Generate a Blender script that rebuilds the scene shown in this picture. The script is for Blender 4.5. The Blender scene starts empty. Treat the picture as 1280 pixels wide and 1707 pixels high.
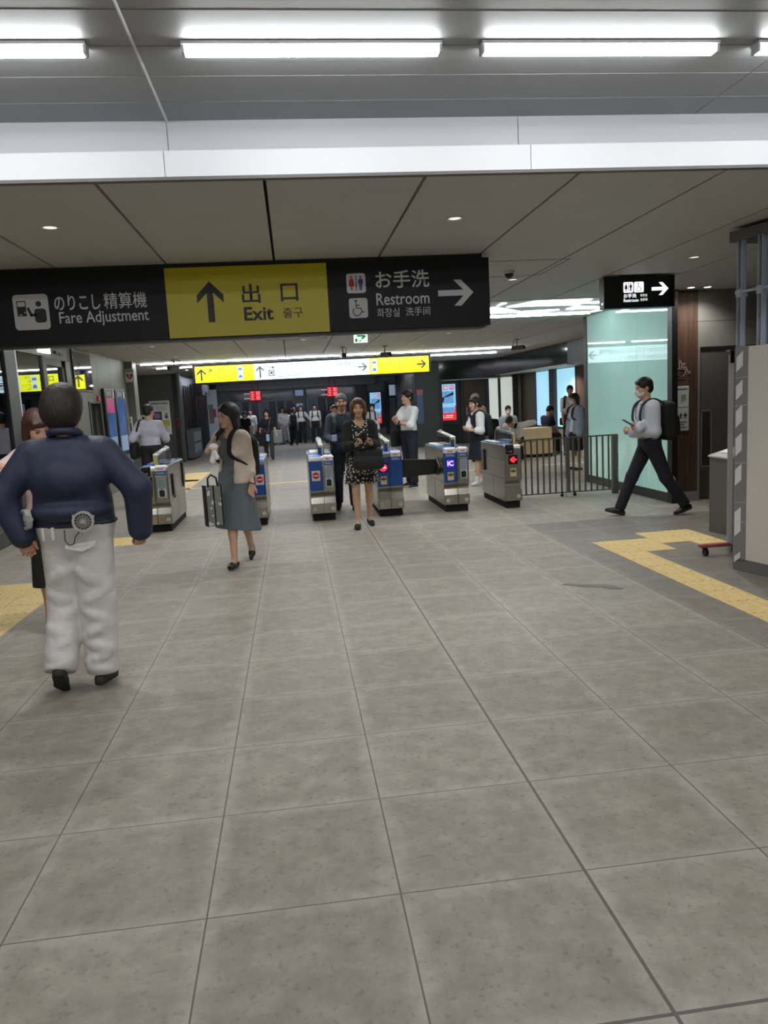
import bpy, bmesh, math, random
import numpy as np
from mathutils import Vector, Matrix

random.seed(7); np.random.seed(7)
S = bpy.context.scene
COL = S.collection
PI = math.pi

# ---------------------------------------------------------------- camera
cam_d = bpy.data.cameras.new('camera'); cam = bpy.data.objects.new('camera', cam_d); COL.objects.link(cam)
cam_d.sensor_fit = 'VERTICAL'; cam_d.sensor_height = 24.0; cam_d.lens = 1260.66 / 1707 * 24.0
cam_d.clip_start = 0.05; cam_d.clip_end = 200
cam.matrix_world = Matrix(((0.99129462, 0.07066926, -0.11108928, 0), (-0.1199608, 0.1370524, -0.98327313, 0), (-0.05426213, 0.98803972, 0.14433685, 1.532), (0, 0, 0, 1)))
S.camera = cam
# ---------------------------------------------------------------- world and exposure
S.view_settings.view_transform = 'Standard'; S.view_settings.look = 'None'
S.view_settings.exposure = 0.22; S.view_settings.gamma = 1.0; S.view_settings.use_curve_mapping = False
W = bpy.data.worlds.new('world'); S.world = W; W.use_nodes = True
W.node_tree.nodes['Background'].inputs[0].default_value = (0.86, 0.93, 1.0, 1)
W.node_tree.nodes['Background'].inputs[1].default_value = 0.22
S.cycles.max_bounces = 8; S.cycles.diffuse_bounces = 4; S.cycles.glossy_bounces = 4; S.cycles.transmission_bounces = 4
S.cycles.sample_clamp_indirect = 4.0; S.cycles.caustics_reflective = False; S.cycles.caustics_refractive = False
L_LED = 33.0        # ceiling battens
L_LINE = 27.0       # recessed line lights
L_PANEL = 5.0      # light panels above the gates
L_DOWN = 14.0; P_SPOT = 80.0      # downlights

# ---------------------------------------------------------------- materials
MATS = {}
def lin(c):
    return tuple(((v / 255) / 12.92 if v / 255 <= 0.04045 else ((v / 255 + 0.055) / 1.055) ** 2.4) for v in c) + (1,)
def mat(name, rgb=(128, 128, 128), rough=0.6, metal=0.0, emit=0.0, emit_rgb=None, noise=0.0, nscale=8.0, bump=0.0, bscale=60.0, spec=0.5, coat=0.0, stretch=None):
    if name in MATS: return MATS[name]
    m = bpy.data.materials.new(name); m.use_nodes = True; MATS[name] = m
    nt = m.node_tree; b = nt.nodes['Principled BSDF']
    c = lin(rgb)
    b.inputs['Base Color'].default_value = c; b.inputs['Roughness'].default_value = rough; b.inputs['Metallic'].default_value = metal
    b.inputs['Specular IOR Level'].default_value = spec; b.inputs['Coat Weight'].default_value = coat
    if emit > 0:
        b.inputs['Emission Color'].default_value = lin(emit_rgb or rgb); b.inputs['Emission Strength'].default_value = emit
    if noise > 0 or bump > 0:
        tc = nt.nodes.new('ShaderNodeTexCoord'); src = tc.outputs['Object']
        if stretch:
            mp = nt.nodes.new('ShaderNodeMapping'); mp.inputs['Scale'].default_value = stretch
            nt.links.new(src, mp.inputs[0]); src = mp.outputs[0]
    if noise > 0:
        n = nt.nodes.new('ShaderNodeTexNoise'); n.inputs['Scale'].default_value = nscale; n.inputs['Detail'].default_value = 4
        nt.links.new(src, n.inputs['Vector'])
        r = nt.nodes.new('ShaderNodeValToRGB')
        r.color_ramp.elements[0].position = 0.3; r.color_ramp.elements[1].position = 0.7
        r.color_ramp.elements[0].color = tuple(max(0, v * (1 - noise)) for v in c[:3]) + (1,)
        r.color_ramp.elements[1].color = tuple(min(1, v * (1 + noise)) for v in c[:3]) + (1,)
        nt.links.new(n.outputs['Fac'], r.inputs[0]); nt.links.new(r.outputs[0], b.inputs['Base Color'])
    if bump > 0:
        n2 = nt.nodes.new('ShaderNodeTexNoise'); n2.inputs['Scale'].default_value = bscale; n2.inputs['Detail'].default_value = 3
        nt.links.new(src, n2.inputs['Vector'])
        bp = nt.nodes.new('ShaderNodeBump'); bp.inputs['Strength'].default_value = bump; bp.inputs['Distance'].default_value = 0.02
        nt.links.new(n2.outputs['Fac'], bp.inputs['Height']); nt.links.new(bp.outputs[0], b.inputs['Normal'])
    return m
def N(nt, t, **kw):
    n = nt.nodes.new(t)
    for k, v in kw.items(): setattr(n, k, v)
    return n
def mth(nt, op, a, b=None):
    n = nt.nodes.new('ShaderNodeMath'); n.operation = op
    for i, v in enumerate((a, b)):
        if v is None: continue
        if isinstance(v, (int, float)): n.inputs[i].default_value = v
        else: nt.links.new(v, n.inputs[i])
    return n.outputs[0]

def floor_material():
    m = bpy.data.materials.new('floor_tile_stone'); m.use_nodes = True
    nt = m.node_tree; b = nt.nodes['Principled BSDF']; L = nt.links.new
    g = N(nt, 'ShaderNodeNewGeometry'); sp = N(nt, 'ShaderNodeSeparateXYZ'); L(g.outputs['Position'], sp.inputs[0])
    x, y = sp.outputs[0], sp.outputs[1]
    u = mth(nt, 'DIVIDE', mth(nt, 'ADD', x, 0.968 + 60), 0.6); v = mth(nt, 'DIVIDE', mth(nt, 'ADD', y, 58.8 - 1.579), 0.588)
    def line(t, w):   # 1 on the joint
        f = mth(nt, 'FRACT', t); d = mth(nt, 'MINIMUM', f, mth(nt, 'SUBTRACT', 1.0, f)); return mth(nt, 'LESS_THAN', d, w)
    ju, jv = line(u, 0.0046), line(v, 0.0040)
    def strip(c, at, w): return mth(nt, 'LESS_THAN', mth(nt, 'ABSOLUTE', mth(nt, 'SUBTRACT', c, at)), w)
    thick = mth(nt, 'MAXIMUM', strip(x, 0.832, 0.0055), strip(y, 1.579, 0.0055))
    joint = mth(nt, 'MAXIMUM', mth(nt, 'MAXIMUM', ju, jv), thick)
    cu = N(nt, 'ShaderNodeCombineXYZ'); L(mth(nt, 'FLOOR', u), cu.inputs[0]); L(mth(nt, 'FLOOR', v), cu.inputs[1])
    wn = N(nt, 'ShaderNodeTexWhiteNoise'); wn.noise_dimensions = '3D'; L(cu.outputs[0], wn.inputs['Vector'])
    off = N(nt, 'ShaderNodeVectorMath'); off.operation = 'MULTIPLY_ADD'; L(wn.outputs['Color'], off.inputs[0]); off.inputs[1].default_value = (9, 9, 9); L(g.outputs['Position'], off.inputs[2])
    n1 = N(nt, 'ShaderNodeTexNoise'); n1.inputs['Scale'].default_value = 9.0; n1.inputs['Detail'].default_value = 7; n1.inputs['Roughness'].default_value = 0.68; L(off.outputs[0], n1.inputs['Vector'])
    n2 = N(nt, 'ShaderNodeTexNoise'); n2.inputs['Scale'].default_value = 42; n2.inputs['Detail'].default_value = 4; L(off.outputs[0], n2.inputs['Vector'])
    r = N(nt, 'ShaderNodeValToRGB'); e = r.color_ramp.elements
    e[0].position = 0.26; e[0].color = lin((132, 125, 113)); e[1].position = 0.78; e[1].color = lin((171, 165, 152))
    k = r.color_ramp.elements.new(0.5); k.color = lin((150, 144, 132))
    L(n1.outputs['Fac'], r.inputs[0])
    sp2 = N(nt, 'ShaderNodeValToRGB'); q = sp2.color_ramp.elements; q[0].position = 0.30; q[0].color = (0.55, 0.55, 0.53, 1); q[1].position = 0.42; q[1].color = (1, 1, 1, 1)
    L(n2.outputs['Fac'], sp2.inputs[0])
    mx = N(nt, 'ShaderNodeMix', data_type='RGBA', blend_type='MULTIPLY'); mx.inputs[0].default_value = 0.55; L(r.outputs[0], mx.inputs[6]); L(sp2.outputs[0], mx.inputs[7])
    # tile to tile tone
    tv = mth(nt, 'MULTIPLY_ADD', wn.outputs['Value'], 0.14); tv.node.inputs[2].default_value = 0.93
    hv = N(nt, 'ShaderNodeHueSaturation'); L(tv, hv.inputs['Value']); L(mx.outputs[2], hv.inputs['Color'])
    # light worn dust along tile edges
    fu = mth(nt, 'FRACT', u); fv = mth(nt, 'FRACT', v)
    eu = mth(nt, 'MINIMUM', fu, mth(nt, 'SUBTRACT', 1.0, fu)); ev = mth(nt, 'MINIMUM', fv, mth(nt, 'SUBTRACT', 1.0, fv))
    ed = mth(nt, 'MINIMUM', eu, ev); edge = N(nt, 'ShaderNodeMapRange'); edge.inputs[1].default_value = 0.0; edge.inputs[2].default_value = 0.1; edge.inputs[3].default_value = 1; edge.inputs[4].default_value = 0; L(ed, edge.inputs[0])
    em = mth(nt, 'MULTIPLY', edge.outputs[0], n1.outputs['Fac'])
    mx3 = N(nt, 'ShaderNodeMix', data_type='RGBA'); L(mth(nt, 'MULTIPLY', em, 0.62), mx3.inputs[0]); L(hv.outputs[0], mx3.inputs[6]); mx3.inputs[7].default_value = lin((196, 191, 180))
    # floor darker in a band by the right-hand rooms
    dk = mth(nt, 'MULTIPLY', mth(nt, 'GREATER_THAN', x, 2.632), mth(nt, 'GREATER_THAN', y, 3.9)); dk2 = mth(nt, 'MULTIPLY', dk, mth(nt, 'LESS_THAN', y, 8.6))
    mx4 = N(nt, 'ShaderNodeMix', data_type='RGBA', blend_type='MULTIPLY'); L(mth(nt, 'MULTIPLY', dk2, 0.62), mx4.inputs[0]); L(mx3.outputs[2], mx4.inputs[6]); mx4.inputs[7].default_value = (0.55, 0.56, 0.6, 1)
    mx2 = N(nt, 'ShaderNodeMix', data_type='RGBA'); L(mth(nt, 'MULTIPLY', joint, 0.85), mx2.inputs[0]); L(mx4.outputs[2], mx2.inputs[6]); mx2.inputs[7].default_value = lin((80, 77, 71))
    L(mx2.outputs[2], b.inputs['Base Color'])
    rr = N(nt, 'ShaderNodeMapRange'); rr.inputs[3].default_value = 0.38; rr.inputs[4].default_value = 0.6; L(n1.outputs['Fac'], rr.inputs[0]); L(rr.outputs[0], b.inputs['Roughness'])
    b.inputs['Specular IOR Level'].default_value = 0.4
    bp = N(nt, 'ShaderNodeBump'); bp.inputs['Strength'].default_value = 0.12; bp.inputs['Distance'].default_value = 0.004
    hh = mth(nt, 'SUBTRACT', n2.outputs['Fac'], mth(nt, 'MULTIPLY', joint, 1.5)); L(hh, bp.inputs['Height']); L(bp.outputs[0], b.inputs['Normal'])
    return m

def wood_material(name, a, c):
    m = bpy.data.materials.new(name); m.use_nodes = True; MATS[name] = m
    nt = m.node_tree; b = nt.nodes['Principled BSDF']; L = nt.links.new
    tc = N(nt, 'ShaderNodeTexCoord'); mp = N(nt, 'ShaderNodeMapping'); mp.inputs['Scale'].default_value = (22, 22, 0.7); L(tc.outputs['Object'], mp.inputs[0])
    n = N(nt, 'ShaderNodeTexNoise'); n.inputs['Scale'].default_value = 2.2; n.inputs['Detail'].default_value = 6; L(mp.outputs[0], n.inputs['Vector'])
    r = N(nt, 'ShaderNodeValToRGB'); r.color_ramp.elements[0].position = 0.3; r.color_ramp.elements[1].position = 0.72
    r.color_ramp.elements[0].color = lin(a); r.color_ramp.elements[1].color = lin(c)
    L(n.outputs['Fac'], r.inputs[0]); L(r.outputs[0], b.inputs['Base Color']); b.inputs['Roughness'].default_value = 0.5
    return m

# ---------------------------------------------------------------- mesh helpers
class MB:
    """collects shapes, built as one mesh object"""
    def __init__(s): s.v = []; s.f = []
    def add(s, vs, fs):
        o = len(s.v); s.v += [tuple(p) for p in vs]; s.f += [tuple(i + o for i in q) for q in fs]; return s
    def box(s, x0, x1, y0, y1, z0, z1):
        vs = [(x, y, z) for z in (z0, z1) for y in (y0, y1) for x in (x0, x1)]
        return s.add(vs, [(0, 2, 3, 1), (4, 5, 7, 6), (0, 1, 5, 4), (2, 6, 7, 3), (0, 4, 6, 2), (1, 3, 7, 5)])
    def prism(s, pts, axis, a, b):
        """polygon pts (2-D) extruded along axis from a to b; pts in the other two axes (x,y,z order)"""
        n = len(pts)
        def P(p, t):
            if axis == 'x': return (t, p[0], p[1])
            if axis == 'y': return (p[0], t, p[1])
            return (p[0], p[1], t)
        vs = [P(p, a) for p in pts] + [P(p, b) for p in pts]
        fs = [tuple(range(n - 1, -1, -1)), tuple(range(n, 2 * n))] + [(i, (i + 1) % n, n + (i + 1) % n, n + i) for i in range(n)]
        return s.add(vs, fs)
    def tube(s, path, r, n=8, closed=False):
        path = [Vector(p) for p in path]; m = len(path); rs = r if isinstance(r, (list, tuple)) else [r] * m
        vs = []; up = None
        for i, p in enumerate(path):
            t = (path[min(i + 1, m - 1)] - path[max(i - 1, 0)]).normalized() if not closed else (path[(i + 1) % m] - path[i - 1]).normalized()
            if up is None: up = t.orthogonal().normalized()
            up = (up - t * up.dot(t)).normalized(); w = t.cross(up)
            for k in range(n):
                a = 2 * PI * k / n; vs.append(p + (up * math.cos(a) + w * math.sin(a)) * rs[i])
        fs = []
        for i in range(m - (0 if closed else 1)):
            j = (i + 1) % m
            for k in range(n): fs.append((i * n + k, i * n + (k + 1) % n, j * n + (k + 1) % n, j * n + k))
        if not closed: fs += [tuple(range(n - 1, -1, -1)), tuple(range((m - 1) * n, m * n))]
        return s.add(vs, fs)
    def ribbon(s, path, w, t, side):
        """flat strap: rectangular section, width w along side vectors, thickness t"""
        path = [Vector(p) for p in path]; m = len(path); vs = []
        for i, p in enumerate(path):
            tg = (path[min(i + 1, m - 1)] - path[max(i - 1, 0)]).normalized()
            sd = Vector(side[i] if isinstance(side, list) else side); sd = (sd - tg * sd.dot(tg)).normalized(); nn = tg.cross(sd)
            for a, b in ((-1, -1), (1, -1), (1, 1), (-1, 1)): vs.append(p + sd * (a * w / 2) + nn * (b * t / 2))
        fs = [(3, 2, 1, 0), tuple((m - 1) * 4 + k for k in range(4))]
        for i in range(m - 1):
            for k in range(4): fs.append((i * 4 + k, i * 4 + (k + 1) % 4, i * 4 + 4 + (k + 1) % 4, i * 4 + 4 + k))
        return s.add(vs, fs)
    def cyl(s, c, r, h, axis='z', n=24, r2=None):
        r2 = r if r2 is None else r2; c = Vector(c); vs = []
        for t, rr in ((0, r), (h, r2)):
            for k in range(n):
                a = 2 * PI * k / n; p, q = rr * math.cos(a), rr * math.sin(a)
                vs.append(c + Vector({'z': (p, q, t), 'y': (p, t, -q), 'x': (t, p, q)}[axis]))
        return s.add(vs, [tuple(range(n - 1, -1, -1)), tuple(range(n, 2 * n))] + [(k, (k + 1) % n, n + (k + 1) % n, n + k) for k in range(n)])
    def ring(s, c, r0, r1, h, axis='y', n=32):
        c = Vector(c); vs = []
        for t in (0, h):
            for rr in (r0, r1):
                for k in range(n):
                    a = 2 * PI * k / n; p, q = rr * math.cos(a), rr * math.sin(a)
                    vs.append(c + Vector({'z': (p, q, t), 'y': (p, t, -q), 'x': (t, p, q)}[axis]))
        fs = []
        for k in range(n):
            j = (k + 1) % n
            fs += [(k, n + k, n + j, j), (2 * n + k, 2 * n + j, 3 * n + j, 3 * n + k), (k, j, 2 * n + j, 2 * n + k), (n + k, 3 * n + k, 3 * n + j, n + j)]
        return s.add(vs, fs)
    def ball(s, c, r, n=12):
        r = (r, r, r) if isinstance(r, (int, float)) else r; vs = []; m = n // 2
        for i in range(1, m):
            for k in range(n):
                a, b = PI * i / m, 2 * PI * k / n
                vs.append((c[0] + r[0] * math.sin(a) * math.cos(b), c[1] + r[1] * math.sin(a) * math.sin(b), c[2] + r[2] * math.cos(a)))
        vs += [(c[0], c[1], c[2] + r[2]), (c[0], c[1], c[2] - r[2])]; T = len(vs) - 2; fs = []
        for k in range(n):
            j = (k + 1) % n; fs.append((T, k, j)); fs.append((T + 1, (m - 2) * n + j, (m - 2) * n + k))
            for i in range(m - 2): fs.append((i * n + k, (i + 1) * n + k, (i + 1) * n + j, i * n + j))
        return s.add(vs, fs)
    def build(s, name, material, parent=None, bevel=0.0, smooth=False, seg=2):
        me = bpy.data.meshes.new(name); me.from_pydata(s.v, [], s.f)
        bm = bmesh.new(); bm.from_mesh(me); bmesh.ops.recalc_face_normals(bm, faces=bm.faces); bm.to_mesh(me); bm.free()
        o = bpy.data.objects.new(name, me); COL.objects.link(o); me.materials.append(material)
        if bevel > 0:
            md = o.modifiers.new('bevel', 'BEVEL'); md.width = bevel; md.segments = seg; md.limit_method = 'ANGLE'; md.angle_limit = 0.6
        if smooth:
            for p in me.polygons: p.use_smooth = True
        if parent is not None: put(o, parent)
        return o
def base_loc(p):
    return p.get('_w') and Vector(p['_w']) or Vector((0, 0, 0))
def put(o, parent):
    o.parent = parent
    if parent.get('_world'):        # geometry written in world coordinates
        o.matrix_parent_inverse = Matrix.Translation(-Vector(parent['_world']))
def thing(name, label, cat, loc=(0, 0, 0), rz=0.0, group=None, world=False):
    o = bpy.data.objects.new(name, None); COL.objects.link(o); o.location = loc; o.rotation_euler = (0, 0, rz)
    o.empty_display_size = 0.1; o['label'] = label; o['category'] = cat
    if group: o['group'] = group
    if world: o['_world'] = tuple(loc)
    return o
def tag(o, label, cat, group=None):
    o['label'] = label; o['category'] = cat
    if group: o['group'] = group
    return o
def struct(o): o['kind'] = 'structure'; return o
def sub(o, parent, world=None):
    """parent o under a part that itself sits under a world-authored thing"""
    o.parent = parent
    return o

def lettering(txt, box, material, parent, frame=None, bold=0.0, name='lettering', mirror=False, depth=0.002, stretch=True, align='C'):
    """text fitted into box (x0,x1,z0,z1) of a vertical face; frame = (origin, x dir, up dir) ; the face looks along -cross"""
    cu = bpy.data.curves.new(name, 'FONT'); cu.body = txt; cu.size = 1; cu.offset = bold; cu.extrude = 0.0; cu.resolution_u = 3
    o = bpy.data.objects.new(name, cu); COL.objects.link(o)
    dg = bpy.context.evaluated_depsgraph_get(); me = bpy.data.meshes.new_from_object(o.evaluated_get(dg))
    bpy.data.objects.remove(o); bpy.data.curves.remove(cu)
    n = len(me.vertices)
    if n == 0: return None
    co = np.empty(n * 3); me.vertices.foreach_get('co', co); co = co.reshape(-1, 3)
    lo, hi = co.min(0), co.max(0); x0, x1, z0, z1 = box
    sx = (x1 - x0) / (hi[0] - lo[0]); sz = (z1 - z0) / (hi[1] - lo[1])
    if not stretch: sx = sz = min(sx, sz)
    ax = x0 if align == 'L' else (x0 + x1) / 2 - sx * (hi[0] - lo[0]) / 2
    X = ax + (co[:, 0] - lo[0]) * sx; Z = z0 + (co[:, 1] - lo[1]) * sz
    O, DX, DZ = frame if frame else (Vector((0, 0, 0)), Vector((1, 0, 0)), Vector((0, 0, 1)))
    O, DX, DZ = Vector(O), Vector(DX), Vector(DZ)
    nrm = DX.cross(DZ)
    out = np.array(O)[None] + X[:, None] * np.array(DX) + Z[:, None] * np.array(DZ) + np.array(nrm) * depth
    me.vertices.foreach_set('co', out.ravel()); me.update()
    q = bpy.data.objects.new(name, me); COL.objects.link(q); me.materials.clear(); me.materials.append(material)
    if parent is not None: put(q, parent)
    return q

class Face:
    """flat marks on a vertical face: origin O, x along DX, up DZ, standing off by depth along the face normal"""
    def __init__(s, O, DX=(1, 0, 0), DZ=(0, 0, 1)): s.O, s.X, s.Z = Vector(O), Vector(DX), Vector(DZ); s.N = s.X.cross(s.Z)
    def p(s, x, z, d): return s.O + s.X * x + s.Z * z + s.N * d
    def poly(s, mb, pts, d0=0.0, d1=0.002):
        n = len(pts); mb.add([s.p(x, z, d0) for x, z in pts] + [s.p(x, z, d1) for x, z in pts],
            [tuple(range(n - 1, -1, -1)), tuple(range(n, 2 * n))] + [(i, (i + 1) % n, n + (i + 1) % n, n + i) for i in range(n)]); return mb
    def rect(s, mb, x0, x1, z0, z1, d0=0.0, d1=0.002): return s.poly(mb, [(x0, z0), (x1, z0), (x1, z1), (x0, z1)], d0, d1)
    def rrect(s, mb, x0, x1, z0, z1, r, d0=0.0, d1=0.002, k=5):
        pts = []
        for cx, cz, a in ((x1 - r, z0 + r, -PI / 2), (x1 - r, z1 - r, 0), (x0 + r, z1 - r, PI / 2), (x0 + r, z0 + r, PI)):
            for i in range(k + 1): t = a + PI / 2 * i / k; pts.append((cx + r * math.cos(t), cz + r * math.sin(t)))
        return s.poly(mb, pts, d0, d1)
    def disc(s, mb, x, z, r, d0=0.0, d1=0.002, n=20): return s.poly(mb, [(x + r * math.cos(2 * PI * i / n), z + r * math.sin(2 * PI * i / n)) for i in range(n)], d0, d1)
    def stroke(s, mb, pts, w, d0=0.0, d1=0.002):
        for (xa, za), (xb, zb) in zip(pts[:-1], pts[1:]):
            L = math.hypot(xb - xa, zb - za) or 1; nx, nz = -(zb - za) / L * w / 2, (xb - xa) / L * w / 2; ex, ez = (xb - xa) / L * w * .3, (zb - za) / L * w * .3
            s.poly(mb, [(xa - ex + nx, za - ez + nz), (xa - ex - nx, za - ez - nz), (xb + ex - nx, zb + ez - nz), (xb + ex + nx, zb + ez + nz)], d0, d1)
        return mb
    def arc(s, mb, x, z, r, a0, a1, w, d0=0.0, d1=0.002, n=14): return s.stroke(mb, [(x + r * math.cos(a0 + (a1 - a0) * i / n), z + r * math.sin(a0 + (a1 - a0) * i / n)) for i in range(n + 1)], w, d0, d1)
    def text(s, txt, box, m, parent, d=0.003, **kw): return lettering(txt, box, m, parent, (s.O, s.X, s.Z), depth=d, **kw)

# ---------------------------------------------------------------- palette
white_paint = mat('white_paint', (216, 217, 220), 0.55)
ceiling_m = mat('ceiling_board', (188, 188, 188), 0.62, noise=0.03, nscale=3)
upper_m = mat('upper_ceiling_metal', (146, 148, 149), 0.5)
seam_m = mat('dark_gap', (28, 28, 28), 0.9)
steel = mat('brushed_steel', (158, 155, 148), 0.27, 0.92, noise=0.05, nscale=30, stretch=(1, 1, 0.05))
steel_dk = mat('dark_steel', (105, 103, 100), 0.35, 0.85)
chrome = mat('chrome', (205, 205, 205), 0.16, 1.0)
black = mat('black_plastic', (18, 18, 20), 0.4)
matte_black = mat('matte_black', (14, 14, 15), 0.8)
sign_black = mat('sign_black', (22, 23, 28), 0.5, spec=0.3)
frame_m = mat('dark_grey_frame', (62, 62, 62), 0.45, 0.4)
wall_dk = mat('dark_grey_panel', (74, 78, 74), 0.55, noise=0.05, nscale=14, stretch=(1, 1, 0.2))
wall_gr = mat('grey_green_panel', (112, 114, 106), 0.5, noise=0.06, nscale=16, stretch=(1, 1, 0.15))
blue_m = mat('blue_panel', (22, 78, 160), 0.35)
red_m = mat('red_print', (205, 30, 45), 0.5)
paper = mat('white_paper', (232, 232, 228), 0.6)
yellow_tile = mat('yellow_tactile', (224, 198, 136), 0.55, noise=0.08, nscale=18)
wood = wood_material('brown_wood', (58, 40, 30), (92, 66, 50))
# ================================================================ SETTING
H = 2.73; HU = 3.06
floor = struct(MB().box(-9, 12, -6, 42, -0.1, 0).build('floor', floor_material()))
# lower ceiling: boards with open joints
XC = [-0.93 - 0.87 * 7 + 0.87 * i for i in range(0, 24)]
mb = MB()
for i in range(len(XC) - 1):
    a, c = XC[i] + 0.0095, XC[i + 1] - 0.0095
    rows = [4.17, 7.0, 9.98, 12.97, 15.96, 18.95, 21.94, 24.93, 27.92, 30.9, 33.9, 36.9]
    for j in range(len(rows) - 1): mb.box(a, c, rows[j] + 0.0015, rows[j + 1] - 0.0015, H, H + 0.03)
ceil = struct(mb.build('ceiling', ceiling_m))
struct(MB().box(-9, 12, 4.36, 42, H + 0.04, H + 0.08).build('ceiling_backing', seam_m))
up = MB()
for a, c in ((-9, -3.55), (-3.545, -0.549), (-0.545, 2.395), (2.4, 5.395), (5.4, 12)): 
    for k in range(70): up.box(a, c, -6 + k * .1486, -6 + (k + 1) * .1486 - .0015, HU + (.0018 if k % 2 else 0), HU + 0.05)
struct(up.build('ceiling_upper', upper_m))
struct(MB().tube([(-0.547, -6, HU - 0.002), (-0.547, 4.36, HU - 0.002)], 0.007, 6).build('trim_1', white_paint))
fl = MB()
for a, c in ((-9, -0.554), (-0.5505, 1.36), (1.3635, 12)): fl.box(a, c, 4.355, 4.40, 2.84, HU + 0.02)
struct(fl.build('trim_2', mat('fascia_upper', (190, 192, 196), 0.5)))
f2 = MB()
for a, c in ((-9, -0.558), (-0.5545, 1.3675), (1.371, 12)):
    f2.box(a, c, 4.165, 4.20, 2.725, 2.852); f2.box(a, c, 4.20, 4.36, 2.822, 2.852)
struct(f2.build('trim_3', white_paint))
struct(MB().box(-9, 12, 4.158, 4.20, 2.708, 2.724).build('trim_4', mat('trim_bronze', (92, 90, 86), 0.5)))

# ---- left wall
XL = -3.66
wl = MB()
wl.box(XL - 0.15, XL, -6, 8.6, 0, H)                                    # plain part towards the viewer
wl.box(XL - 0.15, XL, 8.6, 12.1, 2.49, H)                               # over the glazing
wl.box(XL - 0.15, XL, 12.1, 13.42, 2.47, H)
struct(wl.build('wall_left', wall_gr))
w2 = MB()
ys = [13.43, 14.42, 15.30, 16.33, 17.10, 17.87]
for a, c in zip(ys[:-1], ys[1:]):
    if a == 14.42: w2.box(XL - 0.15, XL, a + 0.004, c - 0.004, 1.82, H)
    else: w2.box(XL - 0.15, XL, a + 0.004, c - 0.004, 0.0, H)
w2.box(XL - 0.17, XL - 0.02, 13.43, 14.42, 0, H); w2.box(XL - 0.17, XL - 0.02, 15.3, 17.87, 0, H); w2.box(XL - 0.17, XL - 0.02, 14.42, 15.3, 1.82, H)
struct(w2.build('wall_left.001', wall_gr))
struct(MB().box(XL - 0.2, XL + 0.16, 17.88, 18.3, 0, H).build('wall_pier', wall_gr, bevel=0.01))
struct(MB().box(-8, -3.45, 24.4, 24.6, 0, H).build('wall_back_left', wall_dk))
pn = MB()
for a, c in ((-6.0, -4.53), (-4.515, -3.64)): pn.box(a, c, 24.375, 24.4, 0.0, H)
struct(pn.build('wall_back_left.001', wall_dk))
struct(MB().box(-6.2, -6.0, 17.9, 24.4, 0, H).build('wall_left_recess', wall_dk))
struct(MB().prism([(-3.62, 24.36), (-3.46, 24.18), (-3.40, 24.30), (-3.40, 24.6), (-3.62, 24.6)], 'z', 0, H).build('wall_pier.001', mat('pier_grey', (86, 88, 86), 0.5)))
# room behind the shop glass
shop_in = mat('shop_interior', (128, 132, 134), 0.7)
struct(MB().box(-6.6, -6.5, 8.4, 13.6, 0, H).box(-6.5, XL - 0.16, 8.4, 8.5, 0, H).box(-6.5, XL - 0.16, 13.5, 13.6, 0, H).build('wall_shop', shop_in))
struct(MB().box(XL - 0.18, XL + 0.04, 8.6, 12.08, 0, 0.20).build('baseboard_left', mat('dark_kerb', (66, 70, 66), 0.5), bevel=0.006))

def glass_material(name, tint, refl, opac=0.0, opcol=(200, 220, 225)):
    m = bpy.data.materials.new(name); m.use_nodes = True; nt = m.node_tree; nt.nodes.clear(); L = nt.links.new
    out = N(nt, 'ShaderNodeOutputMaterial'); tr = N(nt, 'ShaderNodeBsdfTransparent'); tr.inputs[0].default_value = tint
    gl = N(nt, 'ShaderNodeBsdfGlossy'); gl.inputs['Roughness'].default_value = 0.015; gl.inputs[0].default_value = (0.95, 0.97, 1, 1)
    lw = N(nt, 'ShaderNodeFresnel'); lw.inputs[0].default_value = 1.5
    mul = mth(nt, 'MULTIPLY', lw.outputs[0], refl); mx = N(nt, 'ShaderNodeMixShader'); L(mth(nt, 'MINIMUM', mul, 1.0), mx.inputs[0]); L(tr.outputs[0], mx.inputs[1]); L(gl.outputs[0], mx.inputs[2])
    L(mx.outputs[0], out.inputs[0]); return m
glass_shop = glass_material('shop_glass', (0.62, 0.66, 0.66, 1), 1.9)
struct(MB().box(XL - 0.012, XL, 8.6, 10.46, 0.2, 2.49).build('window_1', glass_shop))
struct(MB().box(XL - 0.012, XL, 10.88, 11.98, 0.2, 2.49).build('window_2', glass_shop))
fp = MB().box(XL - 0.1, XL + 0.03, 10.46, 10.84, 0.2, 2.49).box(XL - 0.1, XL + 0.03, 11.98, 12.16, 0, 2.49).box(XL - 0.1, XL + 0.03, 8.5, 8.66, 0.2, 2.49)
struct(fp.build('trim_5', frame_m, bevel=0.004))
struct(MB().box(XL - 0.08, XL + 0.032, 10.84, 10.885, 0.2, 2.49).build('trim_6', mat('light_metal_edge', (190, 188, 182), 0.35, 0.7)))
struct(MB().box(XL - 0.06, XL - 0.03, 12.2, 13.04, 0.05, 2.38).build('door_1', glass_shop))
struct(MB().box(XL - 0.08, XL + 0.01, 12.16, 12.22, 0, 2.47).box(XL - 0.08, XL + 0.01, 13.02, 13.15, 0, 2.47).box(XL - 0.08, XL + 0.01, 12.2, 13.15, 2.36, 2.47).box(XL - 0.1, XL + 0.03, 13.15, 13.42, 0, 2.47).build('trim_7', frame_m, bevel=0.004))

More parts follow.
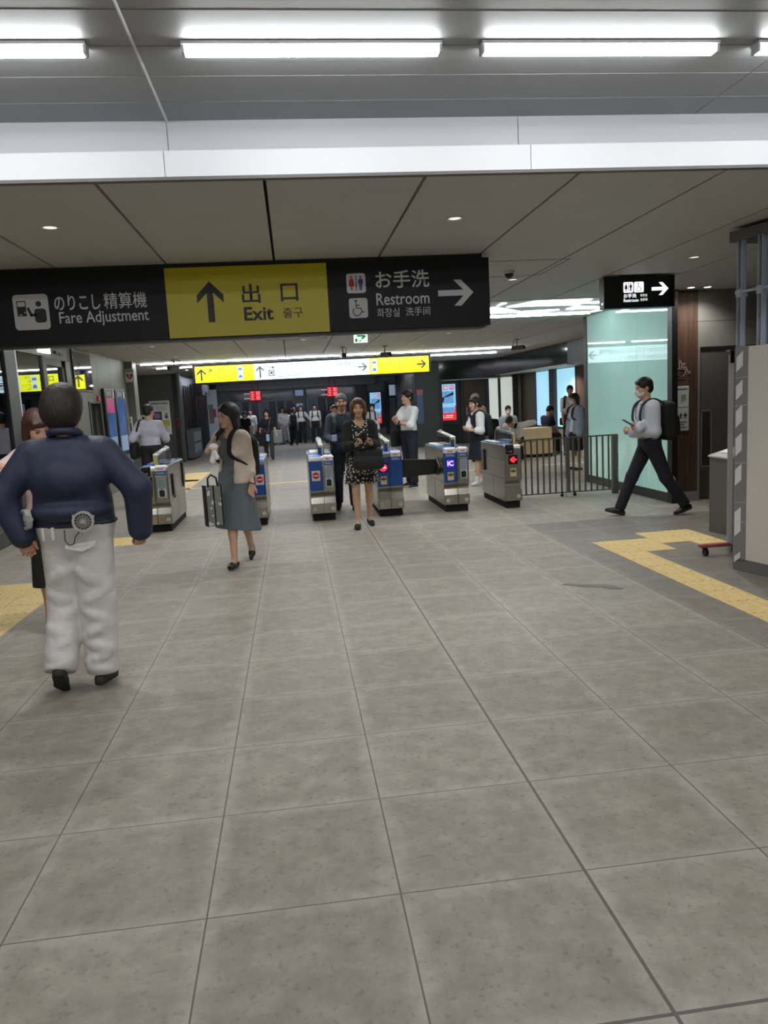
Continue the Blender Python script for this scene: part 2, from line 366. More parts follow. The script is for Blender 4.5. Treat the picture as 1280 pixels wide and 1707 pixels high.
# ---- far end wall with glazed doors
YF = 36.5
struct(MB().box(-9, 12, YF, YF + 0.2, 0, H).build('wall_far', mat('far_wall', (128, 132, 138), 0.5)))
door_glass = mat('dark_door_glass', (58, 72, 92), 0.12, spec=0.8, noise=0.25, nscale=1.2)
fr_l = mat('door_frame_light', (120, 126, 132), 0.4, 0.4)
pale_glass = mat('pale_door_glass', (120, 142, 165), 0.15)
dn = [0]
def glazed_door(x0, x1, zt, leaves, pale=()):
    dn[0] += 1
    g = MB(); p = MB(); fm = MB()
    w = (x1 - x0) / leaves
    for i in range(leaves):
        (p if i in pale else g).box(x0 + i * w + 0.04, x0 + (i + 1) * w - 0.04, YF - 0.05, YF - 0.03, 0.04, zt - 0.36)
        fm.box(x0 + i * w - 0.035, x0 + i * w + 0.035, YF - 0.09, YF - 0.02, 0, zt - 0.32)
    fm.box(x0, x1, YF - 0.09, YF - 0.02, zt - 0.36, zt - 0.30); fm.box(x0 - 0.05, x1 + 0.05, YF - 0.12, YF - 0.02, zt, zt + 0.06)
    fm.box(x1 - 0.035, x1 + 0.035, YF - 0.09, YF - 0.02, 0, zt)
    g.box(x0, x1, YF - 0.05, YF - 0.03, zt - 0.3, zt)
    d = struct(g.build('door_%d' % (dn[0] + 1), door_glass)); f_ = fm.build('door_frame', fr_l); f_.parent = d
    if pale: q = p.build('door_pane', pale_glass); q.parent = d
glazed_door(-2.75, 0.1, 2.2, 7, (0, 3))
glazed_door(0.75, 3.0, 2.28, 5, (0,))
struct(MB().box(3.1, 3.55, YF - 0.3, YF, 0, 2.5).box(4.45, 4.55, YF - 0.3, YF, 0, 2.5).build('wall_far_pier', frame_m))
struct(MB().box(0.12, 0.66, YF - 0.2, YF - 0.02, 0, 2.6).build('wall_far_pier.001', mat('pier_mid', (104, 106, 110), 0.45)))
struct(MB().box(-3.4, 4.0, YF - 0.5, YF - 0.2, 2.42, H).build('wall_far_header', mat('header_grey', (112, 116, 118), 0.4)))
struct(MB().box(-3.4, 4.0, YF - 0.52, YF - 0.5, 2.40, 2.44).build('trim_8', fr_l))
# left boundary beyond the dark wall
struct(MB().box(-3.75, -3.6, 24.6, 36.5, 0, H).build('wall_left_far', mat('far_left_panel', (60, 62, 64), 0.4)))
# right boundary beyond the gates
struct(MB().prism([(4.0, 24.7), (4.2, 24.7), (5.2, 36.5), (5.0, 36.5)], 'z', 0, H).build('wall_right_far', mat('dark_slat_wall', (62, 64, 64), 0.5)))
sl = MB()
for i in range(26):
    q_ = 24.9 + i * .44; xq = 4.0 + (q_ - 24.7) / 11.8
    sl.box(xq - .03, xq + .03, q_, q_ + .18, 0.1, 2.3)
struct(sl.build('trim_9', mat('dark_slat', (66, 68, 68), 0.45)))
struct(MB().box(3.98, 4.82, 24.55, 24.7, 0, H).build('wall_back_right', mat('back_right_dark', (66, 68, 64), 0.5)))
struct(MB().box(4.80, 4.88, 24.5, 25.1, 0, 2.2).box(5.60, 5.66, 24.9, 25.0, 0, 2.2).build('trim_10', frame_m))
struct(MB().box(4.8, 5.64, 25.0, 25.2, 0, H).build('wall_back_right.001', mat('display_wall', (52, 54, 54), 0.45)))
struct(MB().box(6.44, 9.0, 25.12, 25.2, 0, H).build('wall_back_right.002', mat('wall_beige', (168, 164, 154), 0.6)))
struct(MB().box(5.64, 6.44, 25.0, 25.2, 0, H).build('wall_back_right.003', wood))
dr = struct(MB().box(5.70, 6.36, 24.97, 25.0, 0.02, 2.1).build('door_4', wood))
h = MB().box(5.76, 5.80, 24.94, 24.97, 0.95, 1.2).tube([(5.78, 24.94, 1.0), (5.78, 24.90, 1.0), (5.92, 24.90, 1.0)], 0.012).build('door_handle', chrome); h.parent = dr
frosted = mat('frosted_window_white', (214, 220, 214), 0.35, emit=0.5, emit_rgb=(222, 228, 220))
bright = mat('frosted_window_blue', (166, 208, 226), 0.3, emit=0.8, emit_rgb=(158, 212, 236))
struct(MB().box(6.60, 6.90, 25.08, 25.11, 0.1, 2.12).build('window_3', frosted))
struct(MB().box(6.98, 7.40, 25.08, 25.11, 0.1, 2.12).build('window_4', frosted))
struct(MB().box(6.46, 6.58, 25.02, 25.12, 0, 2.2).box(6.90, 6.98, 25.02, 25.12, 0, 2.2).box(7.40, 7.56, 25.02, 25.12, 0, 2.2).build('trim_11', frame_m))
# alcove side wall at X 7.7
XA = 7.7
struct(MB().box(XA, XA + 0.2, 18.0, 25.2, 0, 0.52).box(XA, XA + 0.2, 18.0, 25.2, 2.18, H).box(XA, XA + 0.2, 12, 19.9, 0, H).build('wall_right', mat('alcove_beige', (176, 170, 156), 0.6)))
struct(MB().box(XA - 0.02, XA + 0.1, 23.5, 25.05, 0.0, 2.2).build('wall_right.001', wood))
struct(MB().box(XA - 0.02, XA - 0.0, 17.6, 19.95, 0.0, 2.2).build('wall_right.002', wood))
struct(MB().box(XA, XA + 0.03, 21.98, 23.46, 0.52, 2.18).build('window_5', bright))
struct(MB().box(XA, XA + 0.03, 20.05, 21.56, 0.52, 2.18).build('window_6', bright))
struct(MB().box(XA - 0.06, XA + 0.02, 23.44, 23.52, 0, 2.2).box(XA - 0.1, XA + 0.02, 21.56, 21.98, 0, 2.2).box(XA - 0.03, XA + 0.02, 19.95, 20.06, 0, 2.2).box(XA - 0.02, XA + 0.02, 20.05, 23.5, 0.48, 0.53).build('trim_12', frame_m))
struct(MB().box(6.75, 9.0, 12.2, 25.0, 2.2, 2.24).box(4.8, 6.75, 24.66, 25.0, 2.12, 2.16).build('ceiling_alcove', mat('alcove_ceiling', (196, 190, 178), 0.5)))
gloss = mat('glossy_fascia', (30, 31, 32), 0.10, spec=0.7)
struct(MB().box(6.72, 6.76, 18.0, 24.6, 2.2, H).box(4.72, 6.76, 24.6, 24.64, 2.12, H).build('trim_13', gloss))
struct(MB().box(6.70, 6.76, 12.2, 17.99, 2.2, H).build('trim_14', mat('black_fascia', (24, 24, 25), 0.5)))
struct(MB().box(4.72, 6.9, 24.58, 24.66, 2.09, 2.12).box(6.69, 6.9, 18.0, 24.62, 2.18, 2.2).build('trim_15', mat('pale_edge', (186, 180, 168), 0.5)))

# ---- glazed toilet block on the right
GX = 4.88
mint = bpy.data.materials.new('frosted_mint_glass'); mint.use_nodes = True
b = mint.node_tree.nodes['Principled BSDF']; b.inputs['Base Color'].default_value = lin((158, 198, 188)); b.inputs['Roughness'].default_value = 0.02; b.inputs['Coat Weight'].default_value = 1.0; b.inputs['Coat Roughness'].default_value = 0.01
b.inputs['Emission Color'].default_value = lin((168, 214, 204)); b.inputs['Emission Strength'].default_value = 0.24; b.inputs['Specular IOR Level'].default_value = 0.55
gp = [9.46, 10.38, 11.32, 12.19]
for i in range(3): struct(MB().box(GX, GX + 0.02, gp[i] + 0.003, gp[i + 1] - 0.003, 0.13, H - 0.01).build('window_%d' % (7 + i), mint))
struct(MB().box(GX - 0.01, GX + 0.06, 9.34, 12.32, 0, 0.125).box(GX - 0.015, GX + 0.06, 12.19, 12.31, 0, H).build('trim_16', frame_m))
struct(MB().box(GX - 0.02, GX + 0.06, 9.33, 9.455, 0, H).build('trim_17', black, bevel=0.004))
struct(MB().box(GX, GX + 0.05, 9.43, 9.458, 0, H).build('trim_18', steel))
struct(MB().box(GX + 0.2, 6.72, 12.31, 12.42, 0, H).box(GX + 0.25, GX + 0.27, 9.6, 12.2, 0, H).build('wall_toilet', mat('toilet_wall', (150, 170, 164), 0.6)))
struct(MB().box(GX + 0.06, 5.275, 9.45, 9.6, 0.13, H).build('wall_right_front', wood))
struct(MB().box(GX + 0.06, 5.275, 9.44, 9.6, 0, 0.13).build('baseboard_right', mat('pale_skirting', (128, 128, 122), 0.5)))
tw = mat('toilet_front_panel', (128, 126, 120), 0.55, noise=0.05, nscale=10)
struct(MB().box(5.28, 6.6, 9.46, 9.6, 2.01, 2.33).box(5.28, 5.86, 9.46, 9.6, 2.335, H).box(5.865, 6.6, 9.46, 9.6, 2.335, H).box(6.0, 6.7, 9.46, 9.6, 0, 2.0).build('wall_right_front.001', tw))
td = struct(MB().box(5.30, 6.0, 9.49, 9.55, 0.03, 2.0).build('door_5', mat('toilet_door', (88, 85, 82), 0.5)))
v = MB()
for i in range(34): v.box(5.355, 5.475, 9.478, 9.49, 0.47 + i * 0.0205, 0.478 + i * 0.0205)
q = v.build('vent_grille', mat('vent_dark', (44, 43, 41), 0.6)); q.parent = td
q = MB().box(5.34, 5.355, 9.475, 9.49, 0.45, 1.19).box(5.475, 5.49, 9.475, 9.49, 0.45, 1.19).box(5.34, 5.49, 9.475, 9.49, 1.175, 1.19).box(5.34, 5.49, 9.475, 9.49, 0.44, 0.455).build('vent_frame', tw); q.parent = td
q = MB().box(5.31, 5.44, 9.482, 9.49, 0.04, 0.38).build('kick_plate', steel_dk); q.parent = td
struct(MB().box(5.275, 5.30, 9.44, 9.6, 0, 2.01).build('trim_19', tw))
# walls closing the hall away from the photograph
struct(MB().box(9.0, 9.2, -6, 42, 0, HU).build('wall_right_outer', wall_gr))
struct(MB().box(-9, 12, -6.2, -6, 0, HU).build('wall_rear', mat('rear_wall', (170, 168, 162), 0.6)))

# ---- tactile paving (raised bars and dots, one mesh per run)
def tact(name, blocks, label_):
    m = MB()
    for (x, y, kind) in blocks:      # kind: 'd' dots, 'y' bars along y, 'x' bars along x
        m.box(x + 0.003, x + 0.297, y + 0.003, y + 0.297, 0.0, 0.004)
        if kind == 'd':
            for i in range(5):
                for j in range(5): m.cyl((x + 0.04 + i * 0.055, y + 0.04 + j * 0.055, 0.003), 0.014, 0.006, n=8, r2=0.009)
        else:
            for i in range(4):
                if kind == 'y': m.prism([(x + 0.03 + i * 0.07, 0.003), (x + 0.06 + i * 0.07, 0.003), (x + 0.053 + i * 0.07, 0.009), (x + 0.037 + i * 0.07, 0.009)], 'y', y + 0.015, y + 0.285)
                else: m.prism([(y + 0.03 + i * 0.07, 0.003), (y + 0.06 + i * 0.07, 0.003), (y + 0.053 + i * 0.07, 0.009), (y + 0.037 + i * 0.07, 0.009)], 'x', x + 0.015, x + 0.285)
    o = m.build(name, yellow_tile); o['kind'] = 'structure'; return o
bl = [(2.92 + 0.3 * i, 6.66 + 0.3 * j, 'd') for i in range(2) for j in range(2)] + [(3.52, 6.96, 'd'), (3.52, 7.26, 'd'), (3.82, 7.26, 'y'), (3.82, 6.96, 'y'), (3.82, 6.66, 'y')]
for k in range(16): bl += [(2.92, 6.36 - 0.3 * k, 'y')]
tact('trim_20', bl, '')
bl = [(-2.5 - 0.3 * i, 6.8 + 0.3 * j, 'd') for i in range(4) for j in range(2)]
for k in range(14): bl += [(-2.5, 6.5 - 0.3 * k, 'y'), (-2.8, 6.5 - 0.3 * k, 'y')]
tact('trim_21', bl, '')
bl = [(-2.5, 7.4 + 0.3 * k, 'y') for k in range(6)] + [(-2.5, 9.2, 'd'), (-2.5, 9.5, 'd'), (-2.2, 9.2, 'd'), (-2.2, 9.5, 'd')]
tact('trim_22', bl, '')
def paint(name, pts, m=yellow_tile): o = MB().prism(pts, 'z', 0.0, 0.004).build(name, m); o['kind'] = 'structure'
paint('trim_23', [(-2.75, 12.6), (-2.15, 12.6), (-2.15, 19.6), (-2.75, 19.6)])
paint('trim_24', [(-2.9, 15.4), (4.6, 15.4), (4.6, 15.62), (-2.9, 15.62)])
paint('trim_25', [(-2.9, 17.2), (-2.2, 17.2), (-2.2, 17.6), (-2.9, 17.6)])
paint('trim_26', [(5.2, 15.5), (7.6, 15.5), (7.6, 15.75), (5.2, 15.75)], mat('pale_tile_strip', (196, 186, 160), 0.5))
# stain on the floor
paint('trim_27', [(2.05, 5.72), (2.16, 5.62), (2.30, 5.55), (2.36, 5.46), (2.44, 5.44), (2.42, 5.54), (2.34, 5.62), (2.2, 5.68), (2.1, 5.75)], mat('stain', (112, 110, 103), 0.5))
# ================================================================ LIGHTS OF THE PLACE, WITH SOME ADDED
led_m = mat('led_tube', (255, 255, 255), 0.4, emit=L_LED, emit_rgb=(252, 253, 255))
row_x = [(-4.4, -3.3), (-3.12, -2.02), (-1.84, -0.735), (-0.352, 0.755), (0.932, 2.03), (2.215, 3.31), (3.5, 4.6)]
for ri, y in enumerate((3.49, 0.75, -2.0, -4.6)):
    for bi, (a, c) in enumerate(row_x):
        if ri > 0 and bi in (0, 6): continue
        vis = {2: 'long white ceiling batten light left of the ceiling seam, cut by the photo edge', 3: 'long white ceiling batten light just right of the ceiling seam',
               4: 'long white ceiling batten light over the right half, whole in view', 5: 'long white ceiling batten light at the far right end of the front row'}
        lb = vis.get(bi) if ri == 0 else None
        t = thing('batten_light', lb or 'white ceiling batten light in the rows outside the photo', 'ceiling light', ((a + c) / 2, y, HU), 0, 'ceiling batten lights', True)
        MB().box(a + 0.012, c - 0.012, y - 0.028, y + 0.028, HU - 0.045, HU - 0.012).build('diffuser', led_m, t, bevel=0.008)
        MB().box(a, c, y - 0.035, y + 0.035, HU - 0.014, HU - 0.0005).build('housing', white_paint, t)
        MB().box(a, a + 0.012, y - 0.028, y + 0.028, HU - 0.044, HU - 0.012).build('end_cap', white_paint, t)
        MB().box(c - 0.012, c, y - 0.028, y + 0.028, HU - 0.044, HU - 0.012).build('end_cap', white_paint, t)
line_m = mat('line_light', (255, 255, 255), 0.4, emit=L_LINE, emit_rgb=(246, 248, 255))
for y, a, c, lb in ((18.9, -3.5, 5.85, 'long bright line light in the ceiling, nearer of the two above the yellow sign'), (20.8, -3.45, 5.7, 'long bright line light in the ceiling, farther of the two, behind the yellow sign')):
    t = thing('line_light', lb, 'ceiling light', ((a + c) / 2, y, H), 0, 'line lights in the far ceiling', True)
    MB().box(a, c, y - 0.05, y + 0.05, H - 0.035, H - 0.001).build('diffuser', line_m, t)
    MB().box(a - 0.02, c + 0.02, y - 0.075, y - 0.05, H - 0.012, H - 0.001).box(a - 0.02, c + 0.02, y + 0.05, y + 0.075, H - 0.012, H - 0.001).build('housing', white_paint, t)
t = thing('line_light', 'added unseen line light over the far lobby before the glass doors', 'ceiling light', (0, 30, H), 0, 'line lights in the far ceiling', True)  # unseen strip, added because the far lobby needed more light
MB().box(-3.0, 3.8, 29.95, 30.05, H - 0.035, H - 0.001).build('diffuser', mat('lobby_fill_light', (255, 255, 255), 0.4, emit=30.0, emit_rgb=(226, 236, 255)), t)
# light panels over the gates: slanted bright leaves with a thin line lamp behind
panel_m = mat('light_panel_glow', (250, 252, 255), 0.4, emit=L_PANEL, emit_rgb=(246, 250, 255))
panel_s = mat('light_panel_leaf', (236, 238, 240), 0.45)
leaves = [[(3.0, 10.33), (3.24, 9.82), (4.02, 9.83), (4.05, 10.4), (3.44, 10.34)], [(2.5, 10.32), (2.88, 10.35), (3.42, 11.0), (2.6, 11.02)], [(3.46, 11.5), (3.44, 10.95), (3.95, 10.9), (3.72, 11.2)], [(4.05, 10.9), (4.08, 10.56), (4.58, 10.8), (4.45, 10.95)],
          [(4.06, 10.24), (4.3, 10.1), (4.37, 10.32)], [(4.62, 11.42), (4.6, 10.92), (4.75, 11.17)], [(2.83, 10.2), (2.81, 9.9), (2.88, 9.9)]]
for dx, lb in ((0, 'bright ceiling light of slanted white leaves beside the small restroom sign'), (-2.9, 'ceiling light of slanted white leaves, hidden behind the black hanging sign'), (-5.8, 'ceiling light of slanted white leaves over the left gates, hidden behind the black sign')):
    t = thing('light_panel', lb, 'ceiling light', (3.6 + dx, 10.6, H), 0, 'light panels above the gates', True)
    for pl in leaves: MB().prism([(x + dx, y) for x, y in pl], 'z', H - .022, H - .012).build('glowing_leaf', panel_m, t)
    MB().box(2.45 + dx, 4.8 + dx, 9.75, 11.62, H - .010, H - .002).build('reflector', panel_s, t)
    MB().box(2.45 + dx, 4.66 + dx, 11.51, 11.55, H - .03, H - .001).build('line_lamp', line_m, t)
t = thing('shop_fill_light', 'unseen light strip added inside the shop to brighten it', 'ceiling light', (-5.0, 11, H), 0, None, True)  # unseen strip added to brighten the shop interior and its notices
MB().box(-5.06, -4.94, 9.0, 13.2, H - .04, H - .001).build('diffuser', mat('shop_lamp', (255, 255, 255), .4, emit=9.0, emit_rgb=(236, 244, 255)), t)
MB().box(-5.1, -4.9, 8.95, 13.25, H - .012, H - .0005).build('housing', white_paint, t)
down_m = mat('downlight_glow', (255, 250, 240), 0.4, emit=L_DOWN, emit_rgb=(255, 246, 230))
down_off = mat('downlight_dim', (232, 232, 226), 0.3, emit=0.9)
def spot(x, y, z, power, par, size=2.4):
    l = bpy.data.lights.new('downlight_lamp', 'SPOT'); l.energy = power; l.spot_size = size; l.spot_blend = 0.8; l.shadow_soft_size = 0.06; l.color = (1.0, 0.98, 0.945)
    o = bpy.data.objects.new('downlight_lamp', l); COL.objects.link(o); o.location = (x, y, z); put(o, par)
hid = 'added round downlight in the ceiling, hidden behind the black hanging sign'  # rows behind the sign are added to strengthen light around the gates
for x, y, on, lb in [(-1.426, 5.17, 2, 'small round downlight in the ceiling board above the fare adjustment sign'), (1.18, 5.23, 2, 'small round downlight in the ceiling board above the restroom arrow'),
                  (3.89, 7.04, 2, 'small dim downlight in the ceiling near the right partition'), (5.03, 9.18, 1, 'lit downlight before the brown wood wall, left one of two'), (5.26, 9.2, 1, 'lit downlight before the toilet door, right one of two'),
                  (-3.2, 20.5, 1, 'tiny lit downlight near the dark poster wall, left'), (-2.9, 22.5, 1, 'tiny lit downlight near the dark poster wall, right'), (6.9, 15.5, 3, 'downlight over the alcove seats, out of sight behind the black fascia'), (7.2, 20.0, 3, 'downlight over the alcove bench, out of sight behind the glossy fascia')] \
                  + [(x, y, 2, hid) for y in (8.0, 11.4) for x in (-2.6, 0.1, 2.4)] + [(x, y, 2, 'small round downlight in the ceiling between the gates and the yellow sign') for y in (14.2, 17.0) for x in (-2.4, 0.3, 3.0)]:
    zc = 2.2 if on == 3 else H
    t = thing('downlight', lb, 'downlight', (x, y, zc), 0, 'round ceiling downlights', True)
    MB().ring((x, y, zc - 0.006), 0.042, 0.058, 0.008, 'z', 24).build('trim_ring', white_paint, t)
    MB().cyl((x, y, zc - 0.003), 0.042, 0.004, 'z', 24).build('lens', down_m if on == 1 else down_off, t)
    spot(x, y, zc - 0.01, P_SPOT * (.35 if on == 1 else 2.0 if on == 3 else 1.0), t)

# ================================================================ SIGNS
sw = mat('sign_letter_grey', (205, 206, 212), 0.5)
sw2 = mat('sign_letter_lit', (250, 252, 255), 0.5, emit=1.1, emit_rgb=(245, 250, 255))
sy = mat('sign_yellow', (196, 182, 12), 0.4)
ink = mat('sign_ink', (36, 36, 38), 0.5)
def man(F, mb, x, z, h, d0, d1):
    F.disc(mb, x, z + h * 0.92, h * 0.085, d0, d1)
    F.rrect(mb, x - h * .17, x + h * .17, z + h * .45, z + h * .80, h * .05, d0, d1)
    F.rect(mb, x - h * .10, x - h * .01, z, z + h * .5, d0, d1); F.rect(mb, x + h * .01, x + h * .10, z, z + h * .5, d0, d1)
def lady(F, mb, x, z, h, d0, d1):
    F.disc(mb, x, z + h * 0.92, h * 0.085, d0, d1)
    F.poly(mb, [(x - h * .2, z + h * .28), (x + h * .2, z + h * .28), (x + h * .10, z + h * .80), (x - h * .10, z + h * .80)], d0, d1)
    F.poly(mb, [(x - h * .19, z + h * .42), (x - h * .13, z + h * .42), (x - h * .07, z + h * .8), (x - h * .13, z + h * .8)], d0, d1)
    F.poly(mb, [(x + h * .13, z + h * .42), (x + h * .19, z + h * .42), (x + h * .13, z + h * .8), (x + h * .07, z + h * .8)], d0, d1)
    F.rect(mb, x - h * .06, x + h * .06, z, z + h * .3, d0, d1)
def wheelchair(F, mb, x, z, h, d0, d1, w=None):
    w = w or h * .055
    F.disc(mb, x - h * .1, z + h * .93, h * .075, d0, d1)
    F.stroke(mb, [(x - h * .1, z + h * .82), (x - h * .08, z + h * .48), (x + h * .2, z + h * .48), (x + h * .3, z + h * .2), (x + h * .42, z + h * .25)], w, d0, d1)
    F.stroke(mb, [(x - h * .09, z + h * .66), (x + h * .12, z + h * .66)], w, d0, d1)
    F.arc(mb, x - h * .04, z + h * .28, h * .27, PI * .75, PI * 1.95, w, d0, d1)
def arrow(F, mb, x, z, L, ang, w, head, d0=0, d1=0.003, thick=None):
    """arrow centred at x,z"""
    c, s = math.cos(ang), math.sin(ang); R = lambda a, b: (x + a * c - b * s, z + a * s + b * c)
    t = thick or w
    tip = L / 2; hh = head / 2; k = t * 1.25
    F.poly(mb, [R(-L / 2, -w / 2), R(tip - k - w / 2, -w / 2), R(tip - k, 0), R(tip - k - w / 2, w / 2), R(-L / 2, w / 2)], d0, d1)
    F.poly(mb, [R(tip, 0), R(tip - hh, hh), R(tip - hh - k, hh), R(tip - k, 0)], d0, d1)
    F.poly(mb, [R(tip, 0), R(tip - k, 0), R(tip - hh - k, -hh), R(tip - hh, -hh)], d0, d1)

# big black hanging sign
YB = 6.5
bs = thing('hanging_sign', 'long black hanging sign with yellow exit panel in the middle', 'sign', (-0.5, YB, 2.13), 0, None, True)
MB().box(-3.15, 1.745, YB, YB + 0.22, 2.135, 2.695).build('sign_box', sign_black, bs, bevel=0.004)
MB().box(-3.1, 1.69, YB + 0.02, YB + 0.2, 2.695, H - 0.001).build('ceiling_mount', black, bs)
MB().box(-3.12, 1.70, YB + 0.04, YB + 0.18, 2.117, 2.135).build('bottom_rail', frame_m, bs)
MB().box(-0.18, 0.1, YB + 0.07, YB + 0.13, 2.095, 2.117).box(0.28, 0.34, YB + 0.07, YB + 0.13, 2.095, 2.117).build('bracket', steel_dk, bs)
MB().box(-0.948, 0.364, YB - 0.004, YB + 0.01, 2.137, 2.693).build('yellow_panel', sy, bs)
F = Face((0, YB, 0))
mb = MB(); F.rrect(mb, -2.142, -1.872, 2.252, 2.528, 0.03); mb.build('fare_icon', sw, bs)
mb = MB(); F.rect(mb, -2.115, -2.045, 2.36, 2.478, .002, .004); F.disc(mb, -1.948, 2.452, 0.022, .002, .004); F.rrect(mb, -1.985, -1.895, 2.306, 2.415, 0.025, .002, .004); F.stroke(mb, [(-1.975, 2.37), (-2.01, 2.365), (-2.03, 2.42)], 0.02, .002, .004); mb.build('fare_icon_print', ink, bs)
mb = MB(); F.rect(mb, -2.108, -2.052, 2.435, 2.47, .004, .005); F.disc(mb, -2.055, 2.388, .006, .004, .005); F.rect(mb, -2.1, -2.08, 2.366, 2.374, .004, .005); mb.build('fare_icon_detail', sw, bs)
F.text('のりこし', (-1.826, -1.47, 2.392, 2.512), sw, bs, bold=0.014); F.text('精算機', (-1.442, -1.105, 2.392, 2.518), sw, bs, bold=0.004)
F.text('Fare Adjustment', (-1.80, -1.10, 2.262, 2.382), sw, bs, bold=0.008)
G = Face((0, YB - 0.004, 0))
mb = MB(); arrow(G, mb, -0.598, 2.415, 0.325, PI / 2, 0.052, 0.215, thick=0.052); mb.build('exit_arrow', ink, bs)
G.text('出', (-0.342, -0.192, 2.392, 2.545), ink, bs, bold=0.012); G.text('口', (-0.025, 0.118, 2.396, 2.538), ink, bs, bold=0.012)
G.text('Exit', (-0.335, -0.095, 2.252, 2.362), ink, bs, bold=0.022); G.text('출구', (-0.015, 0.148, 2.262, 2.345), ink, bs, bold=0.0)
mb = MB(); F.rrect(mb, 0.525, 0.685, 2.44, 2.6, 0.022); mb.build('toilet_icon', sw, bs)
mb = MB(); F.rrect(mb, 0.535, 0.692, 2.237, 2.4, 0.022); mb.build('wheelchair_icon', sw, bs)
mb = MB(); lady(F, mb, 0.567, 2.465, 0.115, .002, .004); mb.build('lady_print', mat('print_red', (196, 40, 60), .5), bs)
mb = MB(); man(F, mb, 0.643, 2.463, 0.115, .002, .004); mb.build('man_print', mat('print_blue', (58, 58, 150), .5), bs)
mb = MB(); F.rect(mb, 0.602, 0.609, 2.46, 2.582, .002, .004); mb.build('divider_line', ink, bs); mb = MB(); wheelchair(F, mb, 0.607, 2.255, 0.13, .002, .004); mb.build('wheelchair_print', ink, bs)
F.text('お手洗', (0.768, 1.225, 2.468, 2.612), sw, bs, bold=0.012); F.text('Restroom', (0.768, 1.22, 2.333, 2.432), sw, bs, bold=0.008)
F.text('화장실', (0.768, 0.96, 2.235, 2.308), sw, bs); F.text('洗手间', (1.012, 1.222, 2.238, 2.308), sw, bs)
mb = MB(); arrow(F, mb, 1.45, 2.412, 0.305, 0, 0.048, 0.215, thick=0.05); mb.build('restroom_arrow', sw, bs)

# yellow and white lit sign in the distance
YS = 19.4; x0, x1, z0, z1 = -2.31, 3.55, 2.235, 2.63
ys_ = thing('hanging_sign', 'long lit yellow and white sign with south exit, coin lockers and north exit', 'sign', (0.6, YS, 2.2), 0, None, True)
MB().box(x0 - 0.06, x1 + 0.06, YS, YS + 0.25, z0 - 0.04, z1 + 0.045).build('sign_box', sign_black, ys_, bevel=0.02)
yl = mat('lit_yellow', (228, 236, 20), 0.4, emit=1.0, emit_rgb=(222, 232, 8)); wl_ = mat('lit_white', (226, 246, 252), 0.4, emit=0.85, emit_rgb=(218, 242, 252))
F = Face((0, YS, 0)); xa, xb = -0.865, 2.03
for a_, b_ in ((x0, xa), (xb, x1)): mb = MB(); F.rect(mb, a_, b_, z0, z1, 0, .004); mb.build('yellow_panel', yl, ys_)
mb = MB(); F.rect(mb, xa, xb, z0, z1, 0, .004); mb.build('white_panel', wl_, ys_)
for x in (-1.5, 0.1, 1.1, 2.2, 3.1): MB().box(x - 0.03, x + 0.03, YS + 0.1, YS + 0.15, z1 + 0.03, H - 0.001).build('hanger', frame_m, ys_)
F = Face((0, YS - 0.004, 0)); ink2 = mat('sign_ink_thin', (62, 66, 40), .5); ink3 = mat('sign_ink_grey', (60, 66, 74), .5)
mb = MB(); arrow(F, mb, -2.158, 2.425, 0.29, PI / 2, 0.042, 0.22, thick=.045); mb.build('up_arrow', ink, ys_)
F.text('南', (-2.02, -1.875, 2.445, 2.585), ink2, ys_, bold=.008); F.text('口', (-1.72, -1.60, 2.455, 2.575), ink2, ys_, bold=.008); F.text('South Exit', (-2.02, -1.60, 2.275, 2.415), ink2, ys_)
F.text('남쪽출구', (-1.55, -1.335, 2.46, 2.54), ink2, ys_); F.text('南出口', (-1.55, -1.335, 2.30, 2.39), ink2, ys_)
ic = mat('sign_icon_pale', (214, 236, 248), .5, emit=.6); icb = mat('sign_icon_blue', (70, 130, 200), .5)
def bus_icons(xc, xt):
    m1 = MB(); F.rrect(m1, xc - .065, xc + .065, 2.445, 2.595, .02, .001, .003); F.rrect(m1, xc - .065, xc + .065, 2.275, 2.425, .02, .001, .003); m1.build('transport_icon', ic, ys_)
    m2 = MB(); F.rrect(m2, xc - .05, xc + .05, 2.5, 2.555, .012, .003, .004); F.disc(m2, xc - .028, 2.497, .014, .003, .004); F.disc(m2, xc + .028, 2.497, .014, .003, .004)
    F.rrect(m2, xc - .048, xc + .048, 2.315, 2.36, .012, .003, .004); F.rrect(m2, xc - .03, xc + .03, 2.355, 2.39, .01, .003, .004); F.disc(m2, xc - .03, 2.312, .014, .003, .004); F.disc(m2, xc + .03, 2.312, .014, .003, .004); m2.build('transport_print', icb, ys_)
    F.text('バス', (xt, xt + .13, 2.53, 2.60), ink2, ys_); F.text('Bus', (xt, xt + .07, 2.455, 2.505), ink2, ys_); F.text('タクシー', (xt, xt + .22, 2.35, 2.42), ink2, ys_); F.text('Taxi', (xt, xt + .09, 2.275, 2.33), ink2, ys_)
bus_icons(-1.21, -1.125); bus_icons(2.15, 2.244)
mb = MB(); arrow(F, mb, -0.72, 2.43, 0.30, PI / 2, 0.04, 0.2, thick=.042); arrow(F, mb, 1.853, 2.43, 0.23, 0, 0.036, 0.2, thick=.04); F.rect(mb, .432, .440, 2.25, 2.615, 0, .003); mb.build('arrows', ink3, ys_)
mb = MB(); F.rrect(mb, -.57, -.31, 2.285, 2.58, .03, .0, .002); mb.build('locker_icon', mat('locker_icon_line', (120, 150, 160), .5), ys_)
mb = MB(); F.rrect(mb, -.562, -.318, 2.293, 2.572, .026, .002, .003); mb.build('locker_icon', wl_, ys_)
mb = MB(); F.rrect(mb, -.515, -.365, 2.315, 2.47, .015, .003, .004); F.stroke(mb, [(-.51, 2.525), (-.41, 2.525)], .016, .003, .004); F.disc(mb, -.395, 2.525, .028, .003, .004); mb.build('locker_print', ink3, ys_)
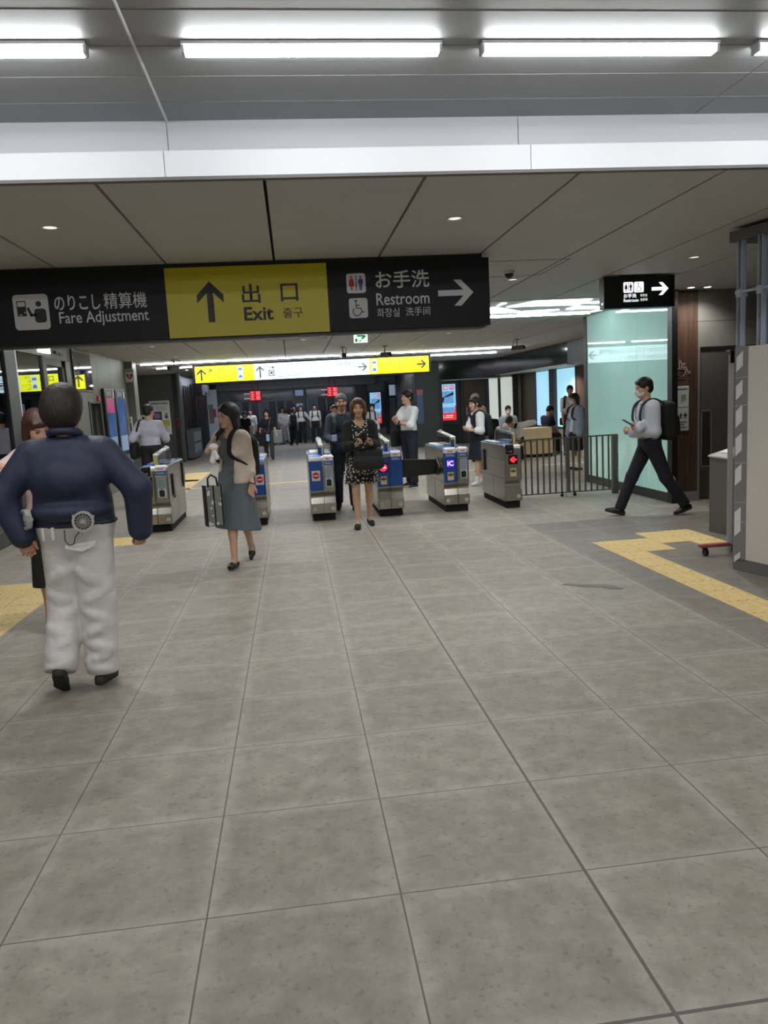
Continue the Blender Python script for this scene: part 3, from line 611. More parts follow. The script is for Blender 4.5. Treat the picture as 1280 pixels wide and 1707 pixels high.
mb = MB(); F.rect(mb, -.49, -.39, 2.34, 2.445, .004, .005); mb.build('locker_print', wl_, ys_)
mb = MB(); F.rect(mb, -.475, -.405, 2.365, 2.43, .005, .006); mb.build('locker_print', ink3, ys_)
F.text('コインロッカー', (-.275, .37, 2.445, 2.565), ink3, ys_, bold=.006); F.text('Coin Lockers', (-.275, .36, 2.28, 2.41), ink3, ys_)
F.text('モンテメール・大丸芦屋店', (.505, 1.66, 2.44, 2.57), ink3, ys_, bold=.006); F.text('ラポルテ', (.505, .90, 2.275, 2.395), ink3, ys_, bold=.006)
F.text('北', (2.505, 2.645, 2.445, 2.585), ink2, ys_, bold=.008); F.text('口', (2.785, 2.905, 2.455, 2.575), ink2, ys_, bold=.008); F.text('North Exit', (2.505, 2.905, 2.275, 2.405), ink2, ys_)
F.text('북쪽출구', (2.965, 3.2, 2.46, 2.54), ink2, ys_); F.text('北出口', (2.965, 3.2, 2.30, 2.39), ink2, ys_)
mb = MB(); arrow(F, mb, 3.365, 2.43, 0.24, 0, 0.042, 0.2, thick=.045); mb.build('right_arrow', ink, ys_)

# small restroom sign by the glazed block
YR = 8.0; A = lambda x: x
rs = thing('ceiling_sign', 'small black lit restroom sign with right arrow at the glazed toilet block', 'sign', (3.8, YR, 2.39), 0, None, True)
MB().box(3.395, 4.19, YR, YR + 0.12, 2.385, 2.715).build('sign_box', black, rs, bevel=0.004)
MB().box(3.6, 4.0, YR + 0.03, YR + 0.1, 2.715, H - 0.001).build('ceiling_mount', black, rs)
fm = MB().box(3.395, 4.19, YR - 0.012, YR, 2.385, 2.405).box(3.395, 4.19, YR - 0.012, YR, 2.695, 2.715).box(3.395, 3.415, YR - 0.012, YR, 2.385, 2.715).box(4.17, 4.19, YR - 0.012, YR, 2.385, 2.715); fm.build('frame', black, rs)
MB().box(3.39, 3.396, YR + .02, YR + .05, 2.43, 2.45).build('indicator', sw2, rs)
F = Face((0, YR, 0))
mb = MB(); F.rrect(mb, 3.617, 3.727, 2.545, 2.655, .014); F.rrect(mb, 3.737, 3.845, 2.545, 2.655, .014); mb.build('icon_plate', sw2, rs)
mb = MB(); lady(F, mb, 3.646, 2.56, .08, .002, .004); mb.build('lady_print', mat('print_red', (196, 40, 60)), rs)
mb = MB(); man(F, mb, 3.698, 2.56, .08, .002, .004); mb.build('man_print', mat('print_blue', (58, 58, 150)), rs)
mb = MB(); wheelchair(F, mb, 3.79, 2.557, .085, .002, .004); mb.build('wheelchair_print', ink, rs); mb = MB(); F.rect(mb, 3.670, 3.675, 2.56, 2.645, .002, .004); mb.build('divider_line', ink, rs)
F.text('お手洗', (3.618, 3.762, 2.490, 2.534), sw2, rs, bold=.012); F.text('Restroom', (3.618, 3.785, 2.447, 2.482), sw2, rs, bold=.01)
F.text('화장실', (3.805, 3.882, 2.498, 2.526), sw2, rs); F.text('洗手间', (3.805, 3.885, 2.452, 2.482), sw2, rs)
mb = MB(); arrow(F, mb, 4.03, 2.575, .19, 0, .036, .135, thick=.034); mb.build('arrow', sw2, rs)

# green running-man exit sign
es = thing('exit_sign', 'small lit green and white emergency exit sign under the far ceiling', 'sign', (1.26, 13.3, 2.56), 0, None, True)
MB().box(1.14, 1.385, 13.3, 13.34, 2.555, 2.705).build('sign_box', white_paint, es)
MB().box(1.25, 1.27, 13.31, 13.33, 2.705, H - .001).build('hanger', white_paint, es)
MB().box(1.142, 1.383, 13.296, 13.3, 2.557, 2.703).build('lit_face', mat('exit_white', (232, 246, 238), .4, emit=.75), es)
F = Face((0, 13.296, 0)); mb = MB(); F.poly(mb, [(1.2, 2.66), (1.3, 2.66), (1.26, 2.615), (1.3, 2.615), (1.365, 2.668), (1.32, 2.69), (1.2, 2.69)]); F.rect(mb, 1.165, 1.205, 2.575, 2.63); F.poly(mb, [(1.22, 2.60), (1.29, 2.60), (1.25, 2.575)]); mb.build('green_figure', mat('exit_green', (0, 150, 90), .4, emit=.35), es)

# ceiling cameras
def camera_on_ceiling(x, y, lb, rz):
    t = thing('security_camera', lb, 'camera', (x, y, H), rz, 'ceiling security cameras')
    MB().cyl((0, 0, -.02), .05, .019, 'z', 16).cyl((0, 0, -.14), .014, .13, 'z', 10).build('mount', mat('camera_grey', (120, 120, 118), .5), t)
    MB().prism([(-.05, -.24), (.05, -.24), (.05, -.14), (-.05, -.14)], 'y', -.16, .12).build('housing', mat('camera_dark', (84, 84, 82), .4), t, bevel=.015)
    MB().cyl((0, -.185, -.19), .036, .03, 'y', 14).build('lens', black, t)
    MB().tube([(0.02, .1, -.2), (.1, .14, -.12), (.09, .1, -.03), (.03, .05, -.01)], .008, 6).build('cable', black, t)
camera_on_ceiling(1.16, 16.4, 'black ceiling camera pointing straight down the hall, left of the middle', 0.1)
camera_on_ceiling(2.1, 16.7, 'ceiling camera with looped cable above the yellow north exit panel', 0.6)
camera_on_ceiling(5.0, 16.5, 'ceiling camera with looped cable above the seating alcove', 0.9)
camera_on_ceiling(-2.58, 17.9, 'ceiling camera in front of the line lights on the left', -0.7)
t = thing('dome_camera', 'small dark dome camera on the ceiling right of the black sign', 'camera', (2.2, 7.45, H), 0, None, True)
MB().cyl((2.2, 7.45, H - .03), .055, .029, 'z', 20).build('ring', white_paint, t); MB().ball((2.2, 7.45, H - .03), (.045, .045, .045), 16).build('dome', black, t, smooth=True)
hatch = MB()
for a, c, d, e in ((1.72, 2.62, 6.9, 6.912), (1.72, 1.732, 6.9, 7.8), (2.608, 2.62, 6.9, 7.8), (1.72, 2.62, 7.788, 7.8)): hatch.box(a, c, d, e, H - .003, H - .0005)
tag(hatch.build('access_hatch', mat('hatch_line', (120, 118, 114), .6)), 'square access hatch outline in the ceiling behind the black sign', 'hatch')

# ================================================================ LEFT WALL FITTINGS
FL = Face((XL, 0, 0), (0, 1, 0))     # faces +x, u = y
def wall_item(name, lb, cat, y, z): return thing(name, lb, cat, (XL, y, z), 0, None, True)
t = wall_item('glass_display_panel', 'dark glossy display panel high on the left wall, mirroring the yellow sign', 'panel', 14.2, 2.0)
MB().box(XL, XL + .03, 13.60, 14.79, 2.0, 2.70).build('frame', black, t)
MB().box(XL + .03, XL + .034, 13.64, 14.75, 2.03, 2.67).build('glass', mat('mirror_glass', (58, 66, 88), .03, 0.0, spec=1.0, coat=1.0), t)
t = wall_item('backlit_lettering', 'white lit three-character lettering above the shop door', 'sign', 12.2, 2.53)
m0 = mat('lit_letter', (255, 255, 255), .4, emit=1.4)
mb = MB(); FL.stroke(mb, [(11.91, 2.63), (11.91, 2.545), (12.0, 2.545), (12.0, 2.63)], .03, .0, .03); mb.build('letter', m0, t); mb = MB(); FL.stroke(mb, [(12.1, 2.63), (12.1, 2.54), (12.2, 2.54), (12.2, 2.63), (12.1, 2.63), (12.15, 2.63), (12.15, 2.57)], .02, 0, .03); mb.build('letter', m0, t); mb = MB(); FL.stroke(mb, [(12.31, 2.64), (12.31, 2.55), (12.42, 2.55), (12.42, 2.64), (12.31, 2.64), (12.42, 2.55)], .025, 0, .03); mb.build('letter', m0, t)
t = wall_item('door_sensor', 'small dark sensor box above the shop door', 'sensor', 12.85, 2.56)
MB().box(XL, XL + .05, 12.66, 12.8, 2.56, 2.6).build('sensor_eye', black, t); MB().box(XL, XL + .03, 12.9, 13.08, 2.555, 2.6).build('sensor_box', frame_m, t)
t = wall_item('alarm_button', 'small red call box on the left wall beside the dark niche', 'alarm', 15.17, 1.84)
MB().box(XL, XL + .03, 15.08, 15.26, 1.835, 1.925).build('red_box', red_m, t)
t = wall_item('service_niche', 'tall dark recessed niche in the left wall', 'niche', 14.86, 0)
MB().box(XL - .12, XL - .11, 14.43, 15.29, 0, 1.81).build('back_panel', mat('niche_dark', (44, 48, 46), .5), t)
MB().box(XL - .02, XL + .012, 14.43, 14.46, 0, 1.82).box(XL - .02, XL + .012, 15.26, 15.29, 0, 1.82).box(XL - .02, XL + .012, 14.43, 15.29, 1.79, 1.82).build('frame', frame_m, t)
MB().box(XL - .11, XL - .06, 14.46, 14.8, 0, 1.79).build('door_leaf', mat('niche_door', (84, 90, 86), .4), t)
MB().box(XL - .06, XL - .04, 14.72, 14.78, .85, 1.2).build('pull_handle', chrome, t)
def poster_screen(ya, yb, lb, top):
    t = wall_item('poster_screen', lb, 'screen', (ya + yb) / 2, .7); t['group'] = 'tall poster screens on the left wall'
    MB().box(XL + .001, XL + .06, ya, yb, .70, 2.08).build('cabinet', black, t, bevel=.006)
    MB().box(XL + .06, XL + .063, ya + .1, yb - .1, .78, 1.9).build('screen', mat('poster_blue', (62, 92, 138), .12, emit=.22, emit_rgb=(70, 110, 170), noise=.5, nscale=3), t)
    if top: MB().box(XL + .063, XL + .065, ya + .1, yb - .12, 1.6, 1.9).build('print_block', mat('poster_pink', (214, 66, 140), .3, emit=.15), t)
    MB().box(XL + .063, XL + .065, ya + .12, yb - .12, .8, 1.12).build('notice', mat('poster_pale', (150, 176, 205), .3, emit=.15), t)
    MB().box(XL + .06, XL + .064, ya + .12, yb - .3, 1.94, 2.03).build('header', mat('poster_grey', (120, 124, 128), .4), t)
    MB().box(XL + .06, XL + .07, yb - .2, yb - .1, 1.9, 2.05).build('tag_label', paper, t)
poster_screen(15.45, 16.30, 'tall poster screen with a pink block at its top, on the left wall', True)
poster_screen(16.38, 17.28, 'tall all-blue poster screen on the left wall, beside the wall end', False)
t = thing('projecting_sign', 'white projecting AED sign with a dark red heart at the wall end', 'sign', (-3.6, 17.84, 2.28), 0, None, True)
MB().box(-3.655, -3.46, 17.80, 17.86, 2.275, 2.56).build('plate', paper, t, bevel=.006)
F = Face((0, 17.80, 0)); F.text('AED', (-3.64, -3.475, 2.492, 2.548), ink, t, bold=.02)
mb = MB(); pts = []
for i in range(24):
    a = 2 * PI * i / 24; pts.append((-3.558 + .0043 * 16 * math.sin(a) ** 3, 2.40 + .0048 * (13 * math.cos(a) - 5 * math.cos(2 * a) - 2 * math.cos(3 * a) - math.cos(4 * a))))
F.poly(mb, pts[::-1]); mb.build('heart', mat('heart_red', (130, 22, 30), .5), t)
mb = MB(); F.poly(mb, [(x + .057, z) for x, z in [(-3.63, 2.45), (-3.60, 2.45), (-3.61, 2.41), (-3.59, 2.41), (-3.63, 2.345), (-3.62, 2.39), (-3.64, 2.39)]], .002, .004); mb.build('bolt', paper, t)
t = thing('wall_intercom', 'slim white wall unit with a dark slot on the wall end', 'intercom', (-3.63, 17.87, 1.08), 0, None, True)
MB().box(-3.70, -3.61, 17.845, 17.88, 1.08, 1.505).build('body', paper, t, bevel=.004); MB().box(-3.675, -3.635, 17.84, 17.845, 1.13, 1.36).build('slot', frame_m, t)
MB().box(-3.665, -3.645, 17.84, 17.845, 1.40, 1.45).build('label_mark', ink, t)
# notices on and behind the shop glass
note_y = mat('notice_yellow', (196, 180, 70), .6)
def shop_notice(ya, yb, z0, z1, m, lb, txt=None, x=XL - .03, lines=0, gp='notices on the shop glass'):
    t = thing('glass_notice', lb, 'notice', (x, (ya + yb) / 2, z0), 0, gp, True)
    MB().box(x - .004, x, ya, yb, z0, z1).build('sheet', m, t)
    Fq = Face((x, 0, 0), (0, 1, 0))
    if txt:
        for k, (tx, a, c, mm) in enumerate(txt): Fq.text(tx, (ya + .03, yb - .03, a, c), mm, t, d=.002)
    if lines:
        mb = MB()
        for k in range(lines): Fq.rect(mb, ya + .05, yb - .05 - .1 * ((k * 7) % 3), z1 - .12 - k * (z1 - z0 - .2) / lines - .012, z1 - .12 - k * (z1 - z0 - .2) / lines, 0, .001)
        mb.build('printed_lines', mat('print_grey', (110, 112, 118), .6), t)
red_ink = mat('red_ink', (150, 40, 30), .6)
shop_notice(10.9, 11.74, 1.80, 1.955, note_y, 'yellow notice strip with red lettering on the shop glass', [('ない自販機のご', 1.87, 1.945, red_ink), ('In the unlikely event this machine', 1.825, 1.85, ink)])
shop_notice(9.6, 10.34, 1.79, 1.92, note_y, 'yellow notice strip on the nearest shop pane, cut by the photo edge', [('■', 1.83, 1.87, ink)])
shop_notice(10.92, 11.72, .95, 1.76, paper, 'white printed notice board under the yellow strip, behind the brown-haired woman', None, lines=9)
shop_notice(9.75, 10.05, .95, 1.74, mat('pale_blue_sheet', (188, 204, 224), .5), 'pale blue tall sheet on the nearest shop pane', None)
shop_notice(10.1, 10.42, .95, 1.74, paper, 'narrow white price list beside the dark shop post', None, lines=8)

# ================================================================ BACK LEFT: POSTER, LOCKERS, KIOSK
t = thing('wall_poster', 'large white information poster with a yellow patch on the dark wall', 'poster', (-4.07, 24.37, .88), 0, None, True)
MB().box(-4.38, -3.765, 24.36, 24.374, .88, 1.93).build('sheet', paper, t)
F = Face((0, 24.36, 0))
mb = MB(); F.rect(mb, -4.34, -3.81, 1.81, 1.89); mb.build('header_band', mat('poster_header', (176, 190, 200), .6), t)
F.text('精算機のご案内', (-4.31, -3.85, 1.82, 1.88), ink, t, d=.004)
mb = MB(); F.rect(mb, -4.30, -4.02, 1.34, 1.6); mb.build('machine_picture', mat('poster_machine', (72, 70, 96), .5), t)
mb = MB(); F.rect(mb, -4.26, -4.08, 1.40, 1.55, .002, .004); mb.build('machine_screen', mat('poster_machine_screen', (150, 130, 170), .5), t)
mb = MB(); F.rect(mb, -4.04, -3.80, 1.16, 1.33); mb.build('yellow_patch', mat('poster_yellow', (206, 190, 70), .6), t)
mb = MB(); F.disc(mb, -3.88, 1.52, .03); F.rrect(mb, -3.93, -3.84, 1.38, 1.48, .02)
for k in range(4): F.rect(mb, -4.2, -3.84 - .05 * (k % 2), 1.76 - k * .04, 1.768 - k * .04)
for k in range(4): F.rect(mb, -4.0, -3.84 - .05 * (k % 2), 1.12 - k * .05, 1.135 - k * .05)
mb.build('print', mat('poster_ink', (80, 84, 92), .6), t)
t = thing('wall_notice', 'small white notice on the dark wall left of the large poster', 'notice', (-4.55, 24.37, 1.4), 0, None, True)
MB().box(-4.66, -4.5, 24.36, 24.374, 1.35, 1.52).build('sheet', paper, t); mb = MB(); F.rect(mb, -4.63, -4.55, 1.40, 1.46); mb.build('print', ink, t)
t = thing('fire_hydrant_lamp', 'small red round lamp plate on the grey pier left of the lockers', 'lamp', (-3.5, 24.2, 1.25), 0, None, True)
MB().cyl((-3.53, 24.24, 1.33), .05, .03, 'y', 16).cyl((-3.53, 24.24, 1.18), .045, .03, 'y', 16).build('red_disc', mat('dull_red', (140, 36, 50), .5), t)
# slatted shutter bays and kiosk along the left side
def shutter_bay(ya, yb, lb, top):
    t = thing('shutter_bay', lb, 'shutter', (-3.5, (ya + yb) / 2, 0), 0, 'dark shutter bays behind the gates', True)
    MB().box(-3.6, -3.5, ya, yb, 0, top).build('back_panel', mat('shutter_black', (22, 22, 21), .35), t)
    for k in range(5):
        y = ya + (yb - ya) * (k + .5) / 5
        MB().box(-3.5, -3.47, y - .05, y + .05, .05, top - .1).build('slat', mat('shutter_slat', (58, 56, 50), .3, .4), t)
    MB().box(-3.6, -3.44, ya - .06, ya + .02, 0, top).box(-3.6, -3.44, yb - .02, yb + .06, 0, top).build('frame', frame_m, t)
shutter_bay(25.0, 27.6, 'nearer dark slatted shutter bay, beside the grey pier', 2.5)
shutter_bay(28.4, 32.0, 'farther dark slatted shutter bay with a grey box above', 2.1)
t = thing('leaflet_rack', 'grey cabinet with white leaflets low on the left, behind the gates', 'cabinet', (-3.3, 26.2, 0), 0, None, True)
MB().box(-3.44, -3.22, 25.1, 27.4, 0.05, .98).build('cabinet', mat('cabinet_grey', (96, 98, 98), .5), t, bevel=.01)
F = Face((-3.22, 0, 0), (0, 1, 0)); mb = MB()
for k in range(4):
    for j in range(2): F.rect(mb, 25.3 + k * .5, 25.65 + k * .5, .2 + j * .38, .5 + j * .38)
mb.build('leaflets', mat('leaflet_grey', (176, 178, 178), .6), t)
t = thing('ceiling_unit', 'grey boxed unit with a dark camera eye above the farther shutter bay', 'box', (-3.4, 30, 2.1), 0, None, True)
MB().box(-3.55, -3.2, 28.6, 31.0, 2.12, 2.55).build('housing', mat('unit_grey', (104, 106, 112), .5), t, bevel=.02); MB().ball((-3.2, 29.6, 2.2), .07, 12).build('eye', black, t, smooth=True)
t = thing('banner_panel', 'tall white poster panel with a red accent before the far doors', 'panel', (-3.35, 33, 0.2), 0, None, True)
MB().box(-3.55, -3.12, 33.0, 33.08, .05, 2.42).build('panel', mat('banner_white', (196, 200, 204), .5), t)
F = Face((0, 33.0, 0)); mb = MB(); F.rect(mb, -3.5, -3.3, 1.0, 1.8); mb.build('picture', mat('banner_picture', (120, 112, 112), .5), t)
mb = MB(); F.rect(mb, -3.32, -3.2, 1.25, 1.6, .002, .004); mb.build('red_accent', mat('banner_red', (170, 60, 66), .5), t)

# ================================================================ FAR WALL FITTINGS
def led_sign(xa, lb):
    t = thing('led_sign', lb, 'sign', (xa + .24, YF - .9, 1.9), 0, 'red LED signs over the far doors', True)
    for k in range(2):
        p = xa + k * .25
        MB().box(p, p + .23, YF - .95, YF - .85, 1.9, 2.33).build('panel', mat('led_red', (190, 22, 34), .4, emit=.55, emit_rgb=(226, 30, 44)), t)
        Fq = Face((0, YF - .95, 0)); mb = MB(); r_ = random.Random(k + int(xa * 7))
        for zz in (1.94, 2.14):
            Fq.stroke(mb, [(p + .05, zz + .14), (p + .18, zz + .14)], .02); Fq.stroke(mb, [(p + .115, zz + .14), (p + .115, zz + .02)], .02); Fq.stroke(mb, [(p + .04, zz + .02), (p + .19, zz + .02)], .02)
            if k: Fq.stroke(mb, [(p + .05, zz + .14), (p + .05, zz + .02)], .02); Fq.stroke(mb, [(p + .18, zz + .14), (p + .18, zz + .02)], .02)
        mb.build('character_strokes', mat('led_pink', (250, 150, 160), .4, emit=.8), t)
    MB().box(xa - .28, xa, YF - .92, YF - .88, 1.98, 2.02).box(xa - .28, xa, YF - .92, YF - .88, 2.2, 2.24).build('side_bar', mat('bar_white', (220, 220, 222), .4, emit=.35), t)
    MB().box(xa + .48, xa + .95, YF - .92, YF - .9, 2.0, 2.02).box(xa + .48, xa + .95, YF - .92, YF - .9, 2.26, 2.28).build('side_rail', fr_l, t)
    MB().box(xa + .1, xa + .13, YF - .91, YF - .89, 2.33, H - .001).box(xa + .35, xa + .38, YF - .91, YF - .89, 2.33, H - .001).build('hanger', frame_m, t)
led_sign(-1.86, 'red LED sign over the left glass doors'); led_sign(1.68, 'red LED sign over the right glass doors, above the grey-haired man')
def ad_screen(xa, xb, za, zb, y, lb, k):
    t = thing('digital_display', lb, 'screen', ((xa + xb) / 2, y, za), 0, None, True)
    MB().box(xa - .12 * k, xb + .12 * k, y, y + .08, za - .16 * k, zb + .14 * k).build('bezel', mat('bezel_dark', (40, 42, 42), .4), t)
    Fq = Face((0, y, 0)); w, hh = xb - xa, zb - za
    mb = MB(); Fq.rect(mb, xa, xb, za + .3 * hh, zb, 0, .003); mb.build('sky_area', mat('ad_blue', (138, 196, 232), .4, emit=.72, emit_rgb=(138, 200, 240)), t)
    mb = MB(); Fq.rect(mb, xa, xb, za, za + .30 * hh, 0, .003); Fq.rect(mb, xa, xa + .06 * w, za + .3 * hh, za + .55 * hh, 0, .004); Fq.rect(mb, xb - .06 * w, xb, za + .3 * hh, za + .4 * hh, 0, .004); mb.build('red_area', mat('ad_red', (226, 40, 50), .4, emit=.75, emit_rgb=(232, 44, 54)), t)
    mb = MB(); Fq.rect(mb, xa + .12 * w, xb - .1 * w, za + .47 * hh, za + .8 * hh, .003, .005); Fq.rect(mb, xa + .1 * w, xb - .08 * w, za + .2 * hh, za + .36 * hh, .003, .005); mb.build('photo_area', mat('ad_photo', (110, 160, 214), .4, emit=.55, emit_rgb=(110, 164, 220), noise=.45, nscale=9), t)
    mb = MB(); Fq.poly(mb, [(xa + .3 * w, za + .5 * hh), (xa + .4 * w, za + .5 * hh), (xa + .44 * w, za + .63 * hh), (xb - .1 * w, za + .70 * hh), (xb - .1 * w, za + .78 * hh), (xa + .3 * w, za + .62 * hh)], .005, .006); mb.build('dark_shape', mat('ad_dark', (28, 34, 52), .5), t)
    mb = MB(); Fq.rect(mb, xa + .42 * w, xa + .62 * w, za + .85 * hh, za + .96 * hh, .003, .005); Fq.rect(mb, xa + .72 * w, xa + .92 * w, za + .85 * hh, za + .96 * hh, .003, .005); mb.build('badge', mat('ad_badge', (226, 70, 110), .4, emit=.6), t)
    mb = MB(); Fq.rect(mb, xa + .47 * w, xa + .52 * w, za + .87 * hh, za + .94 * hh, .005, .006); Fq.rect(mb, xa + .55 * w, xa + .58 * w, za + .87 * hh, za + .94 * hh, .005, .006); Fq.rect(mb, xa + .75 * w, xa + .89 * w, za + .89 * hh, za + .90 * hh, .005, .006); Fq.rect(mb, xa + .75 * w, xa + .89 * w, za + .92 * hh, za + .93 * hh, .005, .006)
    Fq.rect(mb, xa + .2 * w, xa + .4 * w, za + .12 * hh, za + .14 * hh, .003, .005); Fq.rect(mb, xa + .5 * w, xa + .84 * w, za + .12 * hh, za + .14 * hh, .003, .005); Fq.rect(mb, xa + .2 * w, xa + .84 * w, za + .07 * hh, za + .085 * hh, .003, .005)
    mb.build('white_print', mat('ad_white', (250, 240, 242), .4, emit=.8), t)
    return t
t = ad_screen(4.72, 5.41, .80, 1.985, 24.90, 'bright red and blue advertising screen on the dark wall by the wooden door', .9)
MB().box(4.9, 5.5, 24.93, 24.985, .05, .60).build('lower_panel', black, t)
ad_screen(3.70, 4.22, .52, 1.98, 36.1, 'far red and blue advertising screen behind the masked woman in white', .6)
t = thing('wall_poster', 'narrow blue poster strip with a pink top on the dark pillar', 'poster', (4.3, 24.54, .8), 0, None, True)
MB().box(4.05, 4.25, 24.53, 24.548, .75, 1.85).build('sheet', mat('strip_blue', (70, 92, 122), .4, emit=.1), t); MB().box(4.05, 4.25, 24.522, 24.53, 1.68, 1.85).build('pink_top', mat('strip_pink', (196, 110, 130), .5), t)
t = thing('wall_screen', 'small white notice screen high beside the far dark wall', 'screen', (3.8, 36.2, 1.9), 0, None, True)
MB().box(4.6, 5.0, 36.2, 36.28, 1.75, 2.35).build('bezel', black, t); MB().box(4.65, 4.97, 36.19, 36.2, 1.8, 2.3).build('screen', mat('notice_screen', (176, 196, 214), .4, emit=.3), t)
t = thing('wall_screen', 'pair of pale blue screens in the grey pier between the far doors', 'screen', (.38, 36.2, 1.8), 0, None, True)
MB().box(.2, .58, 36.24, 36.3, 2.02, 2.28).box(.22, .52, 36.24, 36.3, 1.52, 1.66).build('screen', mat('pale_screen', (136, 160, 196), .4, emit=.3), t)
# ================================================================ TICKET GATES
gate_blue_lit = mat('reader_blue', (90, 120, 240), .3, emit=.5, emit_rgb=(90, 120, 255))
pict = mat('sticker_cream', (222, 206, 150), .5); grey_panel = mat('gate_pale_panel', (158, 172, 184), .35)
blue_top = mat('gate_blue_top', (40, 104, 184), .3); ticket_white = mat('ticket_white', (226, 222, 220), .5)
black_gloss = mat('gate_black', (16, 16, 18), .25)
def gate_face_profile(w, y0=0.0):
    return [(0.03, .09), (-.02 + .02, .10), (0, .235), (.035, .29), (.05, .315), (.045, .335), (0, .39), (0, .81), (.012, .845), (.04, .86)]
def make_gate(px, py, w, L, left, right, lb, split=None, solo=False, nums=('1', '2'), flap_l=None, flap_r=None, win=False):
    t = thing('ticket_gate', lb, 'ticket gate', (px, py, 0), 0, 'automatic ticket gates in a row')
    sp = split if split else w * .56
    MB().box(.02, w - .02, .035, L - .02, 0, .095).build('plinth', matte_black, t)
    prof = gate_face_profile(w) + [(L, .86), (L, .40), (L - .03, .36), (L - .03, .09)]
    MB().prism(prof, 'x', 0, w).build('body', steel, t, bevel=.006)
    # blue front panels
    def front(m, a, c, z0=.405, z1=.80, d=.006, nm='front_panel'): return MB().box(a + .003, c - .003, -d, .004, z0, z1).build(nm, m, t, bevel=.003)
    F = Face((0, -.006, 0))
    for side, (a, c), spec in (('l', (0, sp), left), ('r', (sp, w), right)):
        if not spec: continue
        spec = spec.split(); blue = 'blue' in spec
        front(blue_m if blue else steel, a, c)
        if blue: MB().prism([(.006, .81), (.02, .85), (.05, .868), (L * .5, .868), (L * .5, .862), (.05, .862), (.026, .845), (.012, .808)], 'x', a + .004, c - .004).build('top_cover', blue_top, t)
        mx = (a + c) / 2
        if 'noentry' in spec:
            mb = MB(); F.rect(mb, mx - .055, mx + .055, .54, .675); mb.build('sticker', ticket_white, t)
            mb = MB(); F.disc(mb, mx, .61, .044, .002, .004); mb.build('no_entry_mark', red_m, t)
            mb = MB(); F.rect(mb, mx - .032, mx + .032, .602, .618, .004, .005); mb.build('no_entry_bar', paper, t)
        if 'arrow' in spec or 'ic' in spec or 'stop' in spec:
            mb = MB(); F.rrect(mb, mx - .062, mx + .062, .60, .725, .008, 0, .006); mb.build('display', black_gloss, t)
            if 'arrow' in spec:
                mb = MB(); arrow(F, mb, mx, .662, .095, PI, .026, .075, .006, .008, thick=.03); mb.build('red_arrow', mat('lit_red', (255, 60, 70), .4, emit=1.1, emit_rgb=(255, 46, 60)), t)
            if 'stop' in spec:
                mb = MB(); F.disc(mb, mx, .662, .052, .006, .008); mb.build('stop_disc', mat('lit_stop', (255, 40, 90), .4, emit=1.0, emit_rgb=(255, 40, 90)), t)
                mb = MB(); F.rect(mb, mx - .036, mx + .036, .652, .672, .008, .009); mb.build('stop_bar', mat('lit_pinkwhite', (255, 200, 215), .4, emit=1.0), t)
            if 'ic' in spec:
                mb = MB(); F.rect(mb, mx - .054, mx + .054, .608, .717, .006, .007); mb.build('screen', mat('ic_screen', (70, 40, 190), .4, emit=.7, emit_rgb=(70, 40, 200)), t)
                F.text('IC', (mx - .04, mx + .042, .63, .695), mat('ic_letters', (240, 230, 255), .4, emit=1.0), t, d=.009, bold=.02)
            mb = MB(); F.rrect(mb, mx - .042, mx + .042, .435, .545, .006); mb.build('pictogram_sticker', pict, t)
            mb = MB(); F.poly(mb, [(mx - .034, .49), (mx - .006, .505), (mx - .034, .535)], .002, .003); F.poly(mb, [(mx + .034, .49), (mx + .034, .535), (mx + .006, .505)], .002, .003); F.disc(mb, mx, .528, .009, .002, .003); F.rect(mb, mx - .01, mx + .01, .485, .518, .002, .003); mb.build('pictogram', ink, t)
        if 'panel' in spec:
            MB().box(a + .02, c - .012, -.028, 0, .43, .735).build('service_panel', steel, t, bevel=.006)
            Fp = Face((0, -.028, 0)); mb = MB(); Fp.rrect(mb, a + .032, c - .026, .45, .715, .008); mb.build('pale_sticker', grey_panel, t)
            mb = MB(); Fp.rrect(mb, a + .04, c - .034, .462, .57, .012, .002, .003); mb.build('sticker_print', mat('print_pale', (214, 220, 224), .5), t)
            mb = MB(); Fp.rrect(mb, mx - .034, mx + .034, .466, .55, .012, .003, .005); Fp.arc(mb, mx, .548, .016, 0, PI, .008, .003, .005); mb.build('lock_print', black, t)
            mb = MB()
            for k in range(4): Fp.rect(mb, a + .045, c - .045 - .012 * (k % 2), .60 + k * .024, .606 + k * .024, .002, .003)
            mb.build('print_lines', mat('print_steel', (120, 132, 142), .5), t)
        if 'reader' in spec:
            MB().box(a + .012, a + .128, -.012, .10, .735, .87).build('card_reader', black_gloss, t, bevel=.012)
            mb = MB(); F.rrect(mb, a + .03, a + .11, .815, .855, .006, .006, .008); mb.build('reader_window', mat('reader_grey', (44, 44, 46), .2), t)
            MB().cyl((a + .07, .17, .862), .055, .008, 'z', 20).build('reader_disc', gate_blue_lit, t)
            mb = MB(); F.disc(mb, a + .085, .775, .012, .006, .008); F.rect(mb, a + .035, a + .065, .772, .778, .006, .008); mb.build('reader_mark', mat('reader_print', (150, 150, 155), .4), t)
        if 'ticket' in spec or 'label' in spec:
            MB().prism([(-.008, .745), (-.008, .80), (.012, .85), (.05, .872), (.05, .862), (.02, .845), (.004, .80), (.004, .745)], 'x', a + .022, c - .018).build('ticket_slot', blue_top, t)
            MB().prism([(-.0085, .80), (.0115, .8505), (.045, .871), (.045, .874), (.010, .854), (-.0105, .80)], 'x', a + .024, c - .02).build('slot_cover', ticket_white, t)
            mb = MB(); F.rect(mb, a + .05, c - .05, .822, .832, .004, .006); mb.build('slot_print', red_m, t)
            mb = MB()
            for k in range(2): F.rect(mb, a + .035, c - .035 - .01 * k, .76 + k * .016, .766 + k * .016, .003, .005)
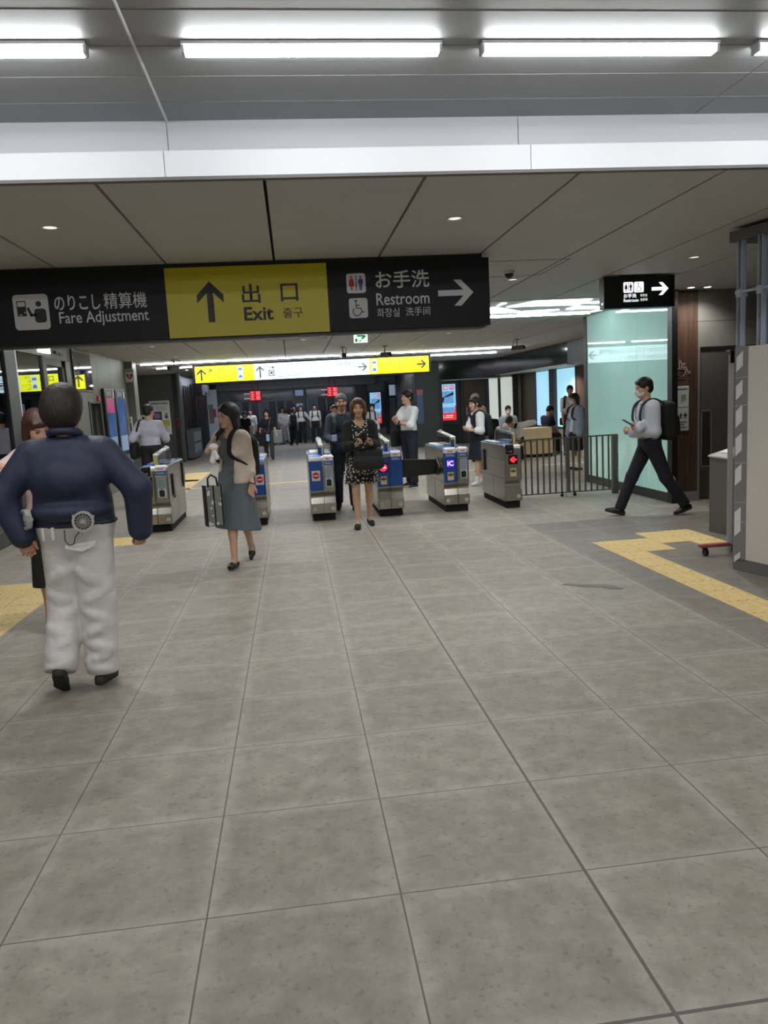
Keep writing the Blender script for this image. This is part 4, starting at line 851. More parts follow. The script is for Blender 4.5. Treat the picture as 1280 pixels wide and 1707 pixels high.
            mb.build('slot_lines', mat('print_pale', (214, 220, 224)), t)
        if 'disc' in spec: MB().cyl((mx, .16, .866), .055, .006, 'z', 20).build('reader_disc', gate_blue_lit, t)
    # seams of the lower panels
    mb = MB(); F.rect(mb, sp - .002, sp + .002, .10, .80, -.0, .0075)
    mb.box(-.0015, w + .0015, .06, L - .04, .402, .406).box(-.0015, w + .0015, .06, L - .04, .66, .664).box(-.0015, w + .0015, L * .48, L * .48 + .004, .1, .402).build('panel_seams', mat('seam_steel', (70, 68, 64), .5), t)
    # top deck: angled glass plate and white tray
    MB().box(.02, w - .02, L * .3, L - .04, .861, .872).build('top_deck', mat('deck_glass', (128, 160, 190), .12), t)
    MB().box(w * .12, w * .42, L * .45, L * .9, .872, .882).build('deck_label', ticket_white, t)
    # raised spine
    c0, c1 = (sp - .03, sp + .045) if not solo else (w - .055, w - .005)
    sp_m = blue_m if left and 'blue' in left and right and 'blue' in right else steel
    out = [(.20, .86), (.20, .965), (.215, 1.0), (.25, 1.015), (L - .25, 1.06), (L - .2, 1.05), (L - .17, 1.01), (L - .16, .86)]
    hole = [(.28, .885), (.28, .985), (L - .26, 1.03), (L - .22, .985), (L - .22, .885)]
    mb = MB(); n = 5
    if win:
        mb.prism(out[:4] + [(.28, 1.02), (.28, .86)], 'x', c0, c1); mb.prism([(.25, .985), (.25, 1.016), (L - .25, 1.06), (L - .17, 1.01), (L - .24, 1.02)], 'x', c0, c1); mb.prism([(L - .22, .86), (L - .22, 1.03), (L - .17, 1.01), (L - .16, .86)], 'x', c0, c1)
        mb.build('spine', steel_dk if solo else steel, t, bevel=.012)
        MB().box((c0 + c1) / 2 - .008, (c0 + c1) / 2 + .008, .26, L - .2, .86, 1.0).build('spine_glass', mat('smoked_glass', (40, 42, 44), .08), t)
    else:
        mb.prism(out, 'x', c0, c1).build('spine', steel, t, bevel=.012)
        MB().box(c0 - .002, c1 + .002, .30, L - .26, .88, .985).build('spine_window', mat('smoked_glass', (40, 42, 44), .08), t)
        if 'blue' in (left or ''): MB().box(c0 - .001, c0 + (c1 - c0) * .6, .192, .2, .86, .97).build('spine_front', blue_m, t)
    MB().box(c0 + .01, c1 - .01, .1975, .2, .80, .99).build('spine_stripe', mat('pale_yellow_strip', (190, 188, 120), .3, emit=.15), t)
    MB().box((c0 + c1) / 2 - .015, (c0 + c1) / 2 + .015, L - .36, L - .3, 1.05, 1.075).build('sensor_cap', ticket_white, t, bevel=.005)
    # numbered discs
    for k, (nx, s_) in enumerate(((.045, nums[0]), (w - .045, nums[1]))):
        if s_:
            Fd = Face((0, -.004, 0)); mb = MB(); Fd.disc(mb, nx, .16, .024, -.01, .002); mb.build('number_disc', ticket_white, t)
            Fd.text(s_, (nx - .009, nx + .009, .146, .174), ink, t, d=.003, bold=.01)
    # doors
    for fl in (flap_l or []): MB().prism(fl, 'x', -.022, -.004).build('gate_flap', mat('flap_dark', (46, 44, 40), .3), t, bevel=.006)
    for fl in (flap_r or []): MB().prism(fl, 'x', w + .004, w + .022).build('gate_flap', mat('flap_dark', (46, 44, 40), .3), t, bevel=.006)
    return t
open_flap = [[(.26, .46), (.40, .40), (.40, .72), (.28, .74), (.26, .70)]]
far_flap = [[(1.2, .46), (1.36, .54), (1.36, .80), (1.24, .84), (1.2, .82)]]
make_gate(-2.0, 10.05, .345, 1.42, 'reader arrow', 'ticket panel', 'steel ticket gate at the left end with a red arrow and card reader', nums=('1', '2'), flap_r=open_flap + far_flap, win=True, split=.165)
make_gate(-.745, 10.0, .335, 1.42, 'blue noentry', 'blue noentry', 'blue ticket gate half hidden behind the woman in the grey dress', nums=('2', '3'))
make_gate(.165, 10.02, .335, 1.42, 'blue noentry', 'ticket panel', 'half blue, half steel ticket gate with a white no-entry sticker, left of the floral-dress woman', nums=('3', '4'), split=.175)
make_gate(1.065, 10.0, .345, 1.42, 'blue stop', 'blue ticket', 'blue ticket gate with a lit red stop disc, beside the floral-dress woman', nums=('4', '5'), split=.17)
g5 = make_gate(1.965, 9.98, .345, 1.42, 'blue label ic', 'ticket panel', 'ticket gate with a lit purple IC screen and a closed black barrier flap', nums=('5', '6'), split=.185)
MB().prism([(-.53, .47), (-.03, .49), (-.03, .70), (-.50, .725), (-.54, .70)], 'y', .42, .445).build('closed_flap', black, g5, bevel=.008)
MB().prism([(.16, .60), (.44, .47), (.44, .72), (.40, .735)], 'x', -.03, -.004).build('flap_hinge', mat('flap_dark', (46, 44, 40)), g5, bevel=.006)
make_gate(2.80, 9.94, .225, 1.30, 'reader arrow', None, 'narrow steel ticket gate at the right end next to the railing', nums=('', '6'), split=.2245, solo=True, win=True, flap_l=[[(1.06, .44), (1.2, .44), (1.2, .74), (1.1, .76), (1.06, .74)]])

# ---------------------------------------------------------------- railing
rail_m = mat('railing_dark', (92, 87, 79), .45, .1)
t = thing('railing', 'dark metal railing of upright bars between the last gate and the glazed block', 'railing', (3.9, 10.7, 0), 0, None, True)
MB().box(3.03, 4.72, 10.69, 10.71, .855, .875).build('top_rail', rail_m, t)
MB().box(3.03, 4.66, 10.692, 10.708, .055, .07).build('bottom_rail', rail_m, t)
for i in range(17):
    x = 3.14 + i * .0905
    if abs(x - 3.955) < .03: continue
    MB().box(x - .012, x + .012, 10.692, 10.708, .065, .86).build('upright_bar', rail_m, t)
MB().box(3.93, 3.985, 10.675, 10.725, .06, .87).build('middle_post', rail_m, t)
p_ = MB().box(4.645, 4.72, 10.66, 10.74, 0, .875).build('end_post', rail_m, t)
MB().box(4.70, 4.71, 10.655, 10.66, .2, .4).box(4.70, 4.71, 10.655, 10.66, .6, .76).build('hinge', steel, t)
for x in (3.865, 4.06):
    MB().box(x - .012, x + .012, 10.69, 10.71, .03, .07).cyl((x, 10.685, .022), .022, .03, 'y', 12).build('caster', matte_black, t)
MB().tube([(3.925, 10.68, .001), (3.925, 10.68, .27)], .007, 6).box(3.915, 3.935, 10.67, 10.69, .24, .27).build('floor_bolt', chrome, t)
MB().box(3.03, 3.08, 10.67, 10.73, 0, .87).build('start_post', rail_m, t)

# ---------------------------------------------------------------- bench in the alcove
bench_a = mat('bench_beige', (218, 194, 146), .5); bench_b = mat('bench_light', (232, 212, 168), .5)
t = thing('bench', 'large beige faceted bench block in the seating alcove', 'bench', (5.9, 18.6, 0), 0, None, True)
bo = [(5.30, 18.05), (5.76, 17.70), (6.22, 17.80), (6.42, 18.35), (6.3, 19.1), (5.7, 19.4), (5.3, 19.0)]
bi = [(5.26, 18.03), (5.76, 17.68), (6.2, 17.78), (6.28, 18.3), (6.15, 18.5), (5.7, 18.3), (5.4, 18.6)]
sc = lambda pts, k: [(5.85 + (x - 5.85) * k, 18.5 + (y - 18.5) * k) for x, y in pts]
MB().prism(sc(bo, .96), 'z', 0, .07).build('plinth', matte_black, t)
MB().prism(bo, 'z', .07, .385).build('seat_block', bench_a, t, bevel=.01)
MB().prism(bi, 'z', .392, .70).build('backrest_block', bench_b, t, bevel=.012)

# ================================================================ RIGHT FOREGROUND
t = thing('temporary_partition', 'beige site partition with a metal stud frame on top, cut by the right photo edge', 'partition', (3.58, 4.5, 0), 0, None, True)
dv = Vector((.09, -.37, 0)).normalized()
A0 = Vector((3.54, 5.765, 0)); FP = Face(A0, dv, (0, 0, 1)); FPn = FP.N
board = mat('partition_board', (206, 201, 192), .7, noise=.03, nscale=40); studm = mat('galvanised_stud', (186, 192, 202), .4, .35)
if FPn.x > 0: FP = Face(A0, dv, (0, 0, 1)); FP.N = -FP.N
mb = MB(); FP.rect(mb, .0, 2.9, .10, 1.805, -.06, 0); mb.build('board', board, t)
mb = MB(); FP.rect(mb, .0, 2.9, 0, .10, -.06, .004); mb.build('base_strip', mat('partition_base', (104, 104, 104), .5), t)
mb = MB(); FP.rect(mb, .0, .125, .08, 1.81, .0, .004); FP.rect(mb, -.004, .0, .08, 1.81, -.06, .004); mb.build('guard_tape', mat('tape_grey', (122, 122, 124), .4), t)
mb = MB()
for k, (za, zb) in enumerate(((.06, .13), (.28, .50), (.70, .85), (.94, 1.10), (1.17, 1.32), (1.39, 1.52), (1.61, 1.745))):
    FP.poly(mb, [(.012, za), (.075, za + .05), (.075, zb + .03), (.012, zb - .02)], .004, .006)
mb.build('white_stripe', mat('tape_white', (216, 216, 216), .4), t)
mb = MB()
for z in (.4, .56, .88, 1.34, 1.56): FP.poly(mb, [(.005, z), (.12, z + .008), (.12, z + .013), (.005, z + .004)], .004, .0065)
mb.build('tape_crease', mat('tape_shine', (190, 190, 192), .25), t)
def stud(u, dpt, w=.045):
    mb = MB(); FP.rect(mb, u, u + .006, 1.80, 2.62, -dpt - .05, -dpt); FP.rect(mb, u + w - .006, u + w, 1.80, 2.62, -dpt - .05, -dpt); FP.rect(mb, u, u + w, 1.80, 2.62, -dpt - .05, -dpt - .044)
    mb.build('stud', studm, t)
for u, dpt in ((.0, .0), (.2, .0), (.62, .0), (1.05, .0), (.03, .2), (.33, .2)): stud(u, dpt)
mb = MB(); FP.rect(mb, -.07, 2.9, 2.62, 2.70, -.3, .01); mb.build('top_track', mat('track_grey', (112, 114, 118), .35, .6), t)
mb = MB(); FP.rect(mb, -.02, 1.6, 2.22, 2.24, -.02, .0); FP.rect(mb, .0, .05, 2.19, 2.25, -.06, .01); FP.rect(mb, .2, .25, 2.19, 2.25, -.06, .01); mb.build('cross_brace', studm, t)
MB().box(3.83, 3.87, 5.2, 5.7, 1.8, 2.62).build('white_sheet', mat('pale_blue_film', (150, 178, 220), .4, emit=.0), t)

t = thing('wheeled_screen', 'slim grey wheeled screen seen edge-on with a red foot bar beside the striped tape', 'screen', (3.82, 6.4, 0), 0, None, True)
MB().prism([(3.80, 6.30), (3.845, 6.28), (4.20, 6.867), (4.155, 6.887)], 'z', .09, 1.77).build('panel', mat('screen_edge', (188, 189, 191), .4), t, bevel=.004)
MB().box(3.805, 3.84, 6.275, 6.285, 1.70, 1.80).tube([(3.82, 6.3, 1.77), (3.82, 6.3, 1.80), (3.82, 6.36, 1.80)], .012, 8).build('top_hook', black, t)
MB().box(3.55, 3.92, 6.285, 6.345, .075, .105).build('foot_bar', mat('foot_red', (160, 84, 80), .5), t, bevel=.006)
for x in (3.60, 3.88): MB().cyl((x - .014, 6.30, .034), .034, .028, 'x', 16).box(x - .02, x + .02, 6.295, 6.32, .04, .076).build('caster', black, t)
t = thing('reception_counter', 'dark grey counter with a sloping pale top by the toilet door', 'counter', (4.5, 7.2, 0), 0, None, True)
MB().prism([(4.25, 7.37), (4.285, 7.05), (4.9, 7.05), (4.9, 7.37)], 'z', 0, .78).build('cabinet', mat('counter_dark', (88, 88, 84), .5), t)
MB().add([(4.24, 7.385, .785), (4.275, 7.03, .775), (4.92, 7.03, .775), (4.92, 7.385, .785), (4.24, 7.385, .80), (4.275, 7.03, .79), (4.92, 7.03, .95), (4.92, 7.385, .98)], [(0, 1, 2, 3), (4, 7, 6, 5), (0, 4, 5, 1), (1, 5, 6, 2), (2, 6, 7, 3), (3, 7, 4, 0)]).build('sloping_top', mat('counter_top', (182, 180, 174), .45), t)
t2 = MB().add([(4.34, 7.34, .829), (4.37, 7.10, .820), (4.8, 7.10, .928), (4.8, 7.34, .95), (4.34, 7.34, .833), (4.37, 7.10, .824), (4.8, 7.10, .932), (4.8, 7.34, .954)], [(0, 1, 2, 3), (4, 7, 6, 5), (0, 4, 5, 1), (1, 5, 6, 2), (2, 6, 7, 3), (3, 7, 4, 0)]).build('paper_sheet', mat('bright_paper', (246, 246, 250), .5))
tag(t2, 'white paper sheet lying on the sloping counter top', 'paper')
# wood wall fittings
t = thing('wall_emblem', 'outlined metal wheelchair emblem high on the brown wood wall', 'sign', (5.0, 9.44, 1.6), 0, None, True)
F = Face((0, 9.45, 0)); mb = MB(); wheelchair(F, mb, 5.055, 1.625, .26, 0, .006, w=.030); mb.build('outline', mat('emblem_metal', (204, 190, 176), .5, .0), t)
mb = MB(); wheelchair(F, mb, 5.055, 1.625, .26, .006, .007, w=.014); mb.build('inner', mat('emblem_inner', (84, 62, 50), .5), t)
t = thing('wall_sign', 'upper white toilet floor-plan sign on the brown wood wall', 'sign', (5.04, 9.44, 1.24), 0, 'white toilet signs on the wood wall', True)
MB().box(4.945, 5.15, 9.44, 9.45, 1.245, 1.52).build('plate', mat('plate_pale', (196, 198, 200), .5), t, bevel=.003)
F = Face((0, 9.44, 0)); mb = MB(); F.rect(mb, 4.955, 5.13, 1.475, 1.49)
for k in range(7): F.rect(mb, 4.955, 4.985, 1.30 + k * .022, 1.305 + k * .022)
mb.build('print', mat('print_dark', (96, 98, 102), .5), t); mb = MB(); F.rect(mb, 5.045, 5.11, 1.335, 1.41); F.rect(mb, 5.045, 5.06, 1.315, 1.335); mb.build('plan', mat('plan_green', (140, 150, 110), .5), t)
t = thing('wall_sign', 'lower white toilet sign with three black figures, behind the backpack', 'sign', (5.04, 9.44, .94), 0, 'white toilet signs on the wood wall', True)
MB().box(4.945, 5.15, 9.44, 9.45, .94, 1.238).build('plate', mat('plate_pale', (196, 198, 200)), t, bevel=.003)
mb = MB(); wheelchair(F, mb, 4.975, 1.10, .07, 0, .002); man(F, mb, 5.04, 1.10, .075, 0, .002); F.disc(mb, 5.10, 1.17, .009); F.rrect(mb, 5.075, 5.125, 1.13, 1.155, .01); F.rect(mb, 5.085, 5.095, 1.10, 1.12); F.rect(mb, 5.105, 5.115, 1.10, 1.12); mb.build('figures', ink, t)
mb = MB()
for k in range(3): F.rect(mb, 5.0, 5.12 - .03 * (k == 1), 1.05 - k * .035, 1.062 - k * .035)
mb.build('print', mat('print_dark', (96, 98, 102)), t)
# ================================================================ BODY SURFACE TOOLS
class SDF:
    """smooth union of round cones and ellipsoids, turned into one continuous mesh"""
    def __init__(s, vox): s.h = vox; s.it = []; s.cuts = []
    def cap(s, a, b, ra, rb=None, k=.02, sub=False, flat=None):
        s.it.append(('c', np.array(a, float), np.array(b, float), ra, ra if rb is None else rb, k, sub, flat)); return s
    def ell(s, c, r, R=None, k=.02, sub=False):
        s.it.append(('e', np.array(c, float), np.array(r, float), None if R is None else np.array(R, float), None, k, sub, None)); return s
    def box(s, c, hh, R=None, rnd=.01, k=.01, sub=False):
        s.it.append(('b', np.array(c, float), np.array(hh, float), None if R is None else np.array(R, float), rnd, k, sub, None)); return s
    def cut(s, p, n, k=.0): s.cuts.append((np.array(p, float), np.array(n, float) / np.linalg.norm(n), k)); return s   # removes the side n points to
    def plane(s, p, n): s.it.append(('p', np.array(p, float), unit(n), 0, 0, 0, False, None)); return s   # ordered cut
    def bounds(s, q):
        if q[0] == 'c':
            r = max(q[3], q[4]); return np.minimum(q[1], q[2]) - r, np.maximum(q[1], q[2]) + r
        r = np.linalg.norm(q[2]) if q[3] is not None else q[2]
        return q[1] - r, q[1] + r
    def mesh(s):
        h = s.h; lo = np.min([s.bounds(q)[0] for q in s.it if q[0] != 'p' and not q[6]], 0) - 3 * h; hi = np.max([s.bounds(q)[1] for q in s.it if q[0] != 'p' and not q[6]], 0) + 3 * h
        n = np.ceil((hi - lo) / h).astype(int) + 1
        F = np.full(n, 1.0, np.float32)
        ax = [(lo[i] + h * np.arange(n[i])).astype(np.float32) for i in range(3)]
        XX, YY, ZZ = ax[0][:, None, None], ax[1][None, :, None], ax[2][None, None, :]
        for q in s.it:
            if q[0] == 'p':
                F = np.maximum(F, ((XX - q[1][0]) * q[2][0] + (YY - q[1][1]) * q[2][1] + (ZZ - q[1][2]) * q[2][2]).astype(np.float32)); continue
            k = q[5]; a, b = s.bounds(q); m = k + 3 * h
            i0 = np.clip(np.floor((a - m - lo) / h).astype(int), 0, n); i1 = np.clip(np.ceil((b + m - lo) / h).astype(int) + 1, 0, n)
            if (i1 <= i0).any(): continue
            X = ax[0][i0[0]:i1[0]][:, None, None]; Y = ax[1][i0[1]:i1[1]][None, :, None]; Z = ax[2][i0[2]:i1[2]][None, None, :]
            if q[0] == 'c':
                A, B = q[1], q[2]; px, py, pz = X - A[0], Y - A[1], Z - A[2]; ba = B - A
                if q[7] is not None:
                    fa, fs = q[7]; dt = (px * fa[0] + py * fa[1] + pz * fa[2]) * (1 / fs - 1)
                    px = px + dt * fa[0]; py = py + dt * fa[1]; pz = pz + dt * fa[2]
                    ba = ba + fa * (ba @ fa) * (1 / fs - 1)
                L2 = max(float(ba @ ba), 1e-9); t = np.clip((px * ba[0] + py * ba[1] + pz * ba[2]) / L2, 0, 1)
                d = np.sqrt((px - t * ba[0]) ** 2 + (py - t * ba[1]) ** 2 + (pz - t * ba[2]) ** 2) - (q[3] + t * (q[4] - q[3]))
                if q[7] is not None: d = d * (0.5 + 0.5 * q[7][1])
            else:
                px, py, pz = X - q[1][0], Y - q[1][1], Z - q[1][2]
                if q[3] is not None:
                    R = q[3]; px, py, pz = (px * R[0, 0] + py * R[1, 0] + pz * R[2, 0]), (px * R[0, 1] + py * R[1, 1] + pz * R[2, 1]), (px * R[0, 2] + py * R[1, 2] + pz * R[2, 2])
                r = q[2]
                if q[0] == 'e':
                    k0 = np.sqrt((px / r[0]) ** 2 + (py / r[1]) ** 2 + (pz / r[2]) ** 2); k1 = np.sqrt((px / r[0] ** 2) ** 2 + (py / r[1] ** 2) ** 2 + (pz / r[2] ** 2) ** 2) + 1e-9
                    d = k0 * (k0 - 1) / k1
                else:
                    e = q[4]; dx, dy, dz = np.abs(px) - (r[0] - e), np.abs(py) - (r[1] - e), np.abs(pz) - (r[2] - e)
                    d = np.sqrt(np.maximum(dx, 0) ** 2 + np.maximum(dy, 0) ** 2 + np.maximum(dz, 0) ** 2) + np.minimum(np.maximum(dx, np.maximum(dy, dz)), 0) - e
            G = F[i0[0]:i1[0], i0[1]:i1[1], i0[2]:i1[2]]
            if q[6]:
                d = -d; w = np.clip(.5 - .5 * (d - G) / k, 0, 1); G[...] = d + (G - d) * w + k * w * (1 - w)
            else:
                w = np.clip(.5 + .5 * (d - G) / k, 0, 1); G[...] = d + (G - d) * w - k * w * (1 - w)
        X, Y, Z = ax[0][:, None, None], ax[1][None, :, None], ax[2][None, None, :]
        for p, nn, k in s.cuts: F = np.maximum(F, ((X - p[0]) * nn[0] + (Y - p[1]) * nn[1] + (Z - p[2]) * nn[2]).astype(np.float32))
        return surface(F, lo, h)
def surface(F, lo, h):
    ins = F < 0; n = F.shape
    c = np.zeros([m - 1 for m in n], np.int8)
    off = [(i, j, k) for i in (0, 1) for j in (0, 1) for k in (0, 1)]
    sl = lambda A, o: A[o[0]:n[0] - 1 + o[0], o[1]:n[1] - 1 + o[1], o[2]:n[2] - 1 + o[2]]
    for o in off: c += sl(ins, o)
    act = (c > 0) & (c < 8); idx = np.argwhere(act); vid = np.full(c.shape, -1, np.int32); vid[act] = np.arange(len(idx))
    acc = np.zeros((len(idx), 3)); cnt = np.zeros(len(idx))
    f = {o: F[idx[:, 0] + o[0], idx[:, 1] + o[1], idx[:, 2] + o[2]] for o in off}
    for a in off:
        for ax_ in range(3):
            if a[ax_]: continue
            b = tuple(a[i] + (i == ax_) for i in range(3)); fa, fb = f[a], f[b]; m = (fa < 0) != (fb < 0)
            t = np.where(m, fa / np.where(m, fa - fb, 1), 0)
            P = np.array(a)[None] + t[:, None] * (np.arange(3) == ax_)[None]
            acc[m] += P[m]; cnt[m] += 1
    V = lo + h * (idx + acc / np.maximum(cnt, 1)[:, None])
    Q = []
    for ax_ in range(3):
        o1, o2 = [(1, 2), (2, 0), (0, 1)][ax_]
        s0 = [slice(1, -1)] * 3; s1 = [slice(1, -1)] * 3; s0[ax_] = slice(0, -1); s1[ax_] = slice(1, None)
        A = ins[tuple(s0)]; B = ins[tuple(s1)]; e = np.argwhere(A != B)
        if not len(e): continue
        fl = A[e[:, 0], e[:, 1], e[:, 2]]
        base = e + 1; base[:, ax_] -= 1
        def cell(d1, d2):
            q = base.copy(); q[:, o1] += d1; q[:, o2] += d2; return vid[q[:, 0], q[:, 1], q[:, 2]]
        q = np.stack([cell(-1, -1), cell(0, -1), cell(0, 0), cell(-1, 0)], 1)
        q[~fl] = q[~fl][:, ::-1]; Q.append(q)
    Q = np.concatenate(Q)
    for lam in (.5, .3):       # light smoothing
        ac = np.zeros_like(V); ct = np.zeros(len(V))
        for i in range(4):
            np.add.at(ac, Q[:, i], V[Q[:, (i + 1) % 4]]); np.add.at(ct, Q[:, i], 1)
        V = V + lam * (ac / np.maximum(ct, 1)[:, None] - V)
    return V, Q
def obj_from(VQ, name, material, parent=None):
    V, Q = VQ; me = bpy.data.meshes.new(name)
    me.vertices.add(len(V)); me.vertices.foreach_set('co', V.astype(np.float32).ravel())
    me.loops.add(len(Q) * 4); me.loops.foreach_set('vertex_index', Q.astype(np.int32).ravel())
    me.polygons.add(len(Q)); me.polygons.foreach_set('loop_start', np.arange(len(Q), dtype=np.int32) * 4)
    me.update(calc_edges=True); me.polygons.foreach_set('use_smooth', np.ones(len(Q), bool))
    o = bpy.data.objects.new(name, me); COL.objects.link(o); me.materials.append(material)
    if parent is not None: put(o, parent)
    return o
def RX(a): c, s = math.cos(a), math.sin(a); return np.array([[1, 0, 0], [0, c, -s], [0, s, c]])
def RY(a): c, s = math.cos(a), math.sin(a); return np.array([[c, 0, s], [0, 1, 0], [-s, 0, c]])
def RZ(a): c, s = math.cos(a), math.sin(a); return np.array([[c, -s, 0], [s, c, 0], [0, 0, 1]])
def unit(v): v = np.array(v, float); return v / max(np.linalg.norm(v), 1e-9)
D = math.radians

# ---------------------------------------------------------------- people
skin = mat('skin', (205, 160, 132), .5, noise=.04, nscale=20); skin_t = mat('skin_tan', (186, 138, 110), .5, noise=.04, nscale=20)
lips = mat('lips', (176, 96, 88), .45); eye_m = mat('eye_dark', (34, 26, 24), .25); brow_m = mat('brow', (52, 42, 38), .8)
hair_b = mat('hair_black', (20, 17, 16), .5, bump=.35, bscale=90, stretch=(1, 1, .25)); hair_br = mat('hair_brown', (66, 38, 28), .5, bump=.35, bscale=90, stretch=(1, 1, .25))
hair_lb = mat('hair_chestnut', (96, 66, 46), .5, bump=.35, bscale=90, stretch=(1, 1, .25)); hair_g = mat('hair_grey', (120, 116, 110), .5, bump=.5, bscale=90)
hair_dg = mat('hair_dark_grey', (74, 70, 66), .5, bump=.5, bscale=90)
mask_m = mat('mask_white', (226, 228, 230), .7)
def cloth(nm, rgb, bump=.35, bscale=14, rough=.85): return mat(nm, rgb, rough, bump=bump, bscale=bscale, noise=.05, nscale=9)
c_black = cloth('cloth_black', (20, 20, 23)); c_navy = cloth('cloth_navy', (28, 32, 52)); c_white = cloth('cloth_white', (222, 222, 222)); c_shoe = mat('shoe_black', (18, 18, 20), .35)

class Person: pass
# «make_person» builds body, face, hair and clothes of one figure
def make_person(label_, pos, yaw, Ht=1.7, sex='m', vox=.009, legs=((0, 2, 3, 0), (0, 2, 3, 0)), lean=0., side=0., twist=0., head=(0, 0, 0), wr=None, wl=None, er=None, el=None,
                hr=None, hl=None, curl=.35, wide=1.0, belly=0., hair=('short', hair_b), sk=skin, top=None, bottom=None, shoes=None, face=True, mask=False, seat=None, grp=None, toe=8, shz=.458, cat='person', fat=1.0):
    """legs: (swing, knee bend, spread, foot pitch) in degrees for left then right; wr / wl: wrist targets (world if 4-tuple starting with 'w')"""
    s = Ht / 1.70; P = Person(); P.s = s; P.yaw = yaw
    root = thing('person', label_, cat, (pos[0], pos[1], 0), D(yaw), grp); P.root = root
    Rw = RZ(-D(yaw))
    def loc(q):
        if q is None: return None
        return Rw @ (np.array(q[1:], float) - np.array([pos[0], pos[1], 0])) if q[0] == 'w' else np.array(q, float) * s
    hipx = .088 * s
    J = {}; feet = {}
    for sd, sg, lg in (('L', -1, legs[0]), ('R', 1, legs[1])):
        sw, bd, ab, fp = [D(v) for v in lg]
        hip = np.array([sg * hipx, 0, 0.]); kn = hip + .415 * s * unit((math.sin(ab) * sg, math.sin(sw) * math.cos(ab), -math.cos(sw) * math.cos(ab)))
        an = kn + .40 * s * unit((math.sin(ab) * sg * .3, math.sin(sw - bd), -math.cos(sw - bd)))
        Rf = RZ(-sg * D(toe)) @ RX(fp); J['hip' + sd], J['kn' + sd], J['an' + sd] = hip, kn, an
        feet[sd] = (an + Rf @ np.array([0, -.045, -.052]) * s, an + Rf @ np.array([sg * .008, .075, -.056]) * s, an + Rf @ np.array([0, .145, -.062]) * s, Rf)
    low = min(min(f_[0][2] - .033 * s, f_[2][2] - .022 * s) for f_ in feet.values())
    dz = -low if seat is None else seat
    for k in J: J[k] = J[k] + np.array([0, 0, dz])
    feet = {k: tuple(v + np.array([0, 0, dz]) for v in f_[:3]) + (f_[3],) for k, f_ in feet.items()}
    Pv = np.array([0, 0, dz]); u = unit((math.sin(D(side)), math.sin(D(lean)) , math.cos(D(lean))))
    Rt = RZ(D(twist)); xx = Rt @ np.array([1., 0, 0]); fw = unit(np.cross(u, xx)); xx = np.cross(fw, u)
    shw = (.172 if sex == 'm' else .150) * s * wide
    J['shL'] = Pv + u * shz * s - xx * shw; J['shR'] = Pv + u * shz * s + xx * shw; NB = Pv + u * .525 * s
    hy, hp_, hroll = [D(v) for v in head]
    Rh = np.stack([xx, fw, u], 1) @ RZ(hy) @ RX(-hp_ + D(lean) * .5) @ RY(hroll)
    hs = (s + 1) / 2; Hc = NB + (u * .06 + (Rh @ np.array([0, .018, .105])) * hs)
    P.J, P.Hc, P.Rh, P.Pv, P.u, P.fw, P.xx, P.hs, P.NB, P.feet = J, Hc, Rh, Pv, u, fw, xx, hs, NB, feet
    for sd, sg, tg, eh in (('R', 1, wr, er), ('L', -1, wl, el)):
        sh = J['sh' + sd]; T = loc(tg) if tg is not None else np.array([sg * (shw + .055 * s), .03 * s, dz - .085 * s])
        l1, l2 = .285 * s, .245 * s; d = T - sh; L = np.linalg.norm(d)
        if L > (l1 + l2) * .995: T = sh + d / L * (l1 + l2) * .995; d = T - sh; L = np.linalg.norm(d)
        if L < .12: L = .12
        a = (l1 * l1 - l2 * l2 + L * L) / (2 * L); hh = math.sqrt(max(l1 * l1 - a * a, 1e-6)); dn = d / np.linalg.norm(d)
        hint = np.array(eh, float) if eh is not None else np.array([sg * .35, -.6, -.8]); hint = unit(hint - dn * (hint @ dn))
        J['el' + sd] = sh + dn * a + hint * hh; J['wr' + sd] = T
    # ---- body, one continuous surface
    B = SDF(vox); yf = (fw, .78)
    def torso(Q, e, bel=0., k=.05):
        Q.cap(Pv + u * .355 * s - xx * .07 * s * wide, Pv + u * .355 * s + xx * .07 * s * wide, (.118 if sex == 'm' else .104) * s + e, k=k, flat=(fw, .82))
        Q.cap(Pv + u * .17 * s - xx * .05 * s * wide, Pv + u * .17 * s + xx * .05 * s * wide, (.104 if sex == 'm' else .092) * s * fat + e + bel, k=k, flat=(fw, .86))
        Q.cap(Pv + u * .03 * s - xx * .055 * s * wide, Pv + u * .03 * s + xx * .055 * s * wide, .112 * s * fat + e + bel * .5, k=k, flat=(fw, .88))
        for g in ('L', 'R'): Q.cap(NB - u * .055 * s - fw * .005 * s, J['sh' + g] - (J['sh' + g] - NB) * .12, .046 * s + e, .046 * s + e * .8, k=k)
        Q.cap(Pv + u * .44 * s - xx * .1 * s, Pv + u * .44 * s + xx * .1 * s, .07 * s + e, k=k, flat=(fw, .85))
        if sex == 'f':
            for g in (-1, 1): Q.ell(Pv + u * .33 * s + fw * .075 * s + xx * g * .062 * s, np.array([.055, .05, .055]) * s + e, k=.03)
    P.torso = torso
    torso(B, 0.)
    B.cap(NB - u * .03 * s, Hc + Rh @ np.array([0, -.022, -.055]) * hs, .054 * hs, .050 * hs, k=.025)
    def H_(x, y, z): return Hc + Rh @ (np.array([x, y, z]) * hs)
    P.H_ = H_
    def He(Q, c, r, k=.012, sub=False): Q.ell(H_(*c), np.array(r) * hs, Rh, k, sub)
    P.He = He
    He(B, (0, -.012, .034), (.074, .092, .084)); He(B, (0, .024, -.03), (.058, .066, .078), .02); B.cap(H_(-.018, .06, -.096), H_(.018, .06, -.096), .02 * hs, k=.022)
